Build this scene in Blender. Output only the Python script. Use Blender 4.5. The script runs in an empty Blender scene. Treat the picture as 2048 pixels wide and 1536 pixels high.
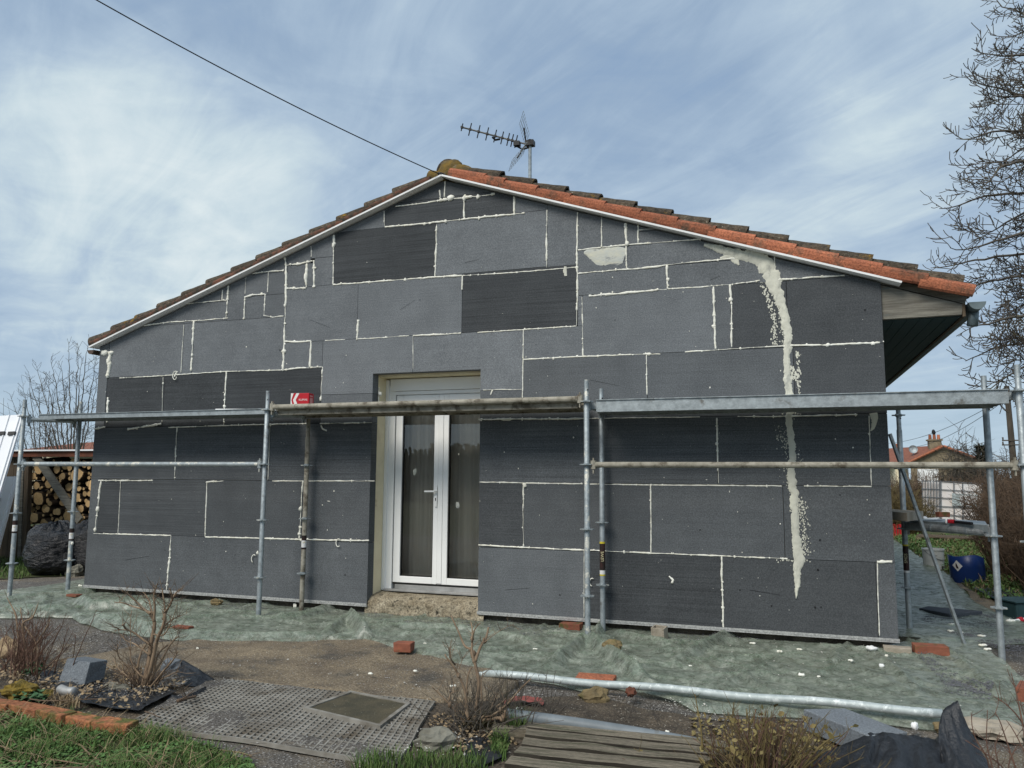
import bpy, math, random
from mathutils import Vector, Matrix, noise
R = math.radians
rnd = random.Random(7)
sc = bpy.context.scene
COL = sc.collection

# ------------------------------------------------------------------ camera
FPX, PITCH, YAW, ROLL = 1549.535, 0.117509613, 0.330313453, 0.00605140205
CAM = Vector((0.0, -7.06, 1.42))
_f = Vector((-math.sin(YAW)*math.cos(PITCH), math.cos(YAW)*math.cos(PITCH), math.sin(PITCH)))
_r = Vector((math.cos(YAW), math.sin(YAW), 0)); _u = _r.cross(_f)
_r2 = math.cos(ROLL)*_r + math.sin(ROLL)*_u
_u2 = -math.sin(ROLL)*_r + math.cos(ROLL)*_u
cd = bpy.data.cameras.new('camera'); cam = bpy.data.objects.new('camera', cd); COL.objects.link(cam)
cd.sensor_width = 36; cd.lens = FPX/2048*36; cd.clip_start = .05; cd.clip_end = 2000
m3 = Matrix((_r2, _u2, -_f)).transposed()
cam.matrix_world = Matrix.Translation(CAM) @ m3.to_4x4()
sc.camera = cam

# ------------------------------------------------------------------ sky, sun, exposure
SUN_EL, SUN_AZ = 46, 200           # degrees; azimuth clockwise from +Y (the wall faces 180)
w = bpy.data.worlds.new('World'); sc.world = w; w.use_nodes = True
nt = w.node_tree; nt.nodes.clear()
def N(t, tree=None, **k):
    n = (tree or nt).nodes.new(t)
    for a, b in k.items():
        if a.startswith('i_'):
            n.inputs[a[2:].replace('_', ' ')].default_value = b
        else: setattr(n, a, b)
    return n
def math_node(tree, op, a, b=None, c=None, clamp=False):
    n = tree.nodes.new('ShaderNodeMath'); n.operation = op; n.use_clamp = clamp
    for i, v in enumerate((a, b, c)):
        if v is None: continue
        if isinstance(v, (int, float)): n.inputs[i].default_value = v
        else: tree.links.new(v, n.inputs[i])
    return n.outputs[0]
def mixc(tree, f, a, b, mode='MIX'):
    n = tree.nodes.new('ShaderNodeMix'); n.data_type = 'RGBA'; n.blend_type = mode
    for i, v in ((0, f), (6, a), (7, b)):
        if isinstance(v, (int, float)): n.inputs[i].default_value = v
        elif isinstance(v, (tuple, list)): n.inputs[i].default_value = (*v, 1)[:4]
        else: tree.links.new(v, n.inputs[i])
    return n.outputs[2]
def ramp(tree, src, stops, interp='LINEAR'):
    n = tree.nodes.new('ShaderNodeValToRGB'); e = n.color_ramp.elements; n.color_ramp.interpolation = interp
    while len(e) < len(stops): e.new(0.5)
    for k, (p, c) in enumerate(stops):
        e[k].position = p
        e[k].color = (c, c, c, 1) if isinstance(c, (int, float)) else (*c, 1)
    tree.links.new(src, n.inputs[0]); return n.outputs[0]
def noise_node(tree, vec, scale, detail=4, rough=.55, dist=0.0):
    n = tree.nodes.new('ShaderNodeTexNoise'); n.inputs['Scale'].default_value = scale
    n.inputs['Detail'].default_value = detail; n.inputs['Roughness'].default_value = rough
    n.inputs['Distortion'].default_value = dist
    if vec is not None: tree.links.new(vec, n.inputs['Vector'])
    return n.outputs[0]

SKY_K = 0.069
out = N('ShaderNodeOutputWorld'); bg = N('ShaderNodeBackground'); bg.inputs[1].default_value = SKY_K
nt.links.new(bg.outputs[0], out.inputs[0])
sky = N('ShaderNodeTexSky', sky_type='NISHITA', sun_disc=False, sun_elevation=R(SUN_EL), sun_rotation=R(SUN_AZ))
tc = N('ShaderNodeTexCoord'); sep = N('ShaderNodeSeparateXYZ'); nt.links.new(tc.outputs['Generated'], sep.inputs[0])
zc = math_node(nt, 'ADD', math_node(nt, 'MAXIMUM', sep.outputs[2], 0.0), 0.16)
px_ = math_node(nt, 'DIVIDE', sep.outputs[0], zc); py_ = math_node(nt, 'DIVIDE', sep.outputs[1], zc)
comb = N('ShaderNodeCombineXYZ'); nt.links.new(px_, comb.inputs[0]); nt.links.new(py_, comb.inputs[1])
mp = N('ShaderNodeMapping', vector_type='TEXTURE'); nt.links.new(comb.outputs[0], mp.inputs[0])
mp.inputs['Rotation'].default_value = (0, 0, R(146)); mp.inputs['Scale'].default_value = (1.5, .5, 1)
streak = noise_node(nt, mp.outputs[0], 2.1, 7, .60, 1.3)
big = noise_node(nt, comb.outputs[0], .75, 4, .5, .3)
fine = noise_node(nt, comb.outputs[0], 3.4, 8, .58, .7)
def spot(px, py, width, power=1):
    d = (_f + (px-1024)/FPX*_r2 - (py-768)/FPX*_u2).normalized()
    dn = N('ShaderNodeVectorMath', operation='DOT_PRODUCT'); dn.inputs[1].default_value = d
    nrm = N('ShaderNodeVectorMath', operation='NORMALIZE'); nt.links.new(tc.outputs['Generated'], nrm.inputs[0])
    nt.links.new(nrm.outputs[0], dn.inputs[0])
    mr = N('ShaderNodeMapRange', interpolation_type='SMOOTHSTEP'); mr.inputs[1].default_value = math.cos(R(width)); mr.inputs[2].default_value = 1
    nt.links.new(dn.outputs['Value'], mr.inputs[0]); return mr.outputs[0]
b1 = spot(330, 440, 14)
cl = math_node(nt, 'MULTIPLY_ADD', streak, .40, math_node(nt, 'MULTIPLY_ADD', big, .46, math_node(nt, 'MULTIPLY', fine, .36)))
cl = math_node(nt, 'MULTIPLY_ADD', b1, .29, cl)
cl = math_node(nt, 'MULTIPLY_ADD', spot(1750, 150, 20), .06, cl)
cl = math_node(nt, 'MULTIPLY_ADD', spot(1230, 190, 14), -.07, cl)
cl = math_node(nt, 'MULTIPLY_ADD', spot(760, 60, 22), -.035, cl)
cl = math_node(nt, 'MULTIPLY_ADD', spot(1500, 40, 13), -.06, cl)
cl = math_node(nt, 'MULTIPLY_ADD', spot(150, 80, 16), -.10, cl)
cl = math_node(nt, 'MULTIPLY_ADD', spot(40, 660, 13), -.10, cl)
cl = math_node(nt, 'MULTIPLY_ADD', spot(1000, 40, 9), .05, cl)
mask = ramp(nt, cl, [(.36, .75), (.60, .92), (.80, 1.0)])
ccol = ramp(nt, cl, [(.38, (2.9, 4.2, 6.1)), (.50, (3.4, 4.6, 6.15)), (.64, (4.35, 5.55, 6.85)), (.78, (5.8, 6.95, 7.6)), (.94, (7.6, 8.4, 8.6))])
hz = ramp(nt, sep.outputs[2], [(.0, 1.0), (.16, .0)])
ccol = mixc(nt, math_node(nt, 'MULTIPLY', hz, .55), ccol, (5.4, 6.9, 7.9))
nt.links.new(mixc(nt, mask, sky.outputs[0], ccol), bg.inputs[0])

sl = bpy.data.lights.new('sun', 'SUN'); sl.energy = 2.0; sl.angle = R(28); sl.color = (1, .95, .87)
so = bpy.data.objects.new('sun', sl); COL.objects.link(so)
sd = Vector((math.sin(R(SUN_AZ))*math.cos(R(SUN_EL)), math.cos(R(SUN_AZ))*math.cos(R(SUN_EL)), math.sin(R(SUN_EL))))
so.rotation_euler = (-sd).to_track_quat('-Z', 'Y').to_euler(); so.location = (0, -20, 30)
vs_ = sc.view_settings; vs_.view_transform = 'Standard'; vs_.look = 'None'; vs_.exposure = 0.56; vs_.gamma = 1; vs_.use_curve_mapping = False
try:
    sc.cycles.max_bounces = 8; sc.cycles.transparent_max_bounces = 16; sc.cycles.use_denoising = True
    sc.cycles.sample_clamp_indirect = 8
except Exception: pass

# ------------------------------------------------------------------ where a pixel of the photograph (2048 x 1536) lies
def ray(x, y): return _f + (x-1024)/FPX*_r2 - (y-768)/FPX*_u2
def G(x, y, z=0.0):
    d = ray(x, y); return CAM + d*((z-CAM.z)/d.z)
def W(x, y, Y=0.0):
    d = ray(x, y); return CAM + d*((Y-CAM.y)/d.y)

# ------------------------------------------------------------------ helpers
def tag(o, label=None, cat=None, group=None, kind=None):
    if label: o['label'] = label
    if cat: o['category'] = cat
    if group: o['group'] = group
    if kind: o['kind'] = kind
    return o
def empty(name, loc=(0, 0, 0), label=None, cat=None, group=None, parent=None):
    o = bpy.data.objects.new(name, None); COL.objects.link(o); o.location = loc
    o.empty_display_size = .1
    if parent is not None: o.parent = parent
    return tag(o, label, cat, group)
class MB:
    def __init__(s): s.v = []; s.f = []; s.m = []
    def face(s, pts, mi=0):
        b = len(s.v); s.v += [tuple(p) for p in pts]; s.f.append(tuple(range(b, b+len(pts)))); s.m.append(mi)
    def box(s, lo, hi, mi=0, M=None):
        c = [Vector((x, y, z)) for z in (lo[2], hi[2]) for y in (lo[1], hi[1]) for x in (lo[0], hi[0])]
        if M is not None: c = [M @ p for p in c]
        b = len(s.v); s.v += [tuple(p) for p in c]
        for q in ((0, 2, 3, 1), (4, 5, 7, 6), (0, 1, 5, 4), (2, 6, 7, 3), (0, 4, 6, 2), (1, 3, 7, 5)):
            s.f.append(tuple(b+i for i in q)); s.m.append(mi)
    def hexa(s, c8, mi=0):          # 8 corners: bottom 4 then top 4, each round the loop
        b = len(s.v); s.v += [tuple(p) for p in c8]
        for q in ((3, 2, 1, 0), (4, 5, 6, 7), (0, 1, 5, 4), (1, 2, 6, 5), (2, 3, 7, 6), (3, 0, 4, 7)):
            s.f.append(tuple(b+i for i in q)); s.m.append(mi)
    def prism(s, poly, y0, y1, mi=0):   # polygon in (x, z), extruded along y
        n = len(poly); b = len(s.v)
        s.v += [(x, y0, z) for x, z in poly] + [(x, y1, z) for x, z in poly]
        s.f.append(tuple(b+i for i in range(n))); s.m.append(mi)
        s.f.append(tuple(b+n+i for i in reversed(range(n)))); s.m.append(mi)
        for i in range(n):
            j = (i+1) % n; s.f.append((b+j, b+i, b+n+i, b+n+j)); s.m.append(mi)
    def tube(s, pts, rad, n=8, cap=True, mi=0, squash=None):
        pts = [Vector(p) for p in pts]
        if not isinstance(rad, (list, tuple)): rad = [rad]*len(pts)
        b = len(s.v); prev = None; K = len(pts)
        for i, p in enumerate(pts):
            d = (pts[min(i+1, K-1)] - pts[max(i-1, 0)])
            d = d.normalized() if d.length > 1e-9 else Vector((0, 0, 1))
            if prev is None:
                a = Vector((0, 0, 1)) if abs(d.z) < .9 else Vector((1, 0, 0))
                prev = d.cross(a).normalized()
            prev = (prev - d*prev.dot(d))
            prev = prev.normalized() if prev.length > 1e-6 else d.orthogonal().normalized()
            q = d.cross(prev)
            for k in range(n):
                a = 2*math.pi*k/n
                o = prev*math.cos(a)*rad[i] + q*math.sin(a)*rad[i]
                if squash: o = Vector((o.x*squash[0], o.y*squash[1], o.z*squash[2]))
                s.v.append(tuple(p+o))
        for i in range(K-1):
            for k in range(n):
                k2 = (k+1) % n
                s.f.append((b+i*n+k, b+i*n+k2, b+(i+1)*n+k2, b+(i+1)*n+k)); s.m.append(mi)
        if cap:
            s.f.append(tuple(b+k for k in reversed(range(n)))); s.m.append(mi)
            s.f.append(tuple(b+(K-1)*n+k for k in range(n))); s.m.append(mi)
    def lathe(s, prof, n=20, c=(0, 0, 0), mi=0):
        b = len(s.v); c = Vector(c)
        for r, z in prof:
            for k in range(n):
                a = 2*math.pi*k/n; s.v.append((c.x+r*math.cos(a), c.y+r*math.sin(a), c.z+z))
        for i in range(len(prof)-1):
            for k in range(n):
                k2 = (k+1) % n; s.f.append((b+i*n+k, b+i*n+k2, b+(i+1)*n+k2, b+(i+1)*n+k)); s.m.append(mi)
    def blob(s, c, r, seed=0, amp=.25, nu=8, nv=6, mi=0, M=None, ns=1.3):
        c = Vector(c); b = len(s.v); rr = Vector(r) if isinstance(r, (tuple, list, Vector)) else Vector((r, r, r))
        off = Vector((seed*3.17, seed*1.71, seed*.9))
        def P(d):
            k = 1 + amp*noise.noise(d*ns+off)*1.6
            q = Vector((d.x*rr.x, d.y*rr.y, d.z*rr.z))*k
            if M is not None: q = M @ q
            return tuple(c+q)
        s.v.append(P(Vector((0, 0, -1))))
        for i in range(1, nv):
            t = math.pi*i/nv - math.pi/2
            for k in range(nu):
                a = 2*math.pi*k/nu
                s.v.append(P(Vector((math.cos(t)*math.cos(a), math.cos(t)*math.sin(a), math.sin(t)))))
        s.v.append(P(Vector((0, 0, 1)))); top = len(s.v)-1
        for k in range(nu):
            k2 = (k+1) % nu
            s.f.append((b, b+1+k2, b+1+k)); s.m.append(mi)
            for i in range(nv-2):
                s.f.append((b+1+i*nu+k, b+1+i*nu+k2, b+1+(i+1)*nu+k2, b+1+(i+1)*nu+k)); s.m.append(mi)
            s.f.append((b+1+(nv-2)*nu+k, b+1+(nv-2)*nu+k2, top)); s.m.append(mi)
    def grid(s, nu, nv, fn, mi=0, keep=None):
        b = len(s.v)
        for j in range(nv+1):
            for i in range(nu+1): s.v.append(tuple(fn(i/nu, j/nv)))
        for j in range(nv):
            for i in range(nu):
                if keep and not keep((i+.5)/nu, (j+.5)/nv): continue
                a = b+j*(nu+1)+i; s.f.append((a, a+1, a+nu+2, a+nu+1)); s.m.append(mi)
    def mesh(s, name, mats, smooth=False):
        me = bpy.data.meshes.new(name); me.from_pydata(s.v, [], s.f)
        for m in (mats if isinstance(mats, (list, tuple)) else [mats]): me.materials.append(m)
        if any(s.m): me.polygons.foreach_set('material_index', s.m)
        if smooth: me.polygons.foreach_set('use_smooth', [True]*len(s.f))
        me.update(); return me
    def build(s, name, mats, parent=None, smooth=False, bevel=0, loc=None, rot=None):
        o = bpy.data.objects.new(name, s.mesh(name, mats, smooth)); COL.objects.link(o)
        if parent is not None: o.parent = parent
        if loc is not None: o.location = loc
        if rot is not None: o.rotation_euler = rot
        if bevel:
            b = o.modifiers.new('bevel', 'BEVEL'); b.width = bevel; b.segments = 2; b.limit_method = 'ANGLE'
        return o
def inst(name, me, parent=None, M=None):
    o = bpy.data.objects.new(name, me); COL.objects.link(o)
    if parent is not None: o.parent = parent
    if M is not None: o.matrix_local = M
    return o
def fbm(x, y, z=0, o=4):
    return noise.fractal(Vector((x, y, z)), 1.0, 2.0, o)

# ------------------------------------------------------------------ materials
def mat(name, c1, c2=None, scale=6, detail=5, rough=.8, metal=0, bump=0, bscale=None, c3=None, s3=2, t3=(.5, .62),
        coord='Object', contrast=(.35, .65), spec=.3, stretch=None, speck=None, tint=False, alpha=1, bdist=.01, rough2=None, randomv=0, grain=None):
    m = bpy.data.materials.new(name); m.use_nodes = True; t = m.node_tree
    p = t.nodes['Principled BSDF']
    p.inputs['Roughness'].default_value = rough; p.inputs['Metallic'].default_value = metal
    p.inputs['Specular IOR Level'].default_value = spec; p.inputs['Alpha'].default_value = alpha
    if coord == 'World':
        g = t.nodes.new('ShaderNodeNewGeometry'); vec = g.outputs['Position']
    else:
        g = t.nodes.new('ShaderNodeTexCoord'); vec = g.outputs['Object']
    if coord == 'Object':   # so that copies of a mesh do not repeat
        oi = t.nodes.new('ShaderNodeObjectInfo'); va = t.nodes.new('ShaderNodeVectorMath'); va.operation = 'ADD'
        sc_ = t.nodes.new('ShaderNodeVectorMath'); sc_.operation = 'SCALE'; sc_.inputs['Scale'].default_value = 37.0
        cb = t.nodes.new('ShaderNodeCombineXYZ'); t.links.new(oi.outputs['Random'], cb.inputs[0]); t.links.new(oi.outputs['Random'], cb.inputs[1])
        t.links.new(cb.outputs[0], sc_.inputs[0]); t.links.new(vec, va.inputs[0]); t.links.new(sc_.outputs[0], va.inputs[1]); vec = va.outputs[0]
    if stretch:
        mpn = t.nodes.new('ShaderNodeMapping'); mpn.inputs['Scale'].default_value = stretch
        t.links.new(vec, mpn.inputs[0]); vec = mpn.outputs[0]
    col = c1
    if c2 is not None:
        nf = noise_node(t, vec, scale, detail, .6)
        f = ramp(t, nf, [(contrast[0], 0.0), (contrast[1], 1.0)])
        col = mixc(t, f, c1, c2)
        if rough2 is not None:
            t.links.new(math_node(t, 'MULTIPLY_ADD', f, rough2-rough, rough), p.inputs['Roughness'])
    if c3 is not None:
        f = ramp(t, noise_node(t, vec, s3, 5, .65), [(t3[0], 0.0), (t3[1], 1.0)])
        col = mixc(t, f, col, c3)
    if speck:
        f = ramp(t, noise_node(t, vec, speck[0], 2, .5), [(speck[1], 0.0), (speck[1]+.04, 1.0)])
        col = mixc(t, f, col, speck[2])
    if grain:
        gf = ramp(t, noise_node(t, vec, grain[0], 2, .6), [(.30, grain[1]), (.5, 1.0), (.70, grain[2])])
        if isinstance(col, tuple):
            rg = t.nodes.new('ShaderNodeRGB'); rg.outputs[0].default_value = (*col, 1); col = rg.outputs[0]
        col = mixc(t, 1.0, col, gf, 'MULTIPLY')
    if tint:
        oi2 = t.nodes.new('ShaderNodeObjectInfo'); col = mixc(t, 1.0, col, oi2.outputs['Color'], 'MULTIPLY')
    if randomv:
        oi3 = t.nodes.new('ShaderNodeObjectInfo')
        hv = t.nodes.new('ShaderNodeHueSaturation'); t.links.new(math_node(t, 'MULTIPLY_ADD', oi3.outputs['Random'], randomv, 1-randomv/2), hv.inputs['Value'])
        if isinstance(col, tuple): hv.inputs['Color'].default_value = (*col, 1)
        else: t.links.new(col, hv.inputs['Color'])
        col = hv.outputs[0]
    if isinstance(col, tuple): p.inputs['Base Color'].default_value = (*col, 1)
    else: t.links.new(col, p.inputs['Base Color'])
    if bump:
        b = t.nodes.new('ShaderNodeBump'); b.inputs['Strength'].default_value = bump; b.inputs['Distance'].default_value = bdist
        t.links.new(noise_node(t, vec, bscale or scale*4, 5, .65), b.inputs['Height']); t.links.new(b.outputs[0], p.inputs['Normal'])
    return m
M = {}
def eps_mat(name, lines):
    m = mat(name, (.120, .129, .136), (.136, .146, .153), 5, 4, .93, bump=.35, bscale=260, speck=(330, .70, (.34, .35, .36)), tint=True, coord='World', spec=.12, bdist=.004)
    t = m.node_tree; p = t.nodes['Principled BSDF']
    g = t.nodes.new('ShaderNodeNewGeometry')
    src = p.inputs['Base Color'].links[0].from_socket
    # saw lines along the board, mottling of the beads, faint grime
    mp_ = t.nodes.new('ShaderNodeMapping'); mp_.inputs['Scale'].default_value = (.8, 1, 75); t.links.new(g.outputs['Position'], mp_.inputs[0])
    ln = ramp(t, noise_node(t, mp_.outputs[0], 1.0, 3, .6), [(.32, 1-.16*lines), (.62, 1.0+.06*lines)])
    bd = ramp(t, noise_node(t, g.outputs['Position'], 88, 2, .75), [(.28, .68), (.5, .98), (.72, 1.36)])
    gr = ramp(t, noise_node(t, g.outputs['Position'], 1.7, 5, .6), [(.3, .9), (.7, 1.08)])
    c = mixc(t, 1.0, src, ln, 'MULTIPLY'); c = mixc(t, 1.0, c, bd, 'MULTIPLY'); c = mixc(t, 1.0, c, gr, 'MULTIPLY')
    t.links.new(c, p.inputs['Base Color']); return m
M['eps'] = eps_mat('graphite_polystyrene', .5)
M['eps_lines'] = eps_mat('graphite_polystyrene_wire_cut', 1.6)
M['foam'] = mat('expanding_foam', (.88, .87, .79), (.80, .77, .65), 14, 4, .85, bump=.4, bscale=90, coord='World', speck=(60, .66, (.9, .89, .82)))
M['mortar'] = mat('cream_adhesive', (.68, .67, .56), (.58, .57, .49), 9, 6, .9, bump=.5, bscale=50, coord='World', stretch=(1, 1, .4), c3=(.42, .42, .37), s3=14, t3=(.58, .68))
M['patch'] = mat('grey_adhesive', (.50, .52, .49), (.62, .60, .48), 7, 6, .85, bump=.4, bscale=40, coord='World', stretch=(1, 1, 2), c3=(.22, .23, .24), s3=6, t3=(.56, .66))
M['render'] = mat('old_beige_render', (.85, .77, .55), (.76, .67, .47), 5, 6, .9, bump=.5, bscale=60, coord='World', c3=(.45, .37, .24), s3=9, t3=(.62, .76))
M['concrete'] = mat('rough_concrete', (.38, .33, .24), (.22, .18, .12), 9, 8, .95, bump=1, bscale=45, coord='World', c3=(.08, .07, .05), s3=16, t3=(.58, .66), bdist=.02, grain=(60, .5, 1.5))
M['base'] = mat('stone_footing', (.13, .11, .085), (.05, .042, .034), 8, 7, .95, bump=1, bscale=18, coord='World', bdist=.03)
M['tile'] = mat('new_orange_tile', (.43, .15, .078), (.33, .115, .062), 9, 6, .88, bump=.6, bscale=60, c3=(.11, .075, .05), s3=5.5, t3=(.52, .68), randomv=.5, grain=(70, .6, 1.35))
M['tile_brown'] = mat('weathered_brown_tile', (.19, .085, .055), (.11, .065, .048), 9, 6, .9, bump=.6, bscale=60, c3=(.05, .045, .034), s3=9, t3=(.44, .60), randomv=.3)
M['moss'] = mat('mossy_tile', (.055, .046, .034), (.115, .088, .06), 16, 7, .95, bump=1, bscale=45, c3=(.30, .17, .02), s3=3.2, t3=(.60, .68), bdist=.02, speck=(38, .68, (.26, .24, .19)), randomv=.35, grain=(45, .5, 1.4))
M['lichen'] = mat('yellow_lichen_mortar', (.20, .125, .025), (.09, .072, .04), 10, 6, .95, bump=1, bscale=50, c3=(.18, .16, .13), s3=9, t3=(.56, .66))
M['white'] = mat('white_pvc', (.90, .90, .88), (.86, .86, .84), 3, 4, .35, spec=.5, coord='World')
M['white_trim'] = mat('white_verge_strip', (.88, .88, .87), (.78, .78, .76), 4, 5, .5, coord='World')
M['white_metal'] = mat('white_sheet', (.86, .87, .88), (.78, .79, .81), 2, 4, .45, coord='Object')
M['galv'] = mat('galvanised_steel', (.42, .46, .47), (.27, .30, .31), 22, 6, .5, metal=.55, bump=.2, bscale=80, coord='World', c3=(.16, .155, .14), s3=7, t3=(.60, .72), spec=.5, rough2=.62)
M['galv_drips'] = mat('galvanised_steel_with_foam_drips', (.40, .44, .45), (.25, .28, .29), 22, 6, .55, metal=.5, bump=.35, bscale=60, coord='World', c3=(.66, .64, .56), s3=11, t3=(.55, .62), spec=.5)
M['galv_dirty'] = mat('galvanised_steel_caked', (.27, .25, .20), (.42, .39, .32), 13, 7, .8, metal=.2, bump=.6, bscale=40, coord='World', c3=(.14, .12, .09), s3=9, t3=(.5, .62))
M['galv_bright'] = mat('bright_galvanised_tube', (.52, .57, .56), (.38, .43, .42), 18, 6, .62, metal=.25, coord='World', c3=(.72, .76, .74), s3=20, t3=(.55, .65), spec=.6, bump=.15, bscale=70)
M['alu'] = mat('aluminium', (.42, .42, .41), (.30, .30, .29), 9, 5, .6, metal=.4, coord='World')
M['rail'] = mat('perforated_base_rail', (.58, .58, .56), (.36, .36, .35), 70, 2, .5, metal=.4, coord='World')
M['teal'] = mat('teal_soffit_paint', (.012, .040, .050), (.02, .052, .062), 5, 5, .6, coord='World', stretch=(.4, 6, 1))
M['oldwood'] = mat('weathered_grey_timber', (.26, .245, .205), (.13, .12, .10), 3, 7, .9, bump=.6, bscale=20, coord='World', stretch=(1.2, 6, 14), c3=(.10, .13, .13), s3=2, t3=(.6, .72))
M['zinc'] = mat('zinc_gutter', (.17, .21, .22), (.12, .15, .155), 6, 4, .5, metal=.4)
M['brown_gutter'] = mat('brown_gutter', (.13, .085, .06), (.08, .055, .04), 6, 4, .5)
M['black'] = mat('black_plastic', (.012, .012, .013), None, rough=.45)
M['rubber'] = mat('dark_rubber_gasket', (.02, .02, .02), None, rough=.7)
M['curtain'] = mat('brown_grey_curtain', (.80, .72, .62), (.66, .59, .51), 3, 4, .95, coord='World', stretch=(6, 1, .3))
M['plaster'] = mat('dim_room_plaster', (.30, .28, .25), None, rough=.9)
M['soil'] = mat('garden_soil', (.12, .095, .068), (.055, .045, .035), 5, 8, .97, bump=1, bscale=24, coord='World', bdist=.03, speck=(52, .66, (.36, .33, .27)), grain=(75, .45, 1.7))
M['ground'] = mat('rough_grass_land', (.06, .075, .028), (.10, .085, .045), 1.4, 8, .97, bump=1, bscale=9, coord='World', bdist=.05, c3=(.05, .06, .018), s3=4, t3=(.45, .6))
M['yard'] = mat('grey_grit', (.135, .120, .102), (.085, .078, .070), 6, 8, .95, bump=1, bscale=70, coord='World', bdist=.012, c3=(.17, .14, .10), s3=1.1, t3=(.5, .62), speck=(85, .62, (.42, .41, .39)), grain=(80, .45, 1.7))
M['path'] = mat('worn_concrete_path', (.245, .195, .130), (.15, .118, .083), 3.2, 9, .93, bump=1, bscale=85, coord='World', bdist=.010, c3=(.085, .075, .062), s3=2.3, t3=(.50, .64), speck=(90, .66, (.5, .47, .41)), grain=(78, .5, 1.55))
M['brick'] = mat('red_brick', (.28, .10, .058), (.19, .07, .045), 12, 6, .9, bump=.7, bscale=40, c3=(.10, .09, .03), s3=7, t3=(.56, .68), randomv=.35)
M['brick_orange'] = mat('orange_edging_brick', (.36, .15, .065), (.27, .10, .05), 10, 6, .9, bump=.8, bscale=40, c3=(.09, .09, .025), s3=8, t3=(.48, .62), randomv=.3, grain=(55, .6, 1.3))
M['block'] = mat('pale_hollow_block', (.40, .35, .28), (.30, .26, .2), 10, 6, .95, bump=.7, bscale=50)
M['stone'] = mat('ochre_stone', (.24, .18, .09), (.13, .10, .055), 9, 7, .95, bump=1, bscale=26, bdist=.02, c3=(.10, .10, .03), s3=6, t3=(.55, .66))
M['lichen_stone'] = mat('stone_under_yellow_moss', (.28, .19, .03), (.13, .10, .03), 13, 7, .95, bump=1, bscale=60, bdist=.02)
M['grey_stone'] = mat('grey_stone', (.22, .21, .17), (.13, .125, .10), 10, 6, .95, bump=1, bscale=30)
M['deck'] = mat('rotten_deck_board', (.205, .175, .128), (.125, .106, .078), 4, 8, .92, bump=.6, bscale=15, stretch=(.55, 7, 7), c3=(.075, .075, .045), s3=4, t3=(.50, .66), randomv=.55, bdist=.02, grain=(60, .5, 1.5))
M['pipe'] = mat('grey_pvc_pipe', (.20, .225, .24), (.15, .17, .18), 7, 5, .5, c3=(.12, .11, .09), s3=9, t3=(.60, .72))
M['grid'] = mat('grey_paver_grid', (.30, .285, .25), (.18, .165, .14), 8, 5, .85, coord='World', c3=(.12, .10, .075), s3=3, t3=(.5, .65))
M['plate'] = mat('mossy_manhole_plate', (.105, .088, .055), (.06, .055, .037), 7, 7, .95, bump=.8, bscale=60, coord='World', speck=(80, .7, (.3, .3, .25)))
M['film'] = mat('black_landscape_film', (.014, .016, .019), (.026, .028, .032), 6, 6, .36, spec=.5, bump=.75, bscale=30, bdist=.018, coord='World', c3=(.09, .075, .055), s3=4, t3=(.62, .75))
M['bag'] = mat('black_bin_bag', (.005, .0055, .007), (.009, .0095, .012), 5, 4, .24, spec=.6, bump=.9, bscale=14, bdist=.05, stretch=(1, 1, 2.2))
M['bark'] = mat('brown_bark', (.15, .10, .065), (.085, .062, .045), 9, 5, .95, coord='World')
M['bark_red'] = mat('reddish_twigs', (.16, .088, .06), (.10, .06, .045), 9, 4, .9, coord='World')
M['bark_pale'] = mat('pale_pruned_stems', (.30, .215, .14), (.17, .12, .08), 12, 5, .9, coord='World', c3=(.40, .33, .25), s3=16, t3=(.6, .7))
M['bark_dark'] = mat('dark_grey_bark', (.075, .066, .058), (.105, .09, .07), 5, 5, .95, coord='World', c3=(.11, .10, .04), s3=2, t3=(.58, .7))
M['twig_green'] = mat('olive_twigs', (.17, .13, .05), (.10, .075, .04), 9, 4, .9, coord='World')
M['leaf_dry'] = mat('yellowing_leaf', (.26, .22, .085), (.17, .12, .05), 20, 3, .7, coord='World')
M['grass'] = mat('grass_blade', (.085, .155, .033), (.12, .145, .05), 7, 4, .8, coord='World', c3=(.055, .105, .025), s3=20, t3=(.45, .6))
M['clover'] = mat('clover_leaf', (.072, .160, .040), (.11, .18, .055), 9, 4, .75, coord='World')
M['weed'] = mat('weed_leaf', (.05, .12, .05), (.08, .14, .06), 12, 3, .7, coord='World')
M['straw'] = mat('dead_straw', (.36, .27, .16), (.24, .17, .10), 10, 3, .9, coord='World')
M['branch'] = mat('fallen_wood', (.27, .19, .115), (.13, .095, .06), 12, 5, .9, coord='World')
M['logend'] = mat('sawn_log_end', (.60, .41, .20), (.48, .31, .145), 7, 4, .9, c3=(.22, .13, .065), s3=4, t3=(.58, .74), randomv=.5)
M['logbark'] = mat('log_bark', (.10, .065, .038), (.05, .036, .024), 10, 6, .95, bump=1, bscale=25, randomv=.4)
M['shedwood'] = mat('old_shed_boards', (.14, .105, .07), (.075, .058, .042), 3, 6, .95, stretch=(6, 6, .6), bump=.5, bscale=10)
M['rust'] = mat('rust_red_edge', (.16, .055, .03), (.10, .04, .025), 6, 5, .85)
M['red'] = mat('red_card', (.52, .016, .028), (.44, .012, .022), 6, 4, .5, bump=.1, bscale=20)
M['red_faded'] = mat('faded_red_plastic', (.33, .09, .075), (.25, .08, .065), 8, 5, .6)
M['flake'] = mat('dirty_foam_flakes', (.60, .585, .53), (.45, .43, .38), 40, 3, .9, coord='World')
M['gap_shade_edge'] = mat('board_edge_rot_and_gap_shade', (.045, .038, .028), (.025, .021, .016), 9, 5, .95)  # rot stain plus painted shade, so the gaps between boards read dark
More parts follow.
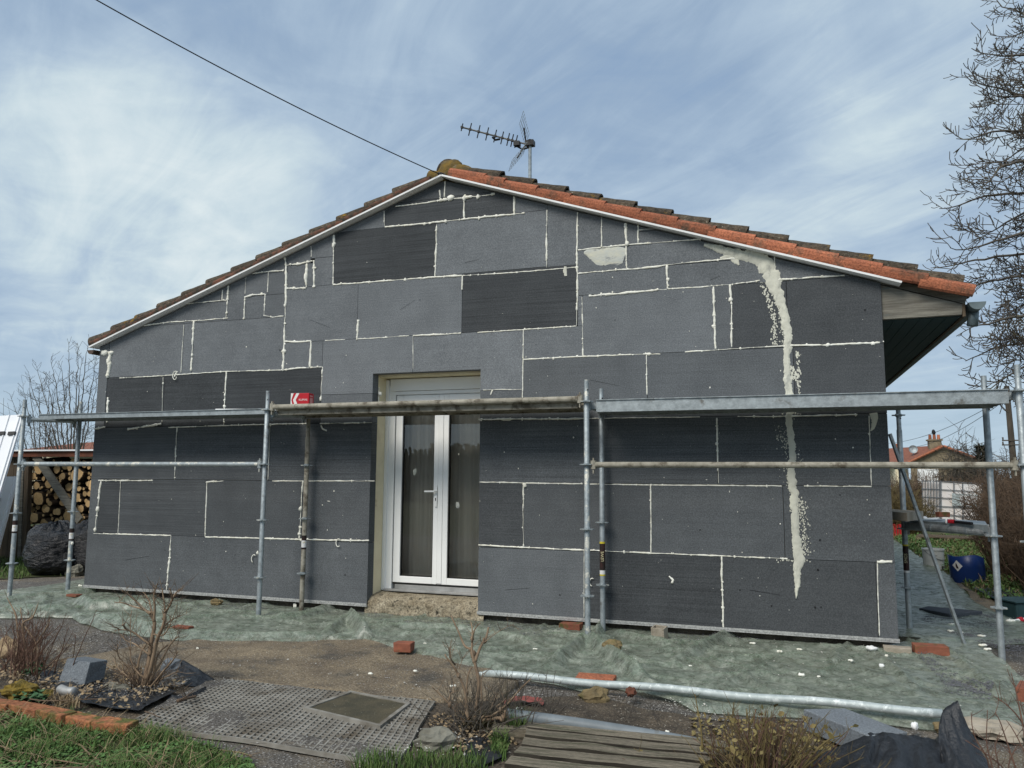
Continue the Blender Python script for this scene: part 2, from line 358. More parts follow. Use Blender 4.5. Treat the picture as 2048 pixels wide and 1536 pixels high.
M['dark_soil'] = mat('wet_dark_soil', (.035, .028, .02), (.02, .016, .012), 9, 6, .95, bump=1, bscale=30, coord='World', speck=(60, .68, (.3, .28, .22)))
M['print_white'] = mat('white_print', (.78, .76, .74), None, rough=.5)
M['print_pink'] = mat('pale_red_print', (.66, .30, .30), None, rough=.5)
M['sticker_black'] = mat('black_sticker', (.02, .017, .014), (.05, .02, .018), 18, 3, .5)
M['sticker_yellow'] = mat('yellow_sticker', (.62, .50, .04), None, rough=.5)
M['sticker_cream'] = mat('cream_letters', (.70, .62, .38), None, rough=.5)
M['blue'] = mat('blue_drum_plastic', (.008, .034, .16), (.006, .026, .12), 4, 4, .4, spec=.5)
M['bucket'] = mat('white_bucket_plastic', (.66, .68, .66), (.52, .54, .52), 4, 5, .5)
M['ibc'] = mat('milky_tank_plastic', (.80, .72, .66), (.86, .82, .79), 2, 3, .5)
M['cage'] = mat('tank_cage_steel', (.20, .21, .22), None, rough=.5, metal=.5)
M['stonewall'] = mat('rubble_stone_gable', (.27, .22, .145), (.18, .145, .095), 3, 7, .95, bump=.8, bscale=6, coord='World', bdist=.05)
M['far_tile'] = mat('far_roof_tile', (.26, .10, .062), (.18, .075, .05), 2, 6, .9, coord='World', stretch=(3, 1, 1))
M['creosote'] = mat('creosoted_pole', (.10, .082, .062), (.06, .05, .04), 4, 5, .9, stretch=(4, 4, .4))
M['conifer'] = mat('conifer_needles', (.028, .036, .018), (.045, .05, .025), 6, 4, .9, coord='World')
M['teal_box'] = mat('teal_plastic_box', (.035, .075, .08), (.025, .055, .06), 4, 4, .5)
M['grain'] = mat('graphite_crumbs', (.10, .10, .115), (.16, .16, .175), 60, 2, .9, coord='World')
M['pebble'] = mat('mixed_grit', (.20, .185, .165), (.11, .10, .09), 40, 2, .95, coord='World', speck=(25, .60, (.40, .385, .36)))
M['wrap'] = mat('crumpled_foil_wrap', (.50, .52, .52), (.25, .26, .26), 14, 6, .4, metal=.4, bump=1, bscale=30)

def sheet_mat():
    m = bpy.data.materials.new('green_polythene_sheet'); m.use_nodes = True; t = m.node_tree
    p = t.nodes['Principled BSDF']; o = t.nodes['Material Output']
    g = t.nodes.new('ShaderNodeNewGeometry'); P = g.outputs['Position']
    big = noise_node(t, P, 2.3, 6, .6, .6)
    col = mixc(t, ramp(t, big, [(.35, 0.), (.68, 1.)]), (.215, .262, .205), (.315, .355, .29))
    dust = ramp(t, noise_node(t, P, 17, 9, .72), [(.42, 0.), (.72, .70)])
    col = mixc(t, dust, col, (.50, .51, .44))
    col = mixc(t, 1.0, col, ramp(t, noise_node(t, P, 62, 3, .7), [(.28, .62), (.5, 1.0), (.74, 1.42)]), 'MULTIPLY')
    mq = t.nodes.new('ShaderNodeMapping'); mq.vector_type = 'TEXTURE'; mq.inputs['Rotation'].default_value = (0, 0, R(-32)); mq.inputs['Scale'].default_value = (1, .16, 1); t.links.new(P, mq.inputs[0])
    scr = ramp(t, noise_node(t, mq.outputs[0], 11, 5, .65, .8), [(.60, 0.), (.70, .7)])
    col = mixc(t, scr, col, (.50, .54, .48))
    t.links.new(col, p.inputs['Base Color'])
    p.inputs['Roughness'].default_value = .34; p.inputs['Specular IOR Level'].default_value = .6
    b = t.nodes.new('ShaderNodeBump'); b.inputs['Strength'].default_value = .30; b.inputs['Distance'].default_value = .010
    mp_ = t.nodes.new('ShaderNodeMapping'); mp_.inputs['Rotation'].default_value = (0, 0, R(35)); mp_.inputs['Scale'].default_value = (1, 2.6, 1)
    t.links.new(P, mp_.inputs[0])
    h = math_node(t, 'ADD', noise_node(t, mp_.outputs[0], 9, 6, .65, 1.2), math_node(t, 'MULTIPLY', noise_node(t, P, 34, 4, .6, .8), .35))
    t.links.new(h, b.inputs['Height']); t.links.new(b.outputs[0], p.inputs['Normal'])
    tr = t.nodes.new('ShaderNodeBsdfTransparent'); tr.inputs[0].default_value = (.80, .88, .78, 1)
    mx = t.nodes.new('ShaderNodeMixShader')
    t.links.new(ramp(t, noise_node(t, P, 11, 8, .70, .4), [(.32, .22), (.66, .78)]), mx.inputs[0])
    t.links.new(tr.outputs[0], mx.inputs[1]); t.links.new(p.outputs[0], mx.inputs[2]); t.links.new(mx.outputs[0], o.inputs[0])
    return m
M['sheet'] = sheet_mat()
def glass_mat():
    m = bpy.data.materials.new('window_glass'); m.use_nodes = True; t = m.node_tree
    o = t.nodes['Material Output']; t.nodes.remove(t.nodes['Principled BSDF'])
    tr = t.nodes.new('ShaderNodeBsdfTransparent'); tr.inputs[0].default_value = (.90, .91, .90, 1)
    gl = t.nodes.new('ShaderNodeBsdfGlossy'); gl.inputs['Roughness'].default_value = .012
    fr = t.nodes.new('ShaderNodeFresnel'); fr.inputs[0].default_value = 1.55
    mx = t.nodes.new('ShaderNodeMixShader')
    t.links.new(math_node(t, 'MULTIPLY', fr.outputs[0], 1.35, clamp=True), mx.inputs[0]); t.links.new(tr.outputs[0], mx.inputs[1]); t.links.new(gl.outputs[0], mx.inputs[2])
    t.links.new(mx.outputs[0], o.inputs[0]); return m
M['glass'] = glass_mat()

# ================================================================== GROUND
def gz(x, y):                     # slight unevenness of the plot
    return .018*noise.noise(Vector((x*.6, y*.6, 3.1))) + .007*noise.noise(Vector((x*3, y*3, 1.7)))
g = MB()
g.box((-400, -300, -.6), (400, 700, -.065))
tag(g.build('ground', M['ground']), kind='structure')
def sheet(name, poly_fn, mt, nu, nv, z, kind='structure', amp=1.0, extra=None):
    m_ = MB()
    def fn(u, v):
        x, y = poly_fn(u, v); return (x, y, z + amp*gz(x, y) + (extra(x, y) if extra else 0))
    m_.grid(nu, nv, fn); o = m_.build(name, mt, smooth=True); o['kind'] = kind; return o
# grey grit round the house
sheet('yard_gravel', lambda u, v: (-16+20*u, -9+24*v), M['yard'], 160, 190, 0.0)
# grass plot behind the right side of the house, on the grit
def lerp2(a, b, t): return (a[0]+(b[0]-a[0])*t, a[1]+(b[1]-a[1])*t)
def poly_sheet(name, pts, mt, z, step=.05, amp=1.0, rag=.06, seed=0, extra=None, kind='structure', th=None):
    """a sheet with an uneven outline given as a polygon of (x, y)"""
    from mathutils.geometry import tessellate_polygon
    ring = []
    n = len(pts)
    for i in range(n):
        a, b = Vector(pts[i]), Vector(pts[(i+1) % n]); L = (b-a).length; k = max(1, int(L/step))
        nrm = Vector((-(b-a).y, (b-a).x)).normalized() if L > 0 else Vector((0, 0))
        for j in range(k):
            p = a.lerp(b, j/k); p = p + nrm*rag*noise.noise(Vector((p.x*3+seed, p.y*3, 5.5)))
            ring.append(p)
    xs = [p.x for p in ring]; ys = [p.y for p in ring]
    m_ = MB()
    import bmesh
    bm = bmesh.new()
    vv = [bm.verts.new((p.x, p.y, 0)) for p in ring]
    f = bm.faces.new(vv)
    for ax, lo, hi in ((Vector((1, 0, 0)), min(xs), max(xs)), (Vector((0, 1, 0)), min(ys), max(ys))):
        c = lo+step
        while c < hi:
            bmesh.ops.bisect_plane(bm, geom=bm.verts[:]+bm.edges[:]+bm.faces[:], plane_co=ax*c, plane_no=ax, clear_outer=False, clear_inner=False)
            c += step
    for v in bm.verts:
        v.co.z = z + amp*gz(v.co.x, v.co.y) + (extra(v.co.x, v.co.y) if extra else 0)
    me = bpy.data.meshes.new(name); bm.normal_update()
    for fc in bm.faces:
        fc.smooth = True
        if fc.normal.z < 0: fc.normal_flip()
    bm.to_mesh(me); bm.free(); me.materials.append(mt)
    o = bpy.data.objects.new(name, me); COL.objects.link(o)
    if kind: o['kind'] = kind
    return o
soil_pts = [G(*q)[:2] for q in ((-60, 1340), (60, 1312), (210, 1332), (330, 1352), (420, 1372), (330, 1420), (262, 1452), (120, 1428), (-60, 1400))]
poly_sheet('flower_bed', soil_pts, M['soil'], .012, .06, rag=.05, extra=lambda x, y: .035*max(0, noise.noise(Vector((x*2, y*2, 9)))))
soil2 = [G(*q)[:2] for q in ((800, 1408), (880, 1402), (1020, 1398), (1180, 1400), (1420, 1440), (1640, 1450), (1760, 1600), (1380, 1640), (760, 1640), (680, 1500), (820, 1440))]
poly_sheet('bare_soil', soil2, M['soil'], .010, .07, rag=.05, extra=lambda x, y: .025*max(0, noise.noise(Vector((x*2.4, y*2.4, 4)))))
lawn = [G(*q)[:2] for q in ((-200, 1402), (-60, 1408), (80, 1425), (250, 1452), (330, 1468), (420, 1500), (520, 1530), (560, 1640), (-200, 1640))]
poly_sheet('lawn_soil', lawn, M['ground'], .008, .08, rag=.04)
# worn concrete path with a raised front edge
pth = MB()
pt = [G(*q) for q in ((120, 1325), (300, 1292), (420, 1284), (720, 1280), (960, 1338), (1035, 1372), (1000, 1404), (880, 1411), (740, 1401), (640, 1390), (530, 1376), (430, 1362), (330, 1350))]
o = poly_sheet('path', [p[:2] for p in pt], M['path'], .034, .035, rag=.03, seed=2, extra=lambda x, y: .008*noise.noise(Vector((x*6, y*6, 2)))+.014*noise.noise(Vector((x*1.7, y*1.7, 8))))
sk = o.modifiers.new('slab', 'SOLIDIFY'); sk.thickness = .07; sk.offset = -1
# rear grass plot and its soil
rear = [(2.35, 13.5), (2.3, 7.8), (2.3, 5.6), (2.1, 3.4), (2.2, 1.7), (3.5, .8), (4.0, 1.0), (4.0, 14.8), (3.0, 14.8)]
poly_sheet('rear_grass_soil', rear, M['ground'], .012, .25, rag=.1)
poly_sheet('left_grass_soil', [(-16, -.2), (-10.2, .3), (-9.6, 1.0), (-8.2, 2.6), (-8.0, 6), (-16, 6)], M['ground'], .012, .25, rag=.1)
brown = [G(*q)[:2] for q in ((1925, 1178), (1990, 1200), (2010, 1222), (1985, 1228), (1950, 1212))]
poly_sheet('bare_earth', brown, M['path'], .02, .08, rag=.05)

# ================================================================== HOUSE
RX, RZ, SL = -3.172, 4.46, 0.344
CS, SN = math.cos(math.atan(SL)), math.sin(math.atan(SL))
XL, XR, YB = -7.63, .867, 9.0
DXL, DXR, DZT = -3.945, -2.72, 2.44        # masonry door opening
def roofz(x): return RZ - SL*abs(x-RX)
house = empty('house', (RX, 4.5, 0), 'single storey house with graphite insulation boards foamed onto its gable and an orange tiled roof', 'house')
house_inv = Matrix.Translation((-RX, -4.5, 0))
def HB(m_, name, mats, parent=None, **k):   # build in world coordinates under the house
    o = m_.build(name, mats, parent or house, **k)
    if parent is None: o.location = (-RX, -4.5, 0)
    return o
gm = MB()
gy0, gy1 = .122, .46
zl, zr = roofz(XL+.14)-.02, roofz(XR-.14)-.02
gm.prism([(XL+.14, -.3), (DXL, -.3), (DXL, 3.2), (XL+.14, zl)], gy0, gy1)
gm.prism([(DXR, -.3), (XR-.14, -.3), (XR-.14, zr), (DXR, 3.2)], gy0, gy1)
gm.prism([(DXL, DZT), (DXR, DZT), (DXR, 3.2), (DXL, 3.2)], gy0+.0005, gy1-.0005)
gm.prism([(XL+.14, zl), (DXL, 3.2), (DXR, 3.2), (XR-.14, zr), (RX, RZ-.02)], gy0+.001, gy1-.001)
gable = HB(gm, 'gable_wall', M['render'])
sw = MB()
sw.box((XL+.14, gy1, -.3), (XL+.34, YB, zl-.05)); HB(sw, 'side_wall', M['render'])
sw = MB(); sw.box((XR-.34, gy1, -.3), (XR-.14, YB, zr-.05)); HB(sw, 'side_wall', M['render'])
sw = MB(); sw.prism([(XL+.14, -.3), (XR-.14, -.3), (XR-.14, zr), (RX, RZ-.02), (XL+.14, zl)], YB, YB+.2); HB(sw, 'rear_wall', M['render'])
# insulation on the two side walls, seen end on at the corners
iw = MB(); iw.box((XL, 0.003, .125), (XL+.137, YB, zl-.03)); HB(iw, 'side_insulation', M['eps'])
iw = MB(); iw.box((XR-.137, 0.125, .125), (XR-.003, YB, zr-.03)); HB(iw, 'side_insulation', M['eps'])
# rough footing under the boards
ft = MB()
def footing(x0, x1, y):
    n = int((x1-x0)/.06)
    ft.grid(n, 5, lambda u, v: (x0+(x1-x0)*u, y + .03*noise.noise(Vector(((x0+(x1-x0)*u)*7, v*3, 2)))-.02*(1-v), -.1+.34*v))
footing(XL+.1, DXL, .085); footing(DXR, XR-.1, .085)
HB(ft, 'footing', M['base'], smooth=True)
# step block under the door
st = MB()
def stp(u, v):
    x = DXL-.03+(DXR+.06-DXL)*u
    prof = [(.06, -.1), (.035, .06), (.055, .155), (.10, .195), (.16, .215), (.34, .222)]
    k = v*5; i = min(4, int(k)); f = k-i
    y = prof[i][0]*(1-f)+prof[i+1][0]*f; z = prof[i][1]*(1-f)+prof[i+1][1]*f
    return (x, y-.03+.03*noise.noise(Vector((x*5, z*9, 7)))+.012*noise.noise(Vector((x*17, z*22, 3))), z+.010*noise.noise(Vector((x*9, y*9, 1))))
st.grid(60, 30, stp); HB(st, 'door_step', M['concrete'], smooth=True)

# ---- insulation boards
def VX(q): return q if isinstance(q, (int, float)) else W(*q, 0).x
def clip(poly):
    for sgn in (1, -1):
        out_ = []
        def d(p): return (RZ-.018 - SL*sgn*(p[0]-RX)) - p[1]
        n = len(poly)
        for i in range(n):
            a, b = poly[i], poly[(i+1) % n]; da, db = d(a), d(b)
            if da >= 0: out_.append(a)
            if da*db < 0:
                t = da/(da-db); out_.append((a[0]+(b[0]-a[0])*t, a[1]+(b[1]-a[1])*t))
        poly = out_
        if len(poly) < 3: return []
    return poly
PANELS = []
def panel(xl, xr, z0, z1, tone=1.0, lines=False, poly=None):
    gp = .0022
    if poly is None:
        a, b = VX(xl)+gp, VX(xr)-gp
        poly = [(a, z0+gp), (b, z0+gp), (b, z1-gp), (a, z1-gp)]
    poly = clip(poly)
    if len(poly) < 3: return
    m_ = MB(); y = rnd.uniform(0, .0035)
    m_.prism(poly, y, .12)
    o = m_.build('insulation_panel', M['eps_lines' if lines else 'eps'], gable)
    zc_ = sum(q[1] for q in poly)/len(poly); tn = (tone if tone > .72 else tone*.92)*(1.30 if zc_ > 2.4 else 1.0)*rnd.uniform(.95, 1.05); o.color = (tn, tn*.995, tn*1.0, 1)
a, b, c, d, e, f, g_, h = .13, .735, 1.352, 1.95, 2.54, 2.835, 3.13, 3.355
i_, k_, l_ = 3.44, 4.012, 4.262
EL, ER = XL, -3.942; DL, DR = -2.752, XR
XC = XL+.14
# lower left courses
x1, x2 = VX((338, 1120)), VX((525, 1150))
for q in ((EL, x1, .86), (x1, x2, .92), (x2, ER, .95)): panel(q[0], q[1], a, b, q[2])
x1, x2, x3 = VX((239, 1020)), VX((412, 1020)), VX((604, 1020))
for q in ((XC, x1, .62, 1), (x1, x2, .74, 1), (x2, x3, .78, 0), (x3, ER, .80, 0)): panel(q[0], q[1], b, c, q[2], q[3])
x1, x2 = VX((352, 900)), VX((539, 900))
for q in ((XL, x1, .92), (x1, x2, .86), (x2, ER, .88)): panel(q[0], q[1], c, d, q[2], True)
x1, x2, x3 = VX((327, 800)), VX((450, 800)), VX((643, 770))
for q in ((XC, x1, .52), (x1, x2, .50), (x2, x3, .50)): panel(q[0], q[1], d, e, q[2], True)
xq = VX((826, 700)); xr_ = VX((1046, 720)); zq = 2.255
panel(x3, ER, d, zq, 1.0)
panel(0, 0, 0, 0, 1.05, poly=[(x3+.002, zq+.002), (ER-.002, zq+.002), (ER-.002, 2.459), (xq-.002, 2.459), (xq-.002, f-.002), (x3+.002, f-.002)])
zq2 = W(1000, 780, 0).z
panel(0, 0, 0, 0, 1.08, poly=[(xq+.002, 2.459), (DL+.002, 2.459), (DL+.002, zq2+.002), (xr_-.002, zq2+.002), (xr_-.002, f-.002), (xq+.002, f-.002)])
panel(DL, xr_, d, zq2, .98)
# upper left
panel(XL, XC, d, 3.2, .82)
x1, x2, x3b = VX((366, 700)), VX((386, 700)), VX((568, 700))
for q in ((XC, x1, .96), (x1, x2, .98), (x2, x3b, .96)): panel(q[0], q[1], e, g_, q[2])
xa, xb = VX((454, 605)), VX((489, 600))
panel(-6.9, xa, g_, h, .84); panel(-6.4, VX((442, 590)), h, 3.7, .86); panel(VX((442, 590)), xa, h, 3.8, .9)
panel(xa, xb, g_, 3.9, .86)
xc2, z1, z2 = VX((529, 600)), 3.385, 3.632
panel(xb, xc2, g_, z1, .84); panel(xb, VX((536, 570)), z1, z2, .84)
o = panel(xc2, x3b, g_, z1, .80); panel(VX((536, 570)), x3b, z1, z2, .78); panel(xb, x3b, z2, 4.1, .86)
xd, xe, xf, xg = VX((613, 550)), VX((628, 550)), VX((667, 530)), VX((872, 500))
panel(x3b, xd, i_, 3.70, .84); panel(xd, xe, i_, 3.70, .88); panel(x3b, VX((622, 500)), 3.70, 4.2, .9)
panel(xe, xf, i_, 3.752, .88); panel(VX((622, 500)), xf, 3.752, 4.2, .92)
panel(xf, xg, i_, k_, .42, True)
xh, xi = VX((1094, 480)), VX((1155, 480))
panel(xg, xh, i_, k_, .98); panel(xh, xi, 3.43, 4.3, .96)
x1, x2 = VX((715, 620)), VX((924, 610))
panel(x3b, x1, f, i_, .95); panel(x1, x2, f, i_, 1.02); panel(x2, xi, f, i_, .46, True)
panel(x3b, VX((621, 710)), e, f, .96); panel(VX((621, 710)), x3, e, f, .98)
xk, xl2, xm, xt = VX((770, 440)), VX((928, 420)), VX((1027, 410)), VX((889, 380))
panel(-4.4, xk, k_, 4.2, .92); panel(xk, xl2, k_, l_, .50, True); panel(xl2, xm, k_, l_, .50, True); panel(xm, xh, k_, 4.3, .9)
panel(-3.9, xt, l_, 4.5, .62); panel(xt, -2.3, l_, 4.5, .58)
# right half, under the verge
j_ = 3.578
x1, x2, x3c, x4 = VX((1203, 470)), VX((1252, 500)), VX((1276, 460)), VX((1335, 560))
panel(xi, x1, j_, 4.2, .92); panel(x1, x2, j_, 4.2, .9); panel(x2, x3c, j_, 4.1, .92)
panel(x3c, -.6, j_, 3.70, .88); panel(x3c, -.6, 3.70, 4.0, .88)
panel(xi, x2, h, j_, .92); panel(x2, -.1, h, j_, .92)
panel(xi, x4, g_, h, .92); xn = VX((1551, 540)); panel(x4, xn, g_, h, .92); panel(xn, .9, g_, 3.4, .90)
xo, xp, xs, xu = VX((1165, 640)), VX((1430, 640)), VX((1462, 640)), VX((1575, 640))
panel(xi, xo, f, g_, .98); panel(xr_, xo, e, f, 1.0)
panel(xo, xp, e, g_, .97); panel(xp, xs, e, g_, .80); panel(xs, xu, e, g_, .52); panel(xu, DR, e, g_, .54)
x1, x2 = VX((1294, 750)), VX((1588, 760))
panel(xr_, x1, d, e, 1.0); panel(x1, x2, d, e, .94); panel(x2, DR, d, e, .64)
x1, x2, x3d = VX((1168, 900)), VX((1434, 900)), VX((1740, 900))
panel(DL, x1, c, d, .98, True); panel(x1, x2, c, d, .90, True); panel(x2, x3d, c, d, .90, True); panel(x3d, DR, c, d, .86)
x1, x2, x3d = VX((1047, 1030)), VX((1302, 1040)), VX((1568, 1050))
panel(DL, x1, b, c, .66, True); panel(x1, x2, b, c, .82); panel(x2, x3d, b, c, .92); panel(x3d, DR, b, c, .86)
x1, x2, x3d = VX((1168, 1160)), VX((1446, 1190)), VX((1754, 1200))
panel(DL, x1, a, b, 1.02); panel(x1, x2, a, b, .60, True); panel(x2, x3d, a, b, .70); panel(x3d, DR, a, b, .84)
# metal starter rail under the boards
for x0, x1 in ((XL, ER), (DL-.005, XR+.005)):
    r_ = MB(); r_.box((x0, -.008, .108), (x1, .118, .1265)); r_.box((x0, -.0105, .122), (x1, -.0082, .140))
    r_.build('starter_rail', M['rail'], gable)

# ---- beads of expanding foam
def bead(pts, wd=.014, lump=.45, depth=.75, seed=0, on=0.0):
    P = [W(x, y, on) for x, y in pts]
    path = []
    for p, q in zip(P[:-1], P[1:]):
        n = max(1, int((q-p).length/.011))
        path += [p.lerp(q, t/n) for t in range(n)]
    path.append(P[-1])
    sd_ = rnd.uniform(0, 100); rr = []; qq = []
    for i, p in enumerate(path):
        s = i*.011
        k = 1 + lump*1.5*noise.noise(Vector((s*9, sd_, 0))) + lump*1.4*noise.noise(Vector((s*38, sd_, 5))) + 1.5*max(0, noise.noise(Vector((s*5.5, sd_, 20)))-.30)
        if noise.noise(Vector((s*3.2, sd_, 40))) < -.22: k *= .35
        rr.append(max(.0016, wd*.46*k))
        qq.append(p+Vector((wd*.28*noise.noise(Vector((s*12, sd_, 9))), 0, wd*.28*noise.noise(Vector((s*12, sd_, 15))))))
    m_ = MB(); m_.tube(qq, rr, 7, squash=(1, depth, 1))
    if wd > .009:
        i = rnd.randint(3, 14)
        while i < len(qq):
            r_ = wd*rnd.uniform(.42, .85); m_.blob(tuple(qq[i]+Vector((rnd.uniform(-.3, .3)*wd, 0, rnd.uniform(-.3, .3)*wd))), (r_*rnd.uniform(.7, 1.6), r_*.7, r_*rnd.uniform(.7, 1.4)), rnd.uniform(0, 60), .35, 7, 5); i += rnd.randint(4, 22)
    m_.build('foam_bead', M['foam'], gable, smooth=True)
BEADS = [
 ([(187,1067),(300,1070),(342,1071)],12),([(342,1071),(338,1130),(333,1180)],17),([(411,1074),(500,1076),(603,1079),(700,1081),(738,1081)],14),([(525,1080),(523,1150),(521,1195)],6),
 ([(202,962),(196,1010),(190,1060)],26),([(197,961),(260,961),(306,961)],12),([(241,962),(239,1010),(236,1066)],7),([(414,965),(412,1020),(410,1074)],11),([(413,964),(447,962)],17),([(606,962),(604,985)],15),([(604,985),(601,1040),(598,1079)],22),([(545,962),(640,962),(749,962)],10),
 ([(354,853),(352,890),(349,960)],14),([(540,850),(536,960)],6),([(188,858),(210,854)],18),([(256,858),(290,853),(322,848)],19),([(337,855),(450,851),(560,848),(620,847)],11),([(640,847),(700,846),(744,845)],12),([(642,850),(645,858),(653,862)],14),
 ([(326,755),(325,785)],16),([(325,785),(324,845)],5),([(453,742),(450,790),(447,850)],14),([(216,795),(214,845)],20),([(239,756),(300,753),(360,749),(450,743),(566,740)],9),([(352,749),(355,743),(347,756)],16),([(565,740),(600,736),(645,734)],15),([(645,734),(643,770),(641,802)],15),
 ([(205,703),(217,703),(224,706)],34),([(221,703),(219,730),(215,756)],42),([(368,650),(364,705),(362,745)],7),([(388,643),(385,690),(382,742)],21),([(288,651),(340,644),(400,641)],13),([(400,641),(456,636)],9),([(456,572),(455,600),(452,637)],19),([(370,608),(410,604),(455,600)],10),([(445,580),(444,600),(452,602)],12),
 ([(490,594),(488,637)],14),([(489,594),(505,590),(529,588)],15),([(530,588),(528,630)],11),([(528,631),(545,634),(567,632)],13),([(505,547),(536,543),(567,541)],12),([(537,543),(535,585)],9),([(492,552),(490,588)],6),
 ([(569,516),(572,535),(572,570),(571,620),(569,660),(568,700),(566,740)],22),([(572,531),(600,527),(625,521)],20),([(613,528),(612,575)],28),([(628,521),(628,572)],17),([(622,491),(623,514)],17),([(572,577),(612,576)],17),([(668,470),(667,500)],23),([(667,500),(666,569)],10),
 ([(666,569),(720,566),(790,560),(872,554),(925,551)],16),([(925,551),(1000,547),(1090,540)],10),([(1090,540),(1154,534)],7),([(873,449),(872,500),(870,554)],13),([(925,552),(924,580)],14),([(716,640),(714,680)],22),([(714,678),(770,675),(818,671)],9),([(570,683),(595,684),(622,682)],19),([(622,682),(620,735)],18),([(650,681),(690,679)],7),([(826,672),(826,739)],6),([(826,671),(880,669),(922,666)],13),([(955,665),(1050,659),(1153,652)],10),
 ([(1155,425),(1154,500),(1155,580),(1153,652)],15),([(1094,420),(1093,475)],10),([(1093,475),(1093,535)],14),([(770,454),(830,449),(875,444),(950,436),(1050,426)],17),([(768,422),(769,453)],10),([(791,413),(850,406),(882,400)],12),([(880,400),(910,397),(930,396)],34),([(930,395),(960,392),(990,388)],25),([(928,398),(928,436)],13),([(1028,393),(1028,428)],15),([(890,362),(889,394)],11),([(879,380),(881,400)],13),
 ([(1203,433),(1203,495)],11),([(1251,446),(1253,490)],21),([(1252,490),(1253,537)],11),([(1276,449),(1276,487)],11),([(1278,460),(1310,457)],7),([(1156,500),(1200,495),(1260,489),(1330,484),(1400,478)],12),([(1156,547),(1220,541),(1290,536),(1335,530)],12),([(1335,529),(1420,521),(1500,514)],11),([(1334,531),(1335,578)],17),([(1178,592),(1240,587),(1335,578)],19),([(1335,578),(1400,574),(1460,569),(1520,561)],10),([(1552,560),(1620,555),(1690,551)],14),([(1549,513),(1551,560)],8),
 ([(1164,594),(1165,650),(1166,713)],12),([(1427,573),(1428,610),(1429,650),(1431,698)],19),([(1460,569),(1463,610)],17),([(1463,610),(1463,695)],11),([(1047,719),(1120,715),(1166,713),(1290,708)],12),([(1290,708),(1320,708)],22),([(1370,704),(1460,698),(1580,691)],11),([(1580,691),(1650,690),(1760,685)],15),([(1047,660),(1046,720),(1045,802)],9),([(1293,710),(1294,790)],9),([(966,780),(1000,779),(1044,779)],6),([(985,780),(981,790)],12),
 ([(957,839),(1040,838),(1110,838),(1167,837)],14),([(1170,837),(1300,835),(1400,834)],7),([(1434,836),(1434,880),(1437,967)],12),([(1475,833),(1530,833),(1600,832),(1715,829)],10),([(1738,832),(1740,890),(1743,971)],8),([(958,964),(1050,966),(1166,968)],9),([(1048,966),(1050,975)],34),([(1047,972),(1046,1030),(1047,1093)],11),([(1170,968),(1300,970),(1440,971),(1564,972)],10),([(1608,972),(1743,973)],9),([(1301,970),(1302,1040),(1302,1105)],11),
 ([(957,1090),(1050,1095),(1160,1100),(1300,1106),(1440,1112),(1575,1117)],11),([(1168,1100),(1168,1235)],5),([(1443,1113),(1444,1170),(1447,1256)],13),([(1754,1124),(1785,1123)],22),([(1755,1124),(1756,1190),(1759,1272)],7),([(1338,1152),(1346,1160),(1344,1167)],12),
 ([(655,1002),(660,1003)],6),
]
for pts, wd in BEADS: bead(pts, wd*.00112*1.02)
# foam behind the boards along the door jamb
for seg in ([(748,838),(744,960)], [(743,965),(738,1078)], [(741,1082),(737,1150),(733,1196)], [(759,775),(757,812)]):
    bead(seg, .036, .6, .8, on=.115)
# curls and smears that hang off the joints
for cx, cy, r_, turns in ((1183, 1158, .016, .6), (676, 1080, .02, .8), (507, 1112, .022, .5), (350, 746, .028, .9)):
    c0 = W(cx, cy, -.012); path = [c0+Vector((r_*math.cos(t*.45), -.004*t/10, r_*1.2*math.sin(t*.45)-.004*t)) for t in range(int(14*turns)+4)]
    m_ = MB(); m_.tube(path, [.0045+.002*noise.noise(Vector((t, cx, 0))) for t in range(len(path))], 6); m_.build('foam_bead', M['foam'], gable, smooth=True)

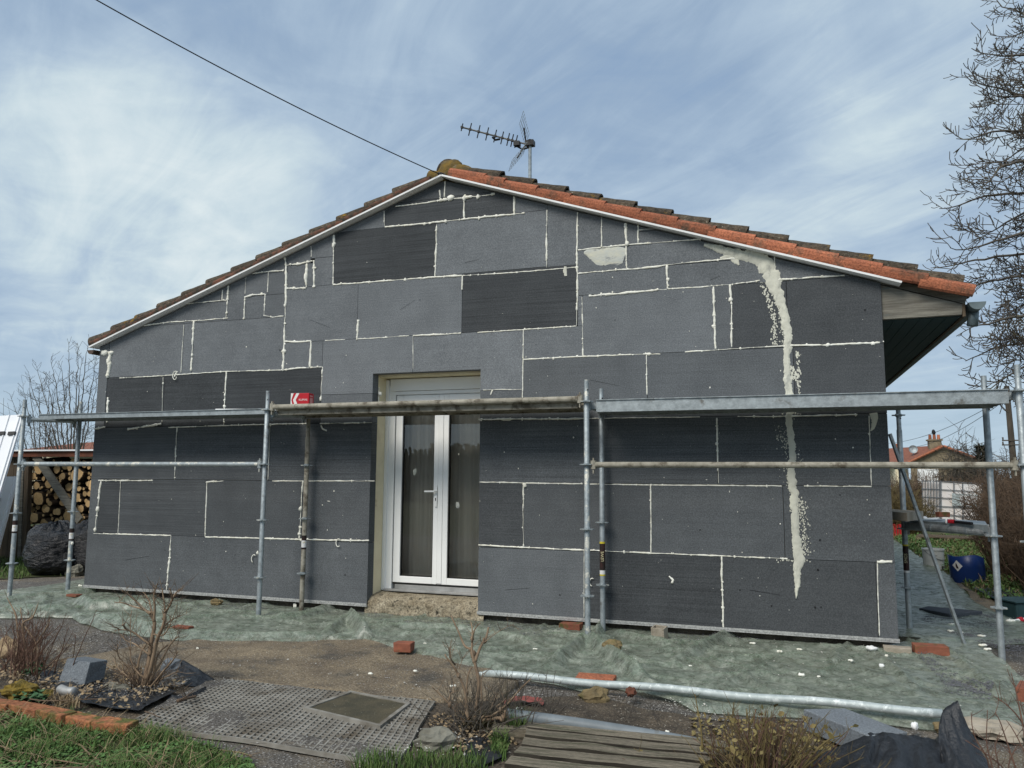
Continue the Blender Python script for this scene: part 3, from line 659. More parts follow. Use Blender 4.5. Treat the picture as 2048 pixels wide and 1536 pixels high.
# ---- cream adhesive smeared over the joint
def smear(name, line, mt, th=.0035, edge=.5, flecks=(), y=-.001, wk=.86):
    """line: (px, py, left width px, right width px)"""
    m_ = MB(); L, Rr = [], []
    dens = []
    for p, q in zip(line[:-1], line[1:]):
        n = max(2, int(math.hypot(q[0]-p[0], q[1]-p[1])/2.5))
        dens += [tuple(p[k]+(q[k]-p[k])*t/n for k in range(4)) for t in range(n)]
    dens.append(line[-1])
    for t, (x, yy, l, r) in enumerate(dens):
        i0, i1 = dens[max(0, t-2)], dens[min(len(dens)-1, t+2)]
        dx, dy = i1[0]-i0[0], i1[1]-i0[1]; q = math.hypot(dx, dy) or 1; nx, ny = dy/q, -dx/q     # to the right of the way down
        jl = 1+edge*(noise.noise(Vector((t*.21, 3, 1)))+.6*noise.noise(Vector((t*.9, 8, 1)))); jr = 1+edge*(noise.noise(Vector((t*.21, 13, 1)))+.6*noise.noise(Vector((t*.9, 18, 1))))
        L.append((x-nx*l*jl*wk, yy-ny*l*jl*wk)); Rr.append((x+nx*r*jr*wk, yy+ny*r*jr*wk))
    n = len(dens); K = 6
    for t in range(n):
        for k in range(K+1):
            s = k/K; x = L[t][0]*(1-s)+Rr[t][0]*s; yy = L[t][1]*(1-s)+Rr[t][1]*s
            p = W(x, yy, 0); edge_ = min(s, 1-s)*2
            yv = y - th*(min(1, edge_*2.2)*(.6+.5*noise.noise(Vector((x*.12, yy*.05, 2)))+.45*noise.noise(Vector((x*.3, yy*.22, 6)))))
            if k in (0, K): yv = .0015
            m_.v.append((p.x, yv, p.z))
    for t in range(n-1):
        for k in range(K):
            b_ = t*(K+1)+k; m_.f.append((b_, b_+K+1, b_+K+2, b_+1)); m_.m.append(0)
    for (x, yy, rp) in flecks:
        c0 = W(x, yy, 0); rr = rp/260; yq = -.0014-.0022*rnd.random()
        ring = [(c0.x+rr*(.8+.5*noise.noise(Vector((x, yy, q_))))*math.cos(q_*1.05), yq, c0.z+rr*1.5*(.8+.5*noise.noise(Vector((yy, x, q_))))*math.sin(q_*1.05)) for q_ in range(6)]
        m_.face(list(reversed(ring)))
    return m_.build(name, mt, gable, smooth=True)
fl = []
def band(line, n, w0, r0, r1):
    for _ in range(n):
        t = rnd.random()*(len(line)-1); i = int(t); q = t-i; x = line[i][0]*(1-q)+line[i+1][0]*q; y = line[i][1]*(1-q)+line[i+1][1]*q
        fl.append((x+rnd.gauss(0, w0), y+rnd.gauss(0, 1.5), rnd.uniform(r0, r1)))
band([(1524,565),(1541,610),(1548,650),(1550,692)], 150, 3.2, .5, 2.4)
band([(1541,575),(1556,610),(1566,650),(1568,692)], 130, 4.5, .5, 2.2)
band([(1594,705),(1597,740),(1598,788)], 90, 2.2, .5, 2.3)
band([(1584,735),(1588,760)], 50, 4, .8, 3)
band([(1598,995),(1602,1030),(1606,1070),(1610,1110)], 260, 7, .5, 1.9)
band([(1568,870),(1600,930)], 60, 9, .5, 1.8); band([(1560,1120),(1612,1122)], 30, 7, .6, 2)
band([(1582,820),(1586,836)], 40, 9, .6, 2.2); band([(1560,850),(1568,900),(1575,970)], 70, 6, .5, 1.6)
smear('adhesive_smear', [(1408,490,3,4),(1440,498,9,9),(1480,512,10,14),(1512,517,12,22),(1534,536,18,22),(1545,560,18,20),(1556,590,12,13),(1568,625,11,10),(1575,660,10,10),(1576,692,9,10),
  (1573,712,8,8),(1574,750,8,9),(1576,790,7,13),(1579,822,7,8),(1578,845,8,7),(1582,880,7,9),(1586,915,9,8),(1583,930,8,9),(1583,955,11,9),(1588,985,10,10),(1589,1020,9,9),(1591,1060,9,9),(1594,1100,10,13),(1598,1122,12,13),(1594,1138,9,9),(1595,1165,7,7),(1593,1190,3,3),(1592,1197,.5,.5)], M['mortar'], .012, .52, fl)
smear('adhesive_smear', [(1440,516,4,2),(1460,512,6,6),(1474,522,8,5),(1478,530,2,2)], M['mortar'], .003, .5)
smear('adhesive_smear', [(1747,826,10,10),(1749,840,7,8),(1746,856,4,4),(1741,862,1,1)], M['mortar'], .003, .4)
smear('adhesive_smear', [(1168,506,3,3),(1178,505,12,10),(1200,512,22,18),(1225,512,20,22),(1243,512,20,22),(1249,514,15,20)], M['patch'], .003, .18)
smear('adhesive_smear', [(1131,533,3,3),(1130,541,5,4),(1132,552,4,3)], M['mortar'], .004, .5)
# loose foam flecks stuck to the boards
fk = MB()
for _ in range(230):
    x, y = rnd.uniform(200, 1770), rnd.uniform(420, 1240)
    p = W(x, y, 0)
    if p.z > roofz(p.x)-.05 or p.z < .16 or (DL > p.x > ER): continue
    s = rnd.choice((.0018, .0022, .003, .0045))
    fk.blob((p.x, -.001, p.z), (s*rnd.uniform(.7, 1.6), s*.6, s*rnd.uniform(.7, 1.8)), rnd.random()*50, .3, 5, 3)
for q in [(1346,1160,.008),(1420,775,.006),(1225,555,.005),(668,982,.007),(645,1010,.005),(655,1060,.005),(447,785,.005),(295,783,.004),(1225,585,.008),(1440,478,.004),(515,1105,.014),(1147,875,.006),(452,1103,.006)]:
    p = W(q[0], q[1], 0); fk.blob((p.x, -.002, p.z), (q[2], q[2]*.6, q[2]*1.4), q[0], .4, 6, 4)
tag(fk.build('foam_flecks', M['foam'], gable), kind='stuff')

# small holes and scuffs in the boards
hk = MB()
for x, y in ((1025, 690), (1730, 620), (1640, 1080), (1548, 1140), (1636, 1140), (1543, 1212), (1642, 1214), (1700, 860), (1560, 855), (1630, 1215), (980, 960), (1340, 1210), (470, 1110), (840, 600), (1230, 640), (1480, 1180), (1120, 1190), (560, 700), (330, 1100), (690, 1150), (1400, 1060), (1680, 990), (1210, 1010), (300, 690)):
    p = W(x, y, 0); r_ = rnd.uniform(.004, .009); ring = [(p.x+r_*math.cos(t)*rnd.uniform(.7, 1.3), -.0012, p.z+r_*math.sin(t)*rnd.uniform(.7, 1.3)) for t in [k*.9 for k in range(7)]]; hk.face(list(reversed(ring)))
for (x0, y0), (x1, y1) in (((930, 525), (960, 518)), ((1165, 455), (1180, 480)), ((1240, 470), (1248, 482)), ((1420, 560), (1440, 552)), ((620, 640), (660, 655)), ((1010, 1180), (1060, 1176)), ((1500, 1180), (1560, 1190)), ((250, 1120), (300, 1112)), ((800, 620), (830, 600)), ((1180, 760), (1240, 772))):
    p, q = W(x0, y0, 0), W(x1, y1, 0); hk.face([(p.x, -.0012, p.z+.0015), (q.x, -.0012, q.z+.001), (q.x, -.0012, q.z-.001), (p.x, -.0012, p.z-.0015)])
tag(hk.build('board_holes', M['black'], gable), kind='stuff')

# ---- french door
door = empty('french_door', (0, 0, 0), parent=house); door.location = (-RX, -4.5, 0)
YD = .335; DXO = -.033
fr = MB()
fr.box((-3.9445, YD-.045, .235), (-3.905, YD+.06, 2.425)); fr.box((-3.907, YD-.03, .235), (-3.835, YD+.06, 2.36))
fr.box((DXR-.07, YD-.03, .235), (DXR+.01, YD+.06, 2.36)); fr.box((-3.835, YD-.03, 2.262), (DXR-.07, YD+.06, 2.30))
fr.build('door_frame', M['white'], door, bevel=.003)
sb = MB(); sb.box((-3.893, YD-.045, 2.303), (DXR, YD+.06, 2.432)); sb.build('shutter_box', M['white'], door, bevel=.004)
th_ = MB(); th_.box((-3.90, YD-.075, .233), (DXR, YD+.05, .252)); th_.box((-3.80, YD-.02, .252), (DXR-.12, YD+.05, .295))
th_.build('threshold', M['alu'], door, bevel=.002)
gk = MB(); gk.box((-3.834, YD-.008, .2965), (DXR-.075, YD+.01, .314)); gk.box((-3.833, YD-.008, .315), (-3.828, YD+.02, 2.26)); gk.build('gasket', M['rubber'], door)
ZB, ZT = .316, 2.258
for lx, rx, sl_, s_ in ((-3.827, -3.330, .078, .050), (-3.326, -2.79, .108, .078)):
    lf = MB()
    lf.box((lx, YD-.018, ZB), (lx+sl_, YD+.045, ZT)); lf.box((rx-s_, YD-.018, ZB), (rx, YD+.045, ZT))
    lf.box((lx+sl_, YD-.0175, ZB), (rx-s_, YD+.0445, ZB+.065)); lf.box((lx+sl_, YD-.0175, ZT-.078), (rx-s_, YD+.0445, ZT))
    lf.build('door_leaf', M['white'], door, bevel=.004)
    bd = MB(); gx0, gx1, gz0, gz1 = lx+sl_, rx-s_, ZB+.065, ZT-.078
    for q in (((gx0, gz0), (gx0+.008, gz1)), ((gx1-.008, gz0), (gx1, gz1)), ((gx0+.008, gz0), (gx1-.008, gz0+.008)), ((gx0+.008, gz1-.008), (gx1-.008, gz1))):
        bd.box((q[0][0], YD-.004, q[0][1]), (q[1][0], YD+.03, q[1][1]))
    bd.build('glazing_bead', M['rubber'], door)
    gl = MB(); gl.box((gx0+.006, YD+.006, gz0+.006), (gx1-.006, YD+.012, gz1-.006)); gl.build('glass_pane', M['glass'], door)
ms = MB(); ms.box((-3.327, YD-.026, ZB+.01), (-3.275, YD-.0185, ZT-.01)); ms.build('meeting_strip', M['white'], door, bevel=.002)
hp = W(870, 985, YD-.03); hd = MB()
hd.box((hp.x-.004, YD-.034, hp.z-.145), (hp.x+.024, YD-.0265, hp.z+.075))
hd.tube([(hp.x+.012, YD-.03, hp.z+.012), (hp.x+.012, YD-.07, hp.z+.012)], .009, 8); hd.tube([(hp.x+.014, YD-.07, hp.z+.012), (hp.x-.10, YD-.072, hp.z+.010)], .010, 8)
hd.build('door_handle', M['white'], door, bevel=.002)
ky = MB(); ky.box((hp.x+.005, YD-.0355, hp.z-.085), (hp.x+.014, YD-.0345, hp.z-.055)); ky.build('keyhole', M['black'], door)
for (x, y, wx, wz, sd_) in ((829, 943, .022, .035, 3), (915, 1010, .020, .035, 8), (917, 908, .007, .008, 5)):
    p = W(x, y, YD); q_ = MB(); ring = []
    for t in range(14):
        aa = t*2*math.pi/14; k = 1+.5*noise.noise(Vector((math.cos(aa)*1.6, math.sin(aa)*1.6, sd_*2.2))); ring.append((p.x+wx*k*math.cos(aa), YD+.0052, p.z+wz*k*math.sin(aa)))
    q_.face(list(reversed(ring))); q_.build('paper_scrap', M['patch'], door)
# curtains and the dim room behind
cu = MB()
for x0, x1, sd_ in ((-3.84, -3.30, 0), (-3.34, -2.72, 4)):
    cu.grid(90, 2, lambda u, v: (x0+(x1-x0)*u, .50+.014*math.sin(u*24+sd_)+.006*math.sin(u*53+2*sd_)+.012*math.sin(u*9+sd_), .27+2.1*v))
cu.build('curtain', M['curtain'], door, smooth=True)
rm = MB(); rm.box((XL+.35, 3.4, -.05), (XR-.35, 3.5, 2.7)); rm.box((XL+.35, .47, 2.62), (XR-.35, 3.5, 2.7)); rm.box((XL+.35, .47, .14), (XR-.35, 3.5, .2)); rm.build('room', M['plaster'], door)

# ---- roof
roof = empty('roof', (0, 0, 0), parent=house); roof.location = (-RX, -4.5, 0)
def slope(sgn): return Matrix(((sgn*CS, 0, SN*sgn, RX), (0, 1, 0, 0), (-SN, 0, CS, RZ), (0, 0, 0, 1)))
LR, LLf = (1.515-RX)/CS, (RX+7.715)/CS
vprof = [(-.076, .020), (-.083, .055), (-.080, .085), (-.058, .108), (-.025, .120), (.02, .121), (.065, .105), (.095, .06)]
def tile_mesh(name, prof, th, L, lift, mt, taper=1.0, rough_=.0, seed=0):
    m_ = MB(); n = len(prof); ns = 6; inner = [(y*(1 if abs(y) < .02 else 1-th/abs(y)*1.0), z-th) for y, z in prof]
    for s in range(ns+1):
        t = s/ns; k = 1+(taper-1)*(1-t)
        for loop in (prof, inner):
            for i, (y, z) in enumerate(loop):
                jit = rough_*noise.noise(Vector((t*5+seed, i*.9, seed)))
                m_.v.append((t*L, y*k+jit, z*k+lift*t+jit))
    st_ = 2*n
    for s in range(ns):
        for i in range(n-1):
            p_ = s*st_+i; m_.f.append((p_, p_+st_, p_+st_+1, p_+1)); m_.m.append(0)
            p_ += n; m_.f.append((p_, p_+1, p_+st_+1, p_+st_)); m_.m.append(0)
        for i in (0, n-1):
            p_ = s*st_+i; qd = (p_, p_+n, p_+n+st_, p_+st_); m_.f.append(qd if i == 0 else qd[::-1]); m_.m.append(0)
    for s in (0, ns):
        for i in range(n-1):
            p_ = s*st_+i; qd = (p_, p_+1, p_+n+1, p_+n); m_.f.append(qd if s == 0 else qd[::-1]); m_.m.append(0)
    me = m_.mesh(name, mt, False); return me
arc = [(.092*math.cos(math.pi*(1-t/8)), .092*math.sin(math.pi*(1-t/8))) for t in range(9)]
verge_me = tile_mesh('verge_tile', vprof, .016, .405, .024, M['tile'])
verge_me2 = tile_mesh('verge_tile', [(y, z*.60+.006) for y, z in vprof], .011, .405, .014, M['tile_brown'])
cover_mes = [tile_mesh('cover_tile', arc, .015, .44, .034, M['moss'], .86, .010, s_) for s_ in range(4)]
EXP = .3558
def jig(a_): return rnd.uniform(-a_, a_)
for sgn, L, vm in ((1, LR, verge_me), (-1, LLf, verge_me2)):
    S = slope(sgn); n = int((L-.30)/EXP)+1
    for k in range(n):
        s0 = L-.405-k*EXP
        inst('verge_tile', vm, roof, S @ Matrix.Translation((max(s0, .06), jig(.002), jig(.002))) @ Matrix.Rotation(jig(.006), 4, 'Z'))
        inst('cover_tile', rnd.choice(cover_mes), roof, S @ Matrix.Translation((max(s0+.015-.14*(sgn > 0), .10), .065+jig(.008), (.098 if sgn > 0 else .066)+jig(.005))) @ Matrix.Rotation(jig(.02), 4, 'Z'))
    # the rest of the slope: rows of cover and channel tiles
    m_ = MB(); NY = int((YB+.3-.13)/.215)*10
    rows = int(L/EXP)+1
    for r_ in range(rows):
        s1 = L-r_*EXP+.02; s0 = max(.0, s1-.42)
        m_.grid(NY, 1, lambda u, v: (lambda yy: tuple(S @ Vector((s0+(s1-s0)*v, yy, .055+.105*abs(math.sin(math.pi*(yy-.15+.1075)/.215))**.7+.03*v+.006*noise.noise(Vector((yy*9, r_*3, v)))))))(.15+(YB+.3-.15)*u))
    tag(m_.build('tile_rows', M['moss'], roof), kind='stuff')
    tr = MB(); trl = (1.012-RX)/CS if sgn > 0 else L-.005
    tr.box((0.0, -.088, .001), (trl, .05, .018)); vv = [tuple(S @ Vector(p)) for p in tr.v]; tr.v = vv
    tr.build('verge_strip', M['white_trim'], roof)
    dk = MB(); dk.box((.03, .05, -.012), (L-.02, YB+.25, .045)); dk.v = [tuple(S @ Vector(p)) for p in dk.v]; dk.build('roof_deck', M['oldwood'], roof)
rid = [(.125*math.cos(math.pi*(1-t/10)), .02+.135*math.sin(math.pi*(1-t/10))) for t in range(11)]
rid_me = tile_mesh('ridge_tile', rid, .016, .45, .022, M['moss'], .9, .004, 2)
for k in range(23):
    inst('ridge_tile', rid_me, roof, Matrix.Translation((RX+jig(.004), .10+.40*k+.42, RZ+.070)) @ Matrix.Rotation(R(-90), 4, 'Z'))
m_ = MB(); m_.blob((RX+.03, .09, RZ+.088), (.145, .11, .152), 3, .10, 20, 14, ns=2.4); m_.blob((RX+.16, .06, RZ+.06), (.16, .10, .085), 9, .2, 12, 8); m_.blob((RX-.13, .06, RZ+.05), (.12, .09, .07), 14, .2, 12, 8)
m_.build('ridge_mortar', M['lichen'], roof, smooth=True)
# eave on the far right: grey rafter board, teal soffit boards, zinc gutter with an outlet
bm_ = MB(); bm_.prism([(.87, 2.748), (1.46, 2.752), (1.47, 2.838), (.87, 3.042)], .03, .085)
bm_.build('rafter_board', M['oldwood'], house).location = (-RX, -4.5, 0)
sof = empty('soffit', parent=house); sof.location = (-RX, -4.5, 0)
for k in range(6):
    q = MB(); x0 = .872+k*.099; q.box((x0, .087, 2.745), (x0+.095, YB, 2.763)); q.build('soffit_board', M['teal'], sof)
q = MB(); q.box((1.467, .03, 2.735), (1.488, YB, 2.845)); q.build('fascia_board', M['shedwood'], house).location = (-RX, -4.5, 0)
def gutter(name, x, z, mt, r_=.065, outlet=None):
    m_ = MB(); n = 10
    for (ra, fl_) in ((r_, 0), (r_-.006, 1)):
        m_.grid(n, 12, lambda u, v: (x-ra*math.cos(math.pi*u), -.03+(YB+.1)*v, z-ra*math.sin(math.pi*u)))
    ring = [(x-r_*math.cos(math.pi*t/n), -.031, z-r_*math.sin(math.pi*t/n)) for t in range(n+1)]; m_.face(ring)
    if outlet: m_.tube([(x, .12, z-.05), (x-.015, .12, z-.17)], .042, 12)
    o = m_.build(name, mt, house, smooth=True); o.location = (-RX, -4.5, 0); return o
gutter('gutter', 1.565, 2.838, M['zinc'], .062, True)
gutter('gutter', -7.74, 2.880, M['brown_gutter'], .05)

# ================================================================== SCAFFOLD
scaf = empty('scaffold', (-3.2, -.35, 0), 'galvanised steel tube scaffold with three decks standing along the insulated gable', 'scaffold')
def SB(m_, name, mats, parent=None, **k):
    o = m_.build(name, mats, parent or scaf, **k)
    if parent is None: o.location = (3.2, .35, 0)
    return o
def rosette_mesh():
    m_ = MB(); n = 16; pts = []
    for k in range(n):
        a_ = 2*math.pi*k/n; r_ = .062 if k % 2 == 0 else .053; pts.append((r_*math.cos(a_), r_*math.sin(a_)))
    b_ = 0
    m_.v = [(x, y, -.0045) for x, y in pts]+[(x, y, .0045) for x, y in pts]
    m_.f = [tuple(reversed(range(n))), tuple(range(n, 2*n))]+[(k, (k+1) % n, n+(k+1) % n, n+k) for k in range(n)]; m_.m = [0]*len(m_.f)
    m_.tube([(0, 0, -.014), (0, 0, .014)], .0275, 12)
    return m_.mesh('rosette', M['galv_drips'])
ros = rosette_mesh()
def standard(x, y, zt, zs, mt='galv', tilt=(0, 0), z0=0.0, open_=True):
    m_ = MB(); n = 14
    m_.tube([(0, 0, z0), (0, 0, zt-.20), (0, 0, zt-.195), (0, 0, zt)], [.02415, .02415, .0205, .0205], n, cap=False)
    m_.lathe([(.0205, zt), (.017, zt), (.017, zt-.12)], n); m_.lathe([(.0, z0+.02), (.02415, z0)], n)
    m_.tube([(.012, -.0205, zt-.09), (.012, -.0212, zt-.09)], .007, 8, mi=1)
    o = m_.build('standard', [M[mt], M['black']], scaf, smooth=False)
    for p in o.data.polygons: p.use_smooth = len(p.vertices) == 4
    o.location = (x+3.2, y+.35, gz(x, y)+.004); o.rotation_euler = (R(tilt[0]), R(tilt[1]), rnd.uniform(0, .2))
    for z in zs: inst('rosette', ros, o, Matrix.Translation((0, 0, z)) @ Matrix.Rotation(rnd.uniform(0, 1), 4, 'Z'))
    return o
ZS = [.42, .97, 1.515, 2.055]
YO, YI = -.55, -.105
XO = [W(34, 1000, YO).x, W(527, 1000, YO).x, W(1174, 1000, YO).x, 1.675]
XI = [W(148, 1000, YI).x, W(611, 1000, YI).x, W(1204, 1000, YI).x, W(1990, 1100, 0.03).x]
s_out = [standard(x, YO, 2.245, ZS, 'galv_drips' if k in (0, 2) else 'galv') for k, x in enumerate(XO)]
s_in = [standard(XI[0], YI, 2.25, ZS, 'galv_drips'), standard(XI[1], YI, 2.0, ZS[:3], 'galv_dirty'), standard(XI[2], YI, 2.21, [.45, 1.0, 2.055], 'galv'), standard(XI[3], .03, 2.24, ZS, 'galv')]
pS = G(1820, 1270); s_side = standard(pS.x, pS.y, 2.06, [.42, .95, 1.5, 2.0], 'galv')
def ledger(p0, p1, mt='galv_drips', r_=.0242):
    m_ = MB(); p0, p1 = Vector(p0), Vector(p1); d = (p1-p0).normalized()
    m_.tube([p0+d*.075, p1-d*.075], r_, 12)
    for p, s in ((p0, 1), (p1, -1)):      # wedge heads
        q = p+d*s*.058; m_.tube([q-Vector((0, 0, .036)), q+Vector((0, 0, .036))], .025, 8)
        m_.box(tuple(q+Vector((-.004, -.016, -.075))), tuple(q+Vector((.006, .012, .058))))
    o = SB(m_, 'ledger', M[mt]); return o
ledger((XO[0], YO, 1.515), (XO[1], YO, 1.515)); ledger((XO[2], YO, 1.515), (XO[3], YO, 1.515), 'galv_dirty')
ledger((XO[1], YO, 2.082), (XO[2], YO, 2.082), 'galv_dirty', .026)
for k in range(3): ledger((XO[k], YO, 2.02), (XI[k], YI, 2.02), 'galv')
ledger((XO[3], YO, 2.03), (XI[3], .03, 2.03), 'galv')
zsl = W(1820, 1052, pS.y).z
ledger((pS.x, pS.y, zsl), (XI[3], .03, zsl+.02), 'wrap', .034)
for t in (.34, .55, .74):                     # bands of tape round that tube
    m_ = MB(); p0, p1 = Vector((pS.x, pS.y, zsl)), Vector((XI[3], .03, zsl+.02)); m_.tube([p0.lerp(p1, t), p0.lerp(p1, t+.025)], .0375, 12); SB(m_, 'tape_band', M['galv'])
def deck(x0, x1, z0, lip, mt, yo=YO+.028, yi=YI+.03):
    m_ = MB(); n = 26
    m_.box((x0, yo, z0), (x1, yo+.004, z0+lip)); m_.box((x0, yi-.004, z0), (x1, yi, z0+lip))
    m_.box((x0, yo-.012, z0+lip), (x1, yo+.018, z0+lip+.006))                # rolled upper rim
    m_.box((x0+.002, yo+.004, z0+lip-.012), (x1-.002, yi-.004, z0+lip-.006))
    for k in range(1, 4):
        y = yo+(yi-yo)*k/4; m_.box((x0+.003, y-.012, z0+.012), (x1-.003, y+.012, z0+lip-.012))
    for k in range(9):
        x = x0+.05+(x1-x0-.1)*k/8; m_.box((x-.02, yo+.004, z0+.02), (x+.02, yi-.004, z0+lip-.0125))
    m_.box((x0-.0005, yo+.004, z0+.01), (x0+.004, yi-.004, z0+lip-.013)); m_.box((x1-.004, yo+.004, z0+.01), (x1+.0005, yi-.004, z0+lip-.013))
    for sx in (x0, x1):
        for yy in (yo+.05, yi-.09):
            s = 1 if sx == x1 else -1; m_.box((min(sx, sx+s*.07), yy, z0+.03), (max(sx, sx+s*.07), yy+.04, z0+lip-.014))
    return SB(m_, 'deck', M[mt])
deck(W(75, 833, YO).x, W(533, 822, YO).x, 2.018, .050, 'galv')
deck(XO[1]+.10, XO[2]-.09, 2.006, .084, 'galv_dirty', YO+.04)
deck(W(1191, 812, YO).x, W(2019, 787, YO).x, 1.968, .100, 'galv')
def text_mesh(s, size, mt, name, parent, Mx, depth=.0006):
    cu_ = bpy.data.curves.new(name, 'FONT'); cu_.body = s; cu_.size = size; cu_.extrude = depth; cu_.align_x = 'CENTER'; cu_.align_y = 'CENTER'
    to = bpy.data.objects.new(name+'_tmp', cu_); COL.objects.link(to)
    dg = bpy.context.evaluated_depsgraph_get(); me = bpy.data.meshes.new_from_object(to.evaluated_get(dg)); me.name = name
    bpy.data.objects.remove(to); bpy.data.curves.remove(cu_)
    me.materials.clear(); me.materials.append(mt)
    return inst(name, me, parent, Mx)
def sticker(st_, za, zb, word, up, bands):
    m_ = MB()
    ang = math.atan2(CAM.y-(st_.location.y-.35), CAM.x-(st_.location.x-3.2)) - st_.rotation_euler.z
    def arcs(z0, z1, mi, r_=.0249):
        m_.grid(8, 1, lambda u, v: (r_*math.cos(ang-1.7+3.4*u), r_*math.sin(ang-1.7+3.4*u), z0+(z1-z0)*v), mi)
    arcs(za, zb, 0)
    for q0, q1, mi in bands: arcs(q0, q1, mi, .0251)
    m_.build('sticker', [M['sticker_black'], M['sticker_yellow'], M['print_white']], st_, smooth=True)
    Rz = Matrix.Rotation(ang+R(90), 4, 'Z') @ Matrix.Translation((0, -.0262, (za+zb)/2)) @ Matrix.Rotation(R(90), 4, 'X') @ Matrix.Rotation(R(90 if up else -90), 4, 'Z')
    text_mesh(word, .036, M['sticker_cream'], 'sticker_lettering', st_, Rz)
zt1, zt2 = W(1204, 1083, YI).z, W(1204, 1137, YI).z
sticker(s_in[2], zt2-.02, zt1-.012, 'LEWE', True, [(zt1-.024, zt1-.006, 1), (zt2-.055, zt2-.02, 2), (zt2-.068, zt2-.055, 1)])
zu1, zu2 = W(1818, 1093, pS.y).z, W(1818, 1142, pS.y).z
sticker(s_side, zu2, zu1, 'SMGS', True, [(zu1, zu1+.015, 1), (zu2-.02, zu2, 2)])
for st_, z0 in ((s_in[0], .64), (s_in[1], .66), (s_out[0], .75)):
    sticker(st_, z0, z0+.14, 'S', True, [(z0+.02, z0+.09, 2)])
# things on the decks
pb = W(604, 811, -.40); zd = 2.0905
bx = empty('cardboard_box', (pb.x, -.40, zd), 'red cardboard box with white chevron lettered in white, sitting on the scaffold deck', 'box')
bx.rotation_euler = (0, 0, R(8))
m_ = MB(); bw, bh, bdp = .195, .135, .11; m_.box((-bw/2, -bdp/2, 0), (bw/2, bdp/2, bh)); m_.build('carton', M['red'], bx, bevel=.003)
m_ = MB()
def pr(pts): m_.face([(x, -bdp/2-.0012, z) for x, z in pts])
wx = -bw/2
pr([(wx+.001, .001), (wx+.026, .001), (wx+.008, bh*.5), (wx+.001, bh*.5)]); pr([(wx+.001, bh*.5), (wx+.008, bh*.5), (wx+.030, bh-.001), (wx+.001, bh-.001)])
pr([(wx+.050, .001), (wx+.085, .001), (wx+.054, bh*.5), (wx+.026, bh*.5)]); pr([(wx+.026, bh*.5), (wx+.054, bh*.5), (wx+.092, bh-.001), (wx+.060, bh-.001)])
m_.build('chevron_print', M['print_white'], bx)
text_mesh('KLIMAS', .028, M['print_white'], 'lettering', bx, Matrix.Translation((.036, -bdp/2-.001, bh*.50)) @ Matrix.Rotation(R(90), 4, 'X'))
m_ = MB(); m_.box((bw/2+.0002, -.03, .03), (bw/2+.0012, .03, .09)); m_.box((bw/2+.0002, -.03, .10), (bw/2+.0012, .03, .115)); m_.build('side_label', M['print_pink'], bx)
p0, p1 = W(432, 812, -.42), W(560, 814, -.36)
m_ = MB(); q0 = Vector((0, 0, 0)); q1 = Vector((p1.x-p0.x, .06, -.012)); m_.tube([q0, q1], .011, 8)
tag(m_.build('foam_rod', M['white_trim'], loc=(p0.x, -.42, 2.083)), 'thin white batten lying across two scaffold decks beside the red box', 'batten')

# leaning strip and loose steel
m_ = MB(); A, B = G(1932, 1300), W(1779, 868, .30); dd = (B-A); L = dd.length
for s in (0,):
    m_.box((-.016, -.008, 0), (.016, .008, L)); m_.box((-.016, .008, 0), (-.010, .026, L))
o = m_.build('steel_strip', M['galv'], bevel=.001); o.matrix_world = Matrix.Translation(A) @ dd.to_track_quat('Z', 'Y').to_matrix().to_4x4()
tag(o, 'thin grey metal strip leaning against the house corner between two scaffold poles', 'metal strip')
m_ = MB(); A, B = G(975, 1347, .062), G(1885, 1426, .115); n = 20
m_.tube([A.lerp(B, t/n)+Vector((0, 0, .006*math.sin(t*.9))) for t in range(n+1)], .0245, 14, cap=True)
hd_ = (A-B).normalized(); m_.box((-.035, -.014, -.022), (.03, .014, .006), M=Matrix.Translation(A+hd_*.03) @ hd_.to_track_quat('X', 'Z').to_matrix().to_4x4()); m_.tube([A+hd_*.002, A+hd_*.03], [.0245, .014], 10)
o = m_.build('scaffold_tube', M['galv_bright'], smooth=False)
for p in o.data.polygons: p.use_smooth = len(p.vertices) == 4
tag(o, 'bright galvanised tube lying on the ground along the edge of the green sheet', 'steel tube')

# ================================================================== GREEN POLYTHENE
def poly_len(pts):
    L = [0]
    for p, q in zip(pts[:-1], pts[1:]): L.append(L[-1]+math.hypot(q[0]-p[0], q[1]-p[1]))
    return L
def at_len(pts, L, t):
    s = t*L[-1]
    for i in range(len(pts)-1):
        if s <= L[i+1] or i == len(pts)-2:
            k = (s-L[i])/max(1e-9, L[i+1]-L[i]); return (pts[i][0]+(pts[i+1][0]-pts[i][0])*k, pts[i][1]+(pts[i+1][1]-pts[i][1])*k)
FOLDS = []
def fold(pxs, h_, w_): FOLDS.append(([tuple(G(*q)[:2]) for q in pxs], h_, w_))
fold([(0, 1230), (70, 1232), (140, 1230)], .07, .10); fold([(150, 1212), (185, 1228), (290, 1226), (345, 1238)], .10, .07); fold([(175, 1250), (260, 1264), (345, 1276)], .07, .10)
fold([(0, 1212), (60, 1205), (145, 1200), (200, 1190)], .06, .07); fold([(345, 1278), (480, 1284), (640, 1284)], .04, .07); fold([(533, 1254), (600, 1246), (700, 1218), (735, 1208)], .07, .08)
fold([(697, 1247), (716, 1268), (732, 1287)], .13, .08); fold([(650, 1284), (697, 1247)], .07, .07); fold([(775, 1266), (870, 1268), (957, 1276), (1030, 1290), (1080, 1307)], .055, .045)
fold([(1100, 1349), (1140, 1315), (1173, 1291)], .08, .08); fold([(1173, 1291), (1210, 1322), (1250, 1352), (1290, 1372)], .11, .07); fold([(1192, 1284), (1212, 1258)], .09, .05); fold([(1225, 1278), (1290, 1292), (1350, 1306)], .05, .05)
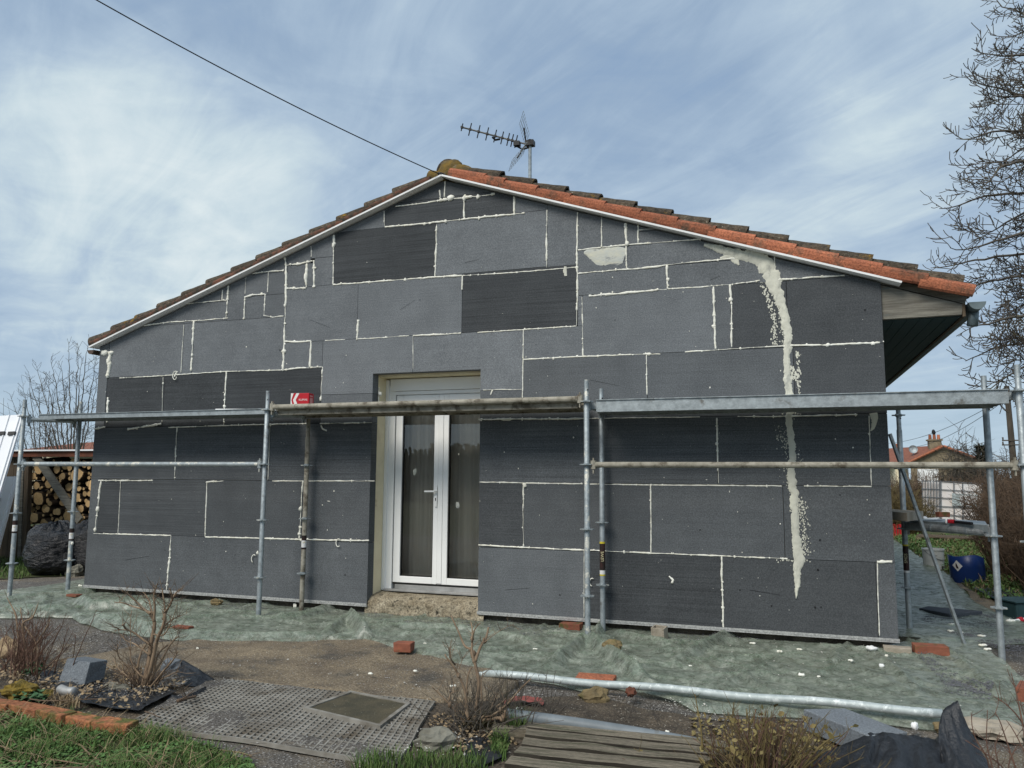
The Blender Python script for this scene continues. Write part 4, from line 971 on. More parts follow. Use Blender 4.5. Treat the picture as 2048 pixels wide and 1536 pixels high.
fold([(1352, 1334), (1420, 1302), (1488, 1270), (1502, 1262)], .075, .08); fold([(1508, 1268), (1600, 1275), (1700, 1285)], .03, .05); fold([(1722, 1308), (1765, 1330), (1810, 1372), (1840, 1405)], .03, .05)
fold([(1905, 1328), (1940, 1352), (1985, 1392), (2005, 1408)], .035, .05); fold([(1800, 1262), (1820, 1275), (1846, 1294)], .05, .05); fold([(2010, 1328), (2048, 1360)], .04, .05)
fold([(1500, 1300), (1650, 1380), (1760, 1400)], .02, .08); fold([(1560, 1330), (1720, 1352), (1860, 1420)], .02, .07); fold([(1272, 1390), (1330, 1406), (1400, 1426)], .05, .05); fold([(1000, 1320), (1100, 1330)], .02, .06)
fold([(300, 1215), (420, 1232), (520, 1236)], .025, .05); fold([(820, 1300), (930, 1320), (1000, 1345)], .025, .06)
frn = random.Random(77)
for k_ in range(190):
    x, y = frn.uniform(-9, 2.3), frn.uniform(-1.7, -.05); a_ = frn.choice((frn.gauss(.15, .3), frn.gauss(-.55, .3), frn.gauss(1.2, .4))); L_ = frn.uniform(.25, 1.1)
    q_ = [(x, y)]
    for j_ in range(4): a_ += frn.gauss(0, .22); q_.append((q_[-1][0]+math.cos(a_)*L_/4, q_[-1][1]+math.sin(a_)*L_/4))
    FOLDS.append((q_, frn.uniform(.010, .036), frn.uniform(.018, .042)))
FBOX = [(min(p[0] for p in q)-w_, max(p[0] for p in q)+w_, min(p[1] for p in q)-w_, max(p[1] for p in q)+w_) for q, h_, w_ in FOLDS]
def foldz(x, y):
    z = 0
    for (pts, h_, w_), (bx0, bx1, by0, by1) in zip(FOLDS, FBOX):
        if not (bx0 < x < bx1 and by0 < y < by1): continue
        best = 9; along = 0; tot = len(pts)-1
        for i in range(len(pts)-1):
            ax, ay = pts[i]; bx_, by_ = pts[i+1]; vx, vy = bx_-ax, by_-ay; l2 = vx*vx+vy*vy
            t = max(0, min(1, ((x-ax)*vx+(y-ay)*vy)/l2)); dx, dy = x-ax-vx*t, y-ay-vy*t; d_ = math.hypot(dx, dy)
            if d_ < best: best = d_; along = (i+t)/tot
        if best < w_*2.2:
            e_ = min(1, min(along, 1-along)*5+.35)
            z = max(z, h_*e_*max(0, 1-best/(w_*1.0))**.8 if best < w_ else 0)
    return z
def crinkle(x, y):
    wx, wy = x+.12*noise.noise(Vector((x*1.5, y*1.5, 2))), y+.12*noise.noise(Vector((x*1.5, y*1.5, 7)))
    r1 = 1-abs(noise.noise(Vector((wx*1.7+wy*.8, wy*3.4-wx*.5, 4))))*2.2
    r2 = 1-abs(noise.noise(Vector((wx*4.4-wy*1.5, wy*6+wx*1.2, 14))))*2.4
    r3 = 1-abs(noise.noise(Vector((wx*11, wy*13, 24))))*2.4
    return .010*max(0, r1)**4+.006*max(0, r2)**3+.0025*max(0, r3)**2
front = [tuple(G(*q)[:2]) for q in ((-260, 1232), (-120, 1240), (10, 1237), (145, 1238), (165, 1250), (200, 1262), (260, 1273), (340, 1283), (430, 1289), (560, 1292), (650, 1287), (728, 1288), (800, 1306), (880, 1327), (957, 1344), (1040, 1361), (1130, 1378), (1168, 1388), (1215, 1376), (1272, 1388), (1330, 1407), (1392, 1427), (1500, 1436), (1600, 1442), (1750, 1456), (1900, 1472), (2048, 1492), (2200, 1500))]
back = [(-12.6, .05), (-11.2, .4), (-9.7, .62), (-9.3, 1.5), (-8.6, 1.4), (-7.55, .9), (-7.45, .06), (-5.5, .06), (-3.96, .06), (-3.93, .025), (-2.76, .04), (-2.70, .06), (-1, .06), (.72, .06), (.95, .35), (1.4, .75), (2.2, .75), (2.6, .2)]
Lf, Lb = poly_len(front), poly_len(back)
# pair the two outlines by x so that the threads of the sheet run straight
def by_x(pts, x):
    for i in range(len(pts)-1):
        if pts[i][0] <= x <= pts[i+1][0]:
            k = (x-pts[i][0])/max(1e-9, pts[i+1][0]-pts[i][0]); return pts[i][1]+(pts[i+1][1]-pts[i][1])*k
    return pts[0][1] if x < pts[0][0] else pts[-1][1]
m_ = MB(); NX, NYs = 560, 110
fx = sorted(front)
def mainsheet(u, v):
    x, yf = at_len(front, Lf, u); xb = -12.0+14.4*u
    # back point: same share of the width along the wall
    xb = x if -9 < x < 1.2 else x
    yb = by_x(back, xb); yb = max(yb, yf+.2)
    y = yf+(yb-yf)*v
    x_ = x+.03*noise.noise(Vector((x*4, y*4, 3)))*(1 if v < .05 else .3); y_ = y+(.03*noise.noise(Vector((x*5, 1, 3))) if v < .02 else 0)
    z = .046+gz(x_, y_)+foldz(x_, y_)+crinkle(x_, y_)
    e_ = min(1, v/.035); z = z*(.45+.55*e_)
    if v == 0: z = min(z, .012+gz(x_, y_)+.4*foldz(x_, y_))
    return (x_, y_, z)
m_.grid(NX, NYs, mainsheet)
tag(m_.build('polythene_sheet', M['sheet'], smooth=True), 'crumpled translucent green plastic sheet spread at the foot of the gable', 'plastic sheet')
rf = [(2.38, 11.8), (2.34, 9.5), (2.29, 7.8), (2.26, 5.5), (2.12, 4.2), (2.03, 2.94), (2.16, 1.7), (2.35, .9), (2.5, .55)]
Lr = poly_len(rf); m_ = MB()
def sidesheet(u, v):
    x1_, y1_ = at_len(rf, Lr, u); x0_ = .74; x_ = x0_+(x1_-x0_)*v; y_ = y1_ + (.55-y1_)*0 + .05*noise.noise(Vector((x_*2, y1_*2, 1)))
    z = .052+gz(x_, y_)+1.6*crinkle(x_*.9, y_*.7+5)+.03*max(0, noise.noise(Vector((x_*1.2, y_*.5, 31))))
    if v == 1: z = .012
    return (x_, y_, z)
m_.grid(220, 50, sidesheet)
tag(m_.build('polythene_sheet', M['sheet'], smooth=True), 'dusty green plastic sheet running back beside the side wall towards the white bucket', 'plastic sheet')
def sheet_top(x, y): return .05+gz(x, y)+foldz(x, y)+crinkle(x, y)

# lower deck of the side scaffold, seen end on over its cross tube
A, B = Vector((pS.x+.03, pS.y, zsl)), Vector((XI[3]-.03, .03, zsl+.02))
for k in range(2):
    t0, t1 = (.02, .49) if k == 0 else (.51, .98)
    p, q = A.lerp(B, t0), A.lerp(B, t1); dv = Vector((.12, .62, 0))
    m_ = MB(); zt_ = .055
    m_.hexa([p+Vector((0, -.02, .0)), q+Vector((0, -.02, .0)), q+dv+Vector((0, 0, .0)), p+dv, p+Vector((0, -.02, zt_)), q+Vector((0, -.02, zt_)), q+dv+Vector((0, 0, zt_)), p+dv+Vector((0, 0, zt_))])
    SB(m_, 'deck', M['galv'])
dk_top = zsl+.066
def on_side_deck(px, py): return G(px, py, dk_top)
def brick_mb(sx=.22, sy=.105, sz=.06, jit=.004, seed=0):
    m_ = MB()
    n = 4
    for ax in range(1): pass
    c8 = []
    for z in (0, sz):
        for x, y in ((-sx/2, -sy/2), (sx/2, -sy/2), (sx/2, sy/2), (-sx/2, sy/2)):
            c8.append(Vector((x+rnd.uniform(-jit, jit), y+rnd.uniform(-jit, jit), z+(rnd.uniform(-jit, jit) if z else 0))))
    m_.hexa(c8); return m_
def brick(name, px, py, rz, label, mt='brick', size=(.22, .105, .06), z=None, tilt=(0, 0), cat='brick', group=None, bev=.005):
    zz = 0.06 if z is None else z; p = G(px, py, zz)
    if z is None: zz = sheet_top(p.x, p.y)-.004; p = G(px, py, zz)
    o = brick_mb(*size).build(name, M[mt], bevel=bev, loc=(p.x, p.y, zz), rot=(R(tilt[0]), R(tilt[1]), R(rz)))
    return tag(o, label, cat, group)
def stone(name, px, py, r_, label, mt='stone', seed=1, z=None, amp=.3, rz=0, cat='stone', nu=14, nv=10, group=None):
    p = G(px, py, .05)
    zz = sheet_top(p.x, p.y) if z is None else z
    m_ = MB(); m_.blob((0, 0, r_[2]*.6), r_, seed, amp, nu, nv, ns=1.8)
    o = m_.build(name, M[mt], loc=(p.x, p.y, zz), rot=(0, 0, R(rz)), smooth=False); return tag(o, label, cat, group)
o = brick('brick', 1886, 1034, 20, 'reddish brick left on the low side deck by the caged tank', z=dk_top, size=(.11, .06, .05))
p = on_side_deck(1856, 1040); m_ = MB(); m_.grid(16, 12, lambda u, v: (-.10+.22*u, -.06+.14*v, .012+.03*max(0, noise.noise(Vector((u*4, v*4, 3))))*min(1, 6*u, 6*(1-u))))
tag(m_.build('plastic_bag', M['white_trim'], loc=tuple(p), smooth=True), 'pale crumpled plastic bag lying on the low side deck', 'plastic bag')
m_ = MB(); p0, p1 = on_side_deck(1905, 1046), on_side_deck(1944, 1050); m_.tube([p0+Vector((0, 0, .012)), p1+Vector((0, 0, .012))], .012, 8); m_.tube([p0+Vector((-.03, 0, .014)), p0.lerp(p1, .12)+Vector((0, 0, .014))], .017, 8, mi=1)
tag(m_.build('tool_handle', [M['black'], M['red']]), 'dark tool handle with a red collar resting on the low side deck', 'tool')
m_ = MB(); p0 = Vector((1.0, 3.2, dk_top+.01)); q0, q1 = G(1776, 1038, dk_top+.01), G(1815, 1043, dk_top+.01)
m_.hexa([q0, q1, q1+Vector((.2, .5, 0)), q0+Vector((.1, .5, 0)), q0+Vector((0, 0, .07)), q1+Vector((0, 0, .07)), q1+Vector((.2, .5, .07)), q0+Vector((.1, .5, .07))])
tag(m_.build('cream_board', M['block']), 'cream coloured board lying on the side deck just behind the house corner', 'board')

# ================================================================== BRICKS, STONES AND SCRAPS
brick('brick', 808, 1302, 8, 'small red brick with mossy side standing on the green sheet near the tall pruned shrub', size=(.14, .11, .07))
brick('brick', 1142, 1258, -4, 'red brick lying by the foot of a scaffold pole under the gable', size=(.20, .10, .055))
brick('brick', 1795, 1306, -2, 'pale pinkish brick beside a redder brick at the house corner', 'block', size=(.20, .10, .05))
brick('brick', 1861, 1308, 6, 'reddish brown brick paired with a paler one at the house corner', size=(.24, .11, .07))
brick('tile_piece', 148, 1193, -3, 'piece of red tile against the foot of the inner scaffold pole', size=(.16, .08, .025), cat='tile piece')
brick('tile_piece', 366, 1257, 2, 'thin red tile behind the tall pruned shrub', size=(.18, .07, .022), cat='tile piece')
brick('wood_offcut', 95, 1189, 12, 'brown sliver of wood between the two end scaffold poles', 'shedwood', size=(.26, .05, .02), cat='wood offcut')
brick('roof_tile_piece', 1192, 1359, 4, 'flat red tile under the loose steel tube', 'tile', size=(.26, .14, .025), cat='tile piece')
brick('brick', 2056, 1400, 70, 'red brick standing half out of view by the thorny twigs', size=(.2, .1, .09))
stone('stone', 1188, 1388, (.085, .07, .055), 'olive brown stone in front of the loose steel tube', seed=4, z=.0)
stone('stone', 1225, 1312, (.068, .055, .045), 'rusty brown stone weighing down the tented green sheet', 'stone', 7)
stone('stone', 433, 1210, (.072, .05, .035), 'tan stone on the sheet under the long wall', 'stone', 9)
stone('stone', 872, 1228, (.10, .05, .03), 'flat brown stone leaning on the concrete door step', 'stone', 12)
stone('stone', 1262, 1394, (.035, .04, .03), 'small dark rusty lump where the sheet passes under the tube', 'rust', 15)
stone('stone', 150, 1145, (.12, .09, .10), 'grey stone beside the black bin bag', 'grey_stone', 18, z=.0)
stone('stone', 40, 1388, (.135, .07, .055), 'wide stone covered in orange yellow moss behind the brick edging', 'lichen_stone', 22, z=.035, amp=.45)
stone('stone', 96, 1392, (.038, .028, .03), 'small round yellow stone next to the mossy one', 'lichen_stone', 26, z=.04)
stone('stone', 232, 1374, (.10, .035, .03), 'mossy half buried stone at the foot of the pruned shrub', 'grey_stone', 29, z=.03)
stone('stone', 870, 1480, (.10, .08, .07), 'rough grey brown lump of mortar under the centre shrub', 'grey_stone', 33, z=.0)
stone('stone', 1885, 1455, (.05, .035, .03), 'ochre stone tucked in the black film fold', 'stone', 36, z=.03)
stone('stone', 1990, 1462, (.15, .10, .05), 'flat tan stone beside the raised black film', 'block', 39, z=.02, amp=.4)
stone('stone', 15, 1300, (.12, .06, .09), 'pale weathered stump behind the dry bush', 'straw', 42, z=.0, amp=.35)
# hollow block
pb = G(1320, 1277, .05); hb = MB(); z0 = sheet_top(pb.x, pb.y)-.005; s, t_ = .058, .012
hb.box((-s, -s*.8, 0), (-s+t_, s*.8, .105)); hb.box((s-t_, -s*.8, 0), (s, s*.8, .105)); hb.box((-s+t_, -s*.8+.0005, 0), (s-t_, -s*.8+t_, .1048)); hb.box((-s+t_, s*.8-t_, 0), (s-t_, s*.8-.0005, .1048)); hb.box((-s+t_, -s*.8+t_, .0), (s-t_, s*.8-t_, .02))
tag(hb.build('hollow_block', M['block'], loc=(pb.x, pb.y, z0), rot=(R(8), 0, R(-14)), bevel=.003), 'small pale hollow clay block standing on the sheet under the gable', 'block')
# foam scraps
FS = [(1748, 1308, .075, .02), (1765, 1335, .03, .015), (1775, 1320, .02, .012), (431, 1208, .0, 0), (590, 1214, .03, .03), (1905, 1253, .05, .015), (1920, 1265, .03, .012), (1900, 1263, .035, .01), (1968, 1292, .05, .012), (1975, 1300, .05, .01), (1960, 1272, .06, .012), (2020, 1246, .06, .02), (1603, 1352, .03, .012),
      (905, 1378, .025, .008), (1410, 1388, .02, .01), (1560, 1309, .025, .012), (740, 1352, .03, .008), (832, 1345, .03, .006), (1830, 1460, .03, .022), (1040, 1418, .03, .018), (1335, 1464, .02, .012), (395, 1300, .014, .008), (160, 1172, .035, .015), (146, 1088, .03, .02),
      (1505, 1290, .03, .008), (1600, 1300, .03, .008), (1380, 1330, .02, .006), (1070, 1302, .025, .006), (850, 1292, .02, .005), (1490, 1310, .02, .006), (1700, 1330, .03, .008), (1640, 1360, .02, .006)]
k = 0
for px, py, L, hh in FS:
    if L == 0: continue
    p = G(px, py, .05); z = sheet_top(p.x, p.y) if py < 1400 else .04
    if px == 1830: z = .06
    if px == 146: p = W(146, 1088, YI-.03); z = p.z
    m_ = MB()
    for q in range(4): m_.blob((rnd.uniform(-.5, .5)*L, rnd.uniform(-.3, .3)*L, hh*.4), (L*rnd.uniform(.3, .55), L*rnd.uniform(.22, .4), hh*rnd.uniform(.7, 1)), px+q, .35, 7, 5)
    o = m_.build('foam_scrap', M['foam'] if px not in (1830, 1040, 1748, 1765) else M['white_trim'], loc=(p.x, p.y, z), smooth=True)
    tag(o, 'white scrap of hardened foam dropped on the ground by the gable', 'foam scrap', 'dropped foam scraps')

# graphite block left in the flower bed
def eps_block(name, base, tops, label):
    m_ = MB(); m_.hexa(base+tops); o = m_.build(name, M['eps'], bevel=.006); o.color = (1.35, 1.38, 1.42, 1); return tag(o, label, 'foam block')
zb = .055
b0, bl, br = G(168, 1371, zb), G(116, 1363, zb), G(209, 1357, zb); bb = bl+br-b0
sh = Vector((.035, .06, 0))
t0 = W(180, 1325, b0.y+.05); tl = W(134, 1317, bl.y+.07); tr = W(216, 1320, br.y+.05); tb = tl+tr-t0
eps_block('foam_block', [b0, br, bb, bl], [t0, tr, tb, tl], 'grey speckled foam block sitting on black film in the flower bed')
zt = .16
A, B, C_, D_ = G(1606, 1418, zt), G(1740, 1472, zt), G(1815, 1464, zt), G(1690, 1416, zt)
dn = Vector((0, 0.02, -.115))
eps_block('foam_slab', [A+dn, B+dn, C_+dn, D_+dn], [A, B, C_, D_], 'long grey foam slab lying tilted between the loose tube and the black film')
zt = .09
A, B, C_, D_ = G(1838, 1216, zt), G(1900, 1228, zt), G(1965, 1222, zt), G(1856, 1212, zt); dn = Vector((0, 0, -.05))
o = eps_block('foam_offcut', [A+dn, B+dn, C_+dn, D_+dn], [A, B, C_, D_], 'dark slim foam offcut lying on the side sheet behind the leaning strip'); o.color = (.7, .7, .74, 1)
pp = G(342, 1342, .05); m_ = MB(); m_.blob((0, 0, .05), (.085, .06, .07), 50, .3, 12, 8); o = m_.build('foam_lump', M['eps'], loc=(pp.x, pp.y, .02)); o.color = (1.4, 1.42, 1.45, 1); tag(o, 'rounded grey foam lump behind the pruned shrub', 'foam lump')
# drinks can
p0, p1 = G(118, 1378, .065), G(149, 1384, .06); m_ = MB(); m_.tube([p0, p0.lerp(p1, .08), p0.lerp(p1, .5)+Vector((0, 0, -.006)), p0.lerp(p1, .93), p1], [.022, .030, .027, .030, .024], 14)
tag(m_.build('drinks_can', M['alu'], smooth=True), 'crushed silver drinks can in front of the grey foam block', 'can')

# brick edging of the bed
EDG = [((-60, 1400), (12, 1409)), ((13, 1408), (70, 1420)), ((70, 1420), (122, 1431)), ((123, 1430), (180, 1443)), ((182, 1442), (252, 1450))]
edg = empty('brick_edging', tuple(G(120, 1435)), 'row of orange edging bricks between lawn and flower bed', 'edging'); ei = Matrix.Translation(-Vector(edg.location))
for k, (q0, q1) in enumerate(EDG):
    z1 = .072+.016*rnd.random(); A, B = G(*q0, z1), G(*q1, z1); d = B-A; d.z = 0; L = d.length-.004; ang = math.atan2(d.y, d.x)
    m_ = brick_mb(L, .10, z1+.02, .004)
    o = m_.build('brick', M['brick_orange'], edg, bevel=.006); c_ = (A+B)/2; nrm = Vector((-d.y, d.x, 0)).normalized()
    o.matrix_local = ei @ Matrix.Translation(Vector((c_.x, c_.y, -.02))+nrm*.05) @ Matrix.Rotation(ang+R(jig(1.5)), 4, 'Z')

# paver grid and manhole
TL, TR, BR, BL = [G(*q) for q in ((430, 1366), (868, 1414), (792, 1540), (262, 1452))]
def matp(u, v):
    p = TL.lerp(TR, u).lerp(BL.lerp(BR, u), v); return Vector((p.x+.010*noise.noise(Vector((p.x*4, p.y*4, 8))), p.y+.010*noise.noise(Vector((p.x*4, p.y*4, 18))), .030+gz(p.x, p.y)+.010*noise.noise(Vector((p.x*2.2, p.y*2.2, 5)))))
m_ = MB(); NU, NV, wb = 42, 23, .0055
def strip(pts, nrm):
    for a_, b_ in zip(pts[:-1], pts[1:]):
        up = Vector((0, 0, .001)); dnn = Vector((0, 0, -.022))
        m_.face([a_-nrm+up, b_-nrm+up, b_+nrm+up, a_+nrm+up]); m_.face([a_-nrm+dnn, b_-nrm+dnn, b_-nrm+up, a_-nrm+up]); m_.face([a_+nrm+up, b_+nrm+up, b_+nrm+dnn, a_+nrm+dnn])
hole = [G(*q) for q in ((700, 1395), (822, 1420), (760, 1468), (605, 1430))]
for i in range(NU+1):
    if True: strip([matp(i/NU, v/14) for v in range(15)], Vector((wb, 0, 0)))
for j in range(NV+1): strip([matp(u/24, j/NV)-Vector((0, 0, .0015)) for u in range(25)], Vector((0, wb, 0)))
tag(m_.build('paver_grid', M['grid']), 'weathered grey plastic paver grid filled with dirt in front of the path', 'paver grid')
MHC = hole[0].lerp(hole[2], .5)
poly_sheet('grid_soil', [tuple(p[:2]) for p in (TL, TR, BR, BL)], M['yard'], .023, .04, rag=.01, extra=lambda x, y: -.03 if math.hypot(x-MHC.x, y-MHC.y) < .50 else .034*max(0, noise.noise(Vector((x*2.3, y*2.3, 12)))+.1)+.008*noise.noise(Vector((x*14, y*14, 2))))
mh = empty('manhole_cover', tuple(hole[0].lerp(hole[2], .5)), 'square manhole cover with pale metal rim set in the paver grid', 'manhole cover'); mi_ = -Vector(mh.location)
cz = .044; m_ = MB(); hc = hole[0].lerp(hole[2], .5)
def hq(k, f_, z): p = hc.lerp(hole[k], f_); return Vector((p.x, p.y, z))+mi_
for k in range(4):
    k2 = (k+1) % 4; q = [hq(k, 1, cz), hq(k, .90, cz), hq(k2, .90, cz), hq(k2, 1, cz)]
    m_.hexa([p-Vector((0, 0, .05)) for p in q]+q)
m_.build('rim', M['grid'], mh)
m_ = MB(); m_.grid(14, 14, lambda u, v: (lambda p: (p.x, p.y, cz-.006+.004*noise.noise(Vector((u*5, v*5, 2)))))(hq(0, .9, 0).lerp(hq(1, .9, 0), u).lerp(hq(3, .9, 0).lerp(hq(2, .9, 0), u), v)))
m_.build('plate', M['plate'], mh, smooth=True)

# wooden boards
wd = empty('wooden_boardwalk', tuple(G(1200, 1490)), 'rotten wooden boards laid as a low walkway beside the grey pipe', 'boardwalk'); wi = Matrix.Translation(-Vector(wd.location))
rowsL = [(1056, 1436), (1053, 1455), (1050, 1470), (1042, 1490), (1026, 1506), (1006, 1530), (985, 1560)]
rowsR = [(1470, 1482), (1462, 1498), (1440, 1512), (1405, 1525), (1388, 1546), (1372, 1574), (1355, 1610)]
zb = .075
for k in range(6):
    z = zb+rnd.uniform(-.004, .010); A, B, C_, D_ = G(*rowsL[k], z), G(*rowsR[k], z+.006), G(*rowsR[k+1], z+.006), G(*rowsL[k+1], z)
    g0 = .11+rnd.uniform(0, .12); A2, D2 = A.lerp(D_, g0), D_.lerp(A, g0*.6); B2, C2 = B.lerp(C_, g0), C_.lerp(B, g0*.8)
    m_ = MB(); n = 24; c_ = (A2+C2)/2; ang = math.atan2((B2-A2).y, (B2-A2).x); Mi = (Matrix.Translation(c_) @ Matrix.Rotation(ang, 4, 'Z')).inverted()
    for i in range(n+1):
        t = i/n; fr_, bk_ = D2.lerp(C2, t), A2.lerp(B2, t); dz = .006*noise.noise(Vector((t*4+k*7, k, 1))); fy = Vector((0, .008*noise.noise(Vector((t*7, k, 5))), 0))
        for q in (fr_+fy+Vector((0, 0, dz)), bk_+fy+Vector((0, 0, dz)), bk_+Vector((0, 0, -.04)), fr_+Vector((0, 0, -.04))): m_.v.append(tuple(Mi @ q))
    for i in range(n):
        for j in range(4): m_.f.append((i*4+j, (i+1)*4+j, (i+1)*4+(j+1) % 4, i*4+(j+1) % 4)); m_.m.append(1 if j in (1, 3) else 0)  # front and back sides carry the painted gap shade
    m_.f += [(0, 1, 2, 3), (n*4+3, n*4+2, n*4+1, n*4)]; m_.m += [0, 0]
    o = m_.build('board', [M['deck'], M['gap_shade_edge']], wd); o.matrix_local = wi @ Mi.inverted()
q_ = [Vector((x, y, 0)) for x, y in ((-1.30, -2.80), (-.34, -2.80), (-.47, -3.60), (-1.20, -3.60))]
poly_sheet('board_bed', [tuple(p[:2]) for p in q_], M['dark_soil'], .054, .04, rag=.02, extra=lambda x, y: .006*noise.noise(Vector((x*9, y*9, 4))))
m_ = MB(); A, B = G(985, 1462, .05), G(1056, 1462, .05); m_.box((0, -.03, -.03), ((B-A).length, .03, .02)); tag(m_.build('timber_stub', M['deck'], loc=tuple(A), rot=(0, 0, math.atan2((B-A).y, (B-A).x))), 'dark rotten timber stub poking out beneath the centre shrub', 'timber')
m_ = MB(); A, B = G(1014, 1430, .09), G(1430, 1478, .075); n = 16; m_.tube([A.lerp(B, t/n)+Vector((0, 0, -.045*(t/n)**2)) for t in range(n+1)], .034, 14, cap=False); m_.tube([A.lerp(B, t/n)+Vector((0, 0, -.045*(t/n)**2)) for t in range(n+1)], .031, 14, cap=False)
tag(m_.build('plastic_pipe', M['pipe'], smooth=True), 'grey plastic pipe half sunk along the back edge of the boards', 'pipe')
m_ = MB(); p = G(1048, 1406, .03); m_.grid(14, 8, lambda u, v: (-.12+.24*u, -.05+.1*v, .03+.02*noise.noise(Vector((u*4, v*3, 2)))+.03*math.sin(u*3)))
tag(m_.build('red_plastic_scrap', M['red_faded'], loc=(p.x, p.y, .0), rot=(0, 0, R(12)), smooth=True), 'faded red plastic scrap behind the centre shrub', 'plastic scrap')

# black film
def drape(name, top, bot, label, mt='film', nu=60, nv=26, amp=.03, sag=.05, seed=0, back=.25):
    """a film hung from a row of raised points down to a row on the ground, and a short way down behind"""
    Lt, Lb_ = [0], [0]
    def al(pts, t):
        k = t*(len(pts)-1); i = min(len(pts)-2, int(k)); return pts[i].lerp(pts[i+1], k-i)
    m_ = MB()
    def fn(u, v):
        a_, b_ = al(top, u), al(bot, u)
        if v < .14:
            t = v/.14; p = a_+Vector((0, back*(1-t), -(1-t)*max(.0, a_.z-.02)))
            return p+Vector((0, 0, .006*noise.noise(Vector((u*9, v*5, seed)))))
        t = (v-.14)/.86; p = a_.lerp(b_, t); p.z = a_.z+(b_.z-a_.z)*(t**.7)
        wv = amp*noise.noise(Vector((u*6+seed, t*3.2, 1)))+amp*.6*(1-abs(noise.noise(Vector((u*11+t*5+seed, t*5-u*3, 4))))*2)
        return p+Vector((0, 0, wv*min(1, t*5+.2)*(.4+.6*(1-t))))
    m_.grid(nu, nv, fn); o = m_.build(name, M[mt], smooth=True); return tag(o, label, 'plastic film')
top = [G(1632, 1500, .05), G(1690, 1486, .11), G(1738, 1462, .17), G(1765, 1462, .17), G(1810, 1467, .155), G(1868, 1474, .15), G(1886, 1470, .17)]
bot = [G(1600, 1600, .0), G(1660, 1640, .0), G(1720, 1650, .02), G(1790, 1650, .04), G(1850, 1650, .03), G(1930, 1650, .02), G(1990, 1650, .0)]
drape('black_film', top, bot, 'sheet of black landscape film draped over the end of the grey foam slab', amp=.045, back=.02)
top = [G(1876, 1480, .16), G(1878, 1444, .22), G(1886, 1414, .28), G(1903, 1402, .31), G(1915, 1395, .33)]
bot = [G(1925, 1610, .0), G(1935, 1605, .0), G(1950, 1600, .0), G(1975, 1585, .0), G(1996, 1560, .0)]
drape('black_film', top, bot, 'stiff fin of black film folded upright by the thorny twigs', nu=30, nv=30, amp=.018, seed=9, back=.05)
top = [G(336, 1317, .10), G(352, 1317, .115), G(372, 1322, .12), G(398, 1338, .10), G(428, 1358, .045)]
bot = [G(352, 1352, .03), G(356, 1368, .03), G(372, 1372, .03), G(392, 1374, .025), G(422, 1370, .02)]
drape('black_film', top, bot, 'curled rim of black film round the back of the pruned shrub', nu=40, nv=14, amp=.012, seed=3, back=.02)
top = [G(340, 1388, .05), G(372, 1392, .05), G(410, 1372, .05)]; bot = [G(330, 1410, .02), G(362, 1412, .02), G(415, 1385, .02)]
drape('black_film', top, bot, 'flat flap of black film at the edge of the paver grid', nu=30, nv=12, amp=.012, seed=5, back=.04)
top = [G(82, 1345, .07), G(100, 1338, .09), G(120, 1345, .07)]; bot = [G(80, 1366, .03), G(100, 1366, .03), G(125, 1368, .03)]
drape('black_film', top, bot, 'crumpled tuft of black film behind the grey foam block', nu=26, nv=12, amp=.03, seed=7, back=.05)
o = poly_sheet('black_film', [tuple(G(*q)[:2]) for q in ((100, 1385), (200, 1372), (300, 1382), (345, 1400), (275, 1440), (200, 1428), (130, 1408))], M['film'], .052, .04, rag=.05, seed=11, extra=lambda x, y: .022*noise.noise(Vector((x*6, y*6, 3)))+.01*noise.noise(Vector((x*16, y*16, 3))), kind=None)
tag(o, 'torn black film showing through the soil in front of the foam block', 'plastic film')
o = poly_sheet('black_film', [tuple(G(*q)[:2]) for q in ((930, 1498), (990, 1478), (1030, 1490), (1010, 1530), (960, 1550), (925, 1530))], M['film'], .03, .04, rag=.05, seed=14, extra=lambda x, y: .022*noise.noise(Vector((x*7, y*7, 3))), kind=None)
tag(o, 'scrap of black film at the corner of the wooden boards', 'plastic film')

# ================================================================== LOOSE GRAINS (nobody could count them)
def pebbles(name, regions, n, r0, r1, mt, zf, seed=1):
    rr = random.Random(seed); v, f = [], []
    def inside(p, poly):
        c_ = False; j = len(poly)-1
        for i in range(len(poly)):
            (xi, yi), (xj, yj) = poly[i], poly[j]
            if (yi > p[1]) != (yj > p[1]) and p[0] < (xj-xi)*(p[1]-yi)/(yj-yi)+xi: c_ = not c_
            j = i
        return c_
    for poly, share in regions:
        xs = [p[0] for p in poly]; ys = [p[1] for p in poly]; k = 0; tries = 0
        while k < n*share and tries < n*40:
            tries += 1; x, y = rr.uniform(min(xs), max(xs)), rr.uniform(min(ys), max(ys))
            if not inside((x, y), poly): continue
            if noise.noise(Vector((x*2.6, y*2.6, seed)))+rr.uniform(-.35, .35) < -.1: continue
            k += 1; s = r0+(r1-r0)*rr.random()**3; z = zf(x, y); b_ = len(v); a_ = rr.uniform(0, 3)
            ca, sa = math.cos(a_)*s, math.sin(a_)*s; e1, e2, hh = rr.uniform(.7, 1.4), rr.uniform(.6, 1.1), rr.uniform(.35, .8)*s
            v += [(x+ca*e1, y+sa*e1, z), (x-sa*e2, y+ca*e2, z+hh*.2), (x-ca*e1, y-sa*e1, z), (x+sa*e2, y-ca*e2, z-hh*.1), (x+ca*.2, y+sa*.2, z+hh), (x, y, z-hh)]
            for i in range(4): f += [(b_+i, b_+(i+1) % 4, b_+4), (b_+(i+1) % 4, b_+i, b_+5)]
    me = bpy.data.meshes.new(name); me.from_pydata(v, [], f); me.materials.append(mt); o = inst(name, me); o['kind'] = 'stuff'; return o
PX = lambda *q: [tuple(G(*p)[:2]) for p in q]
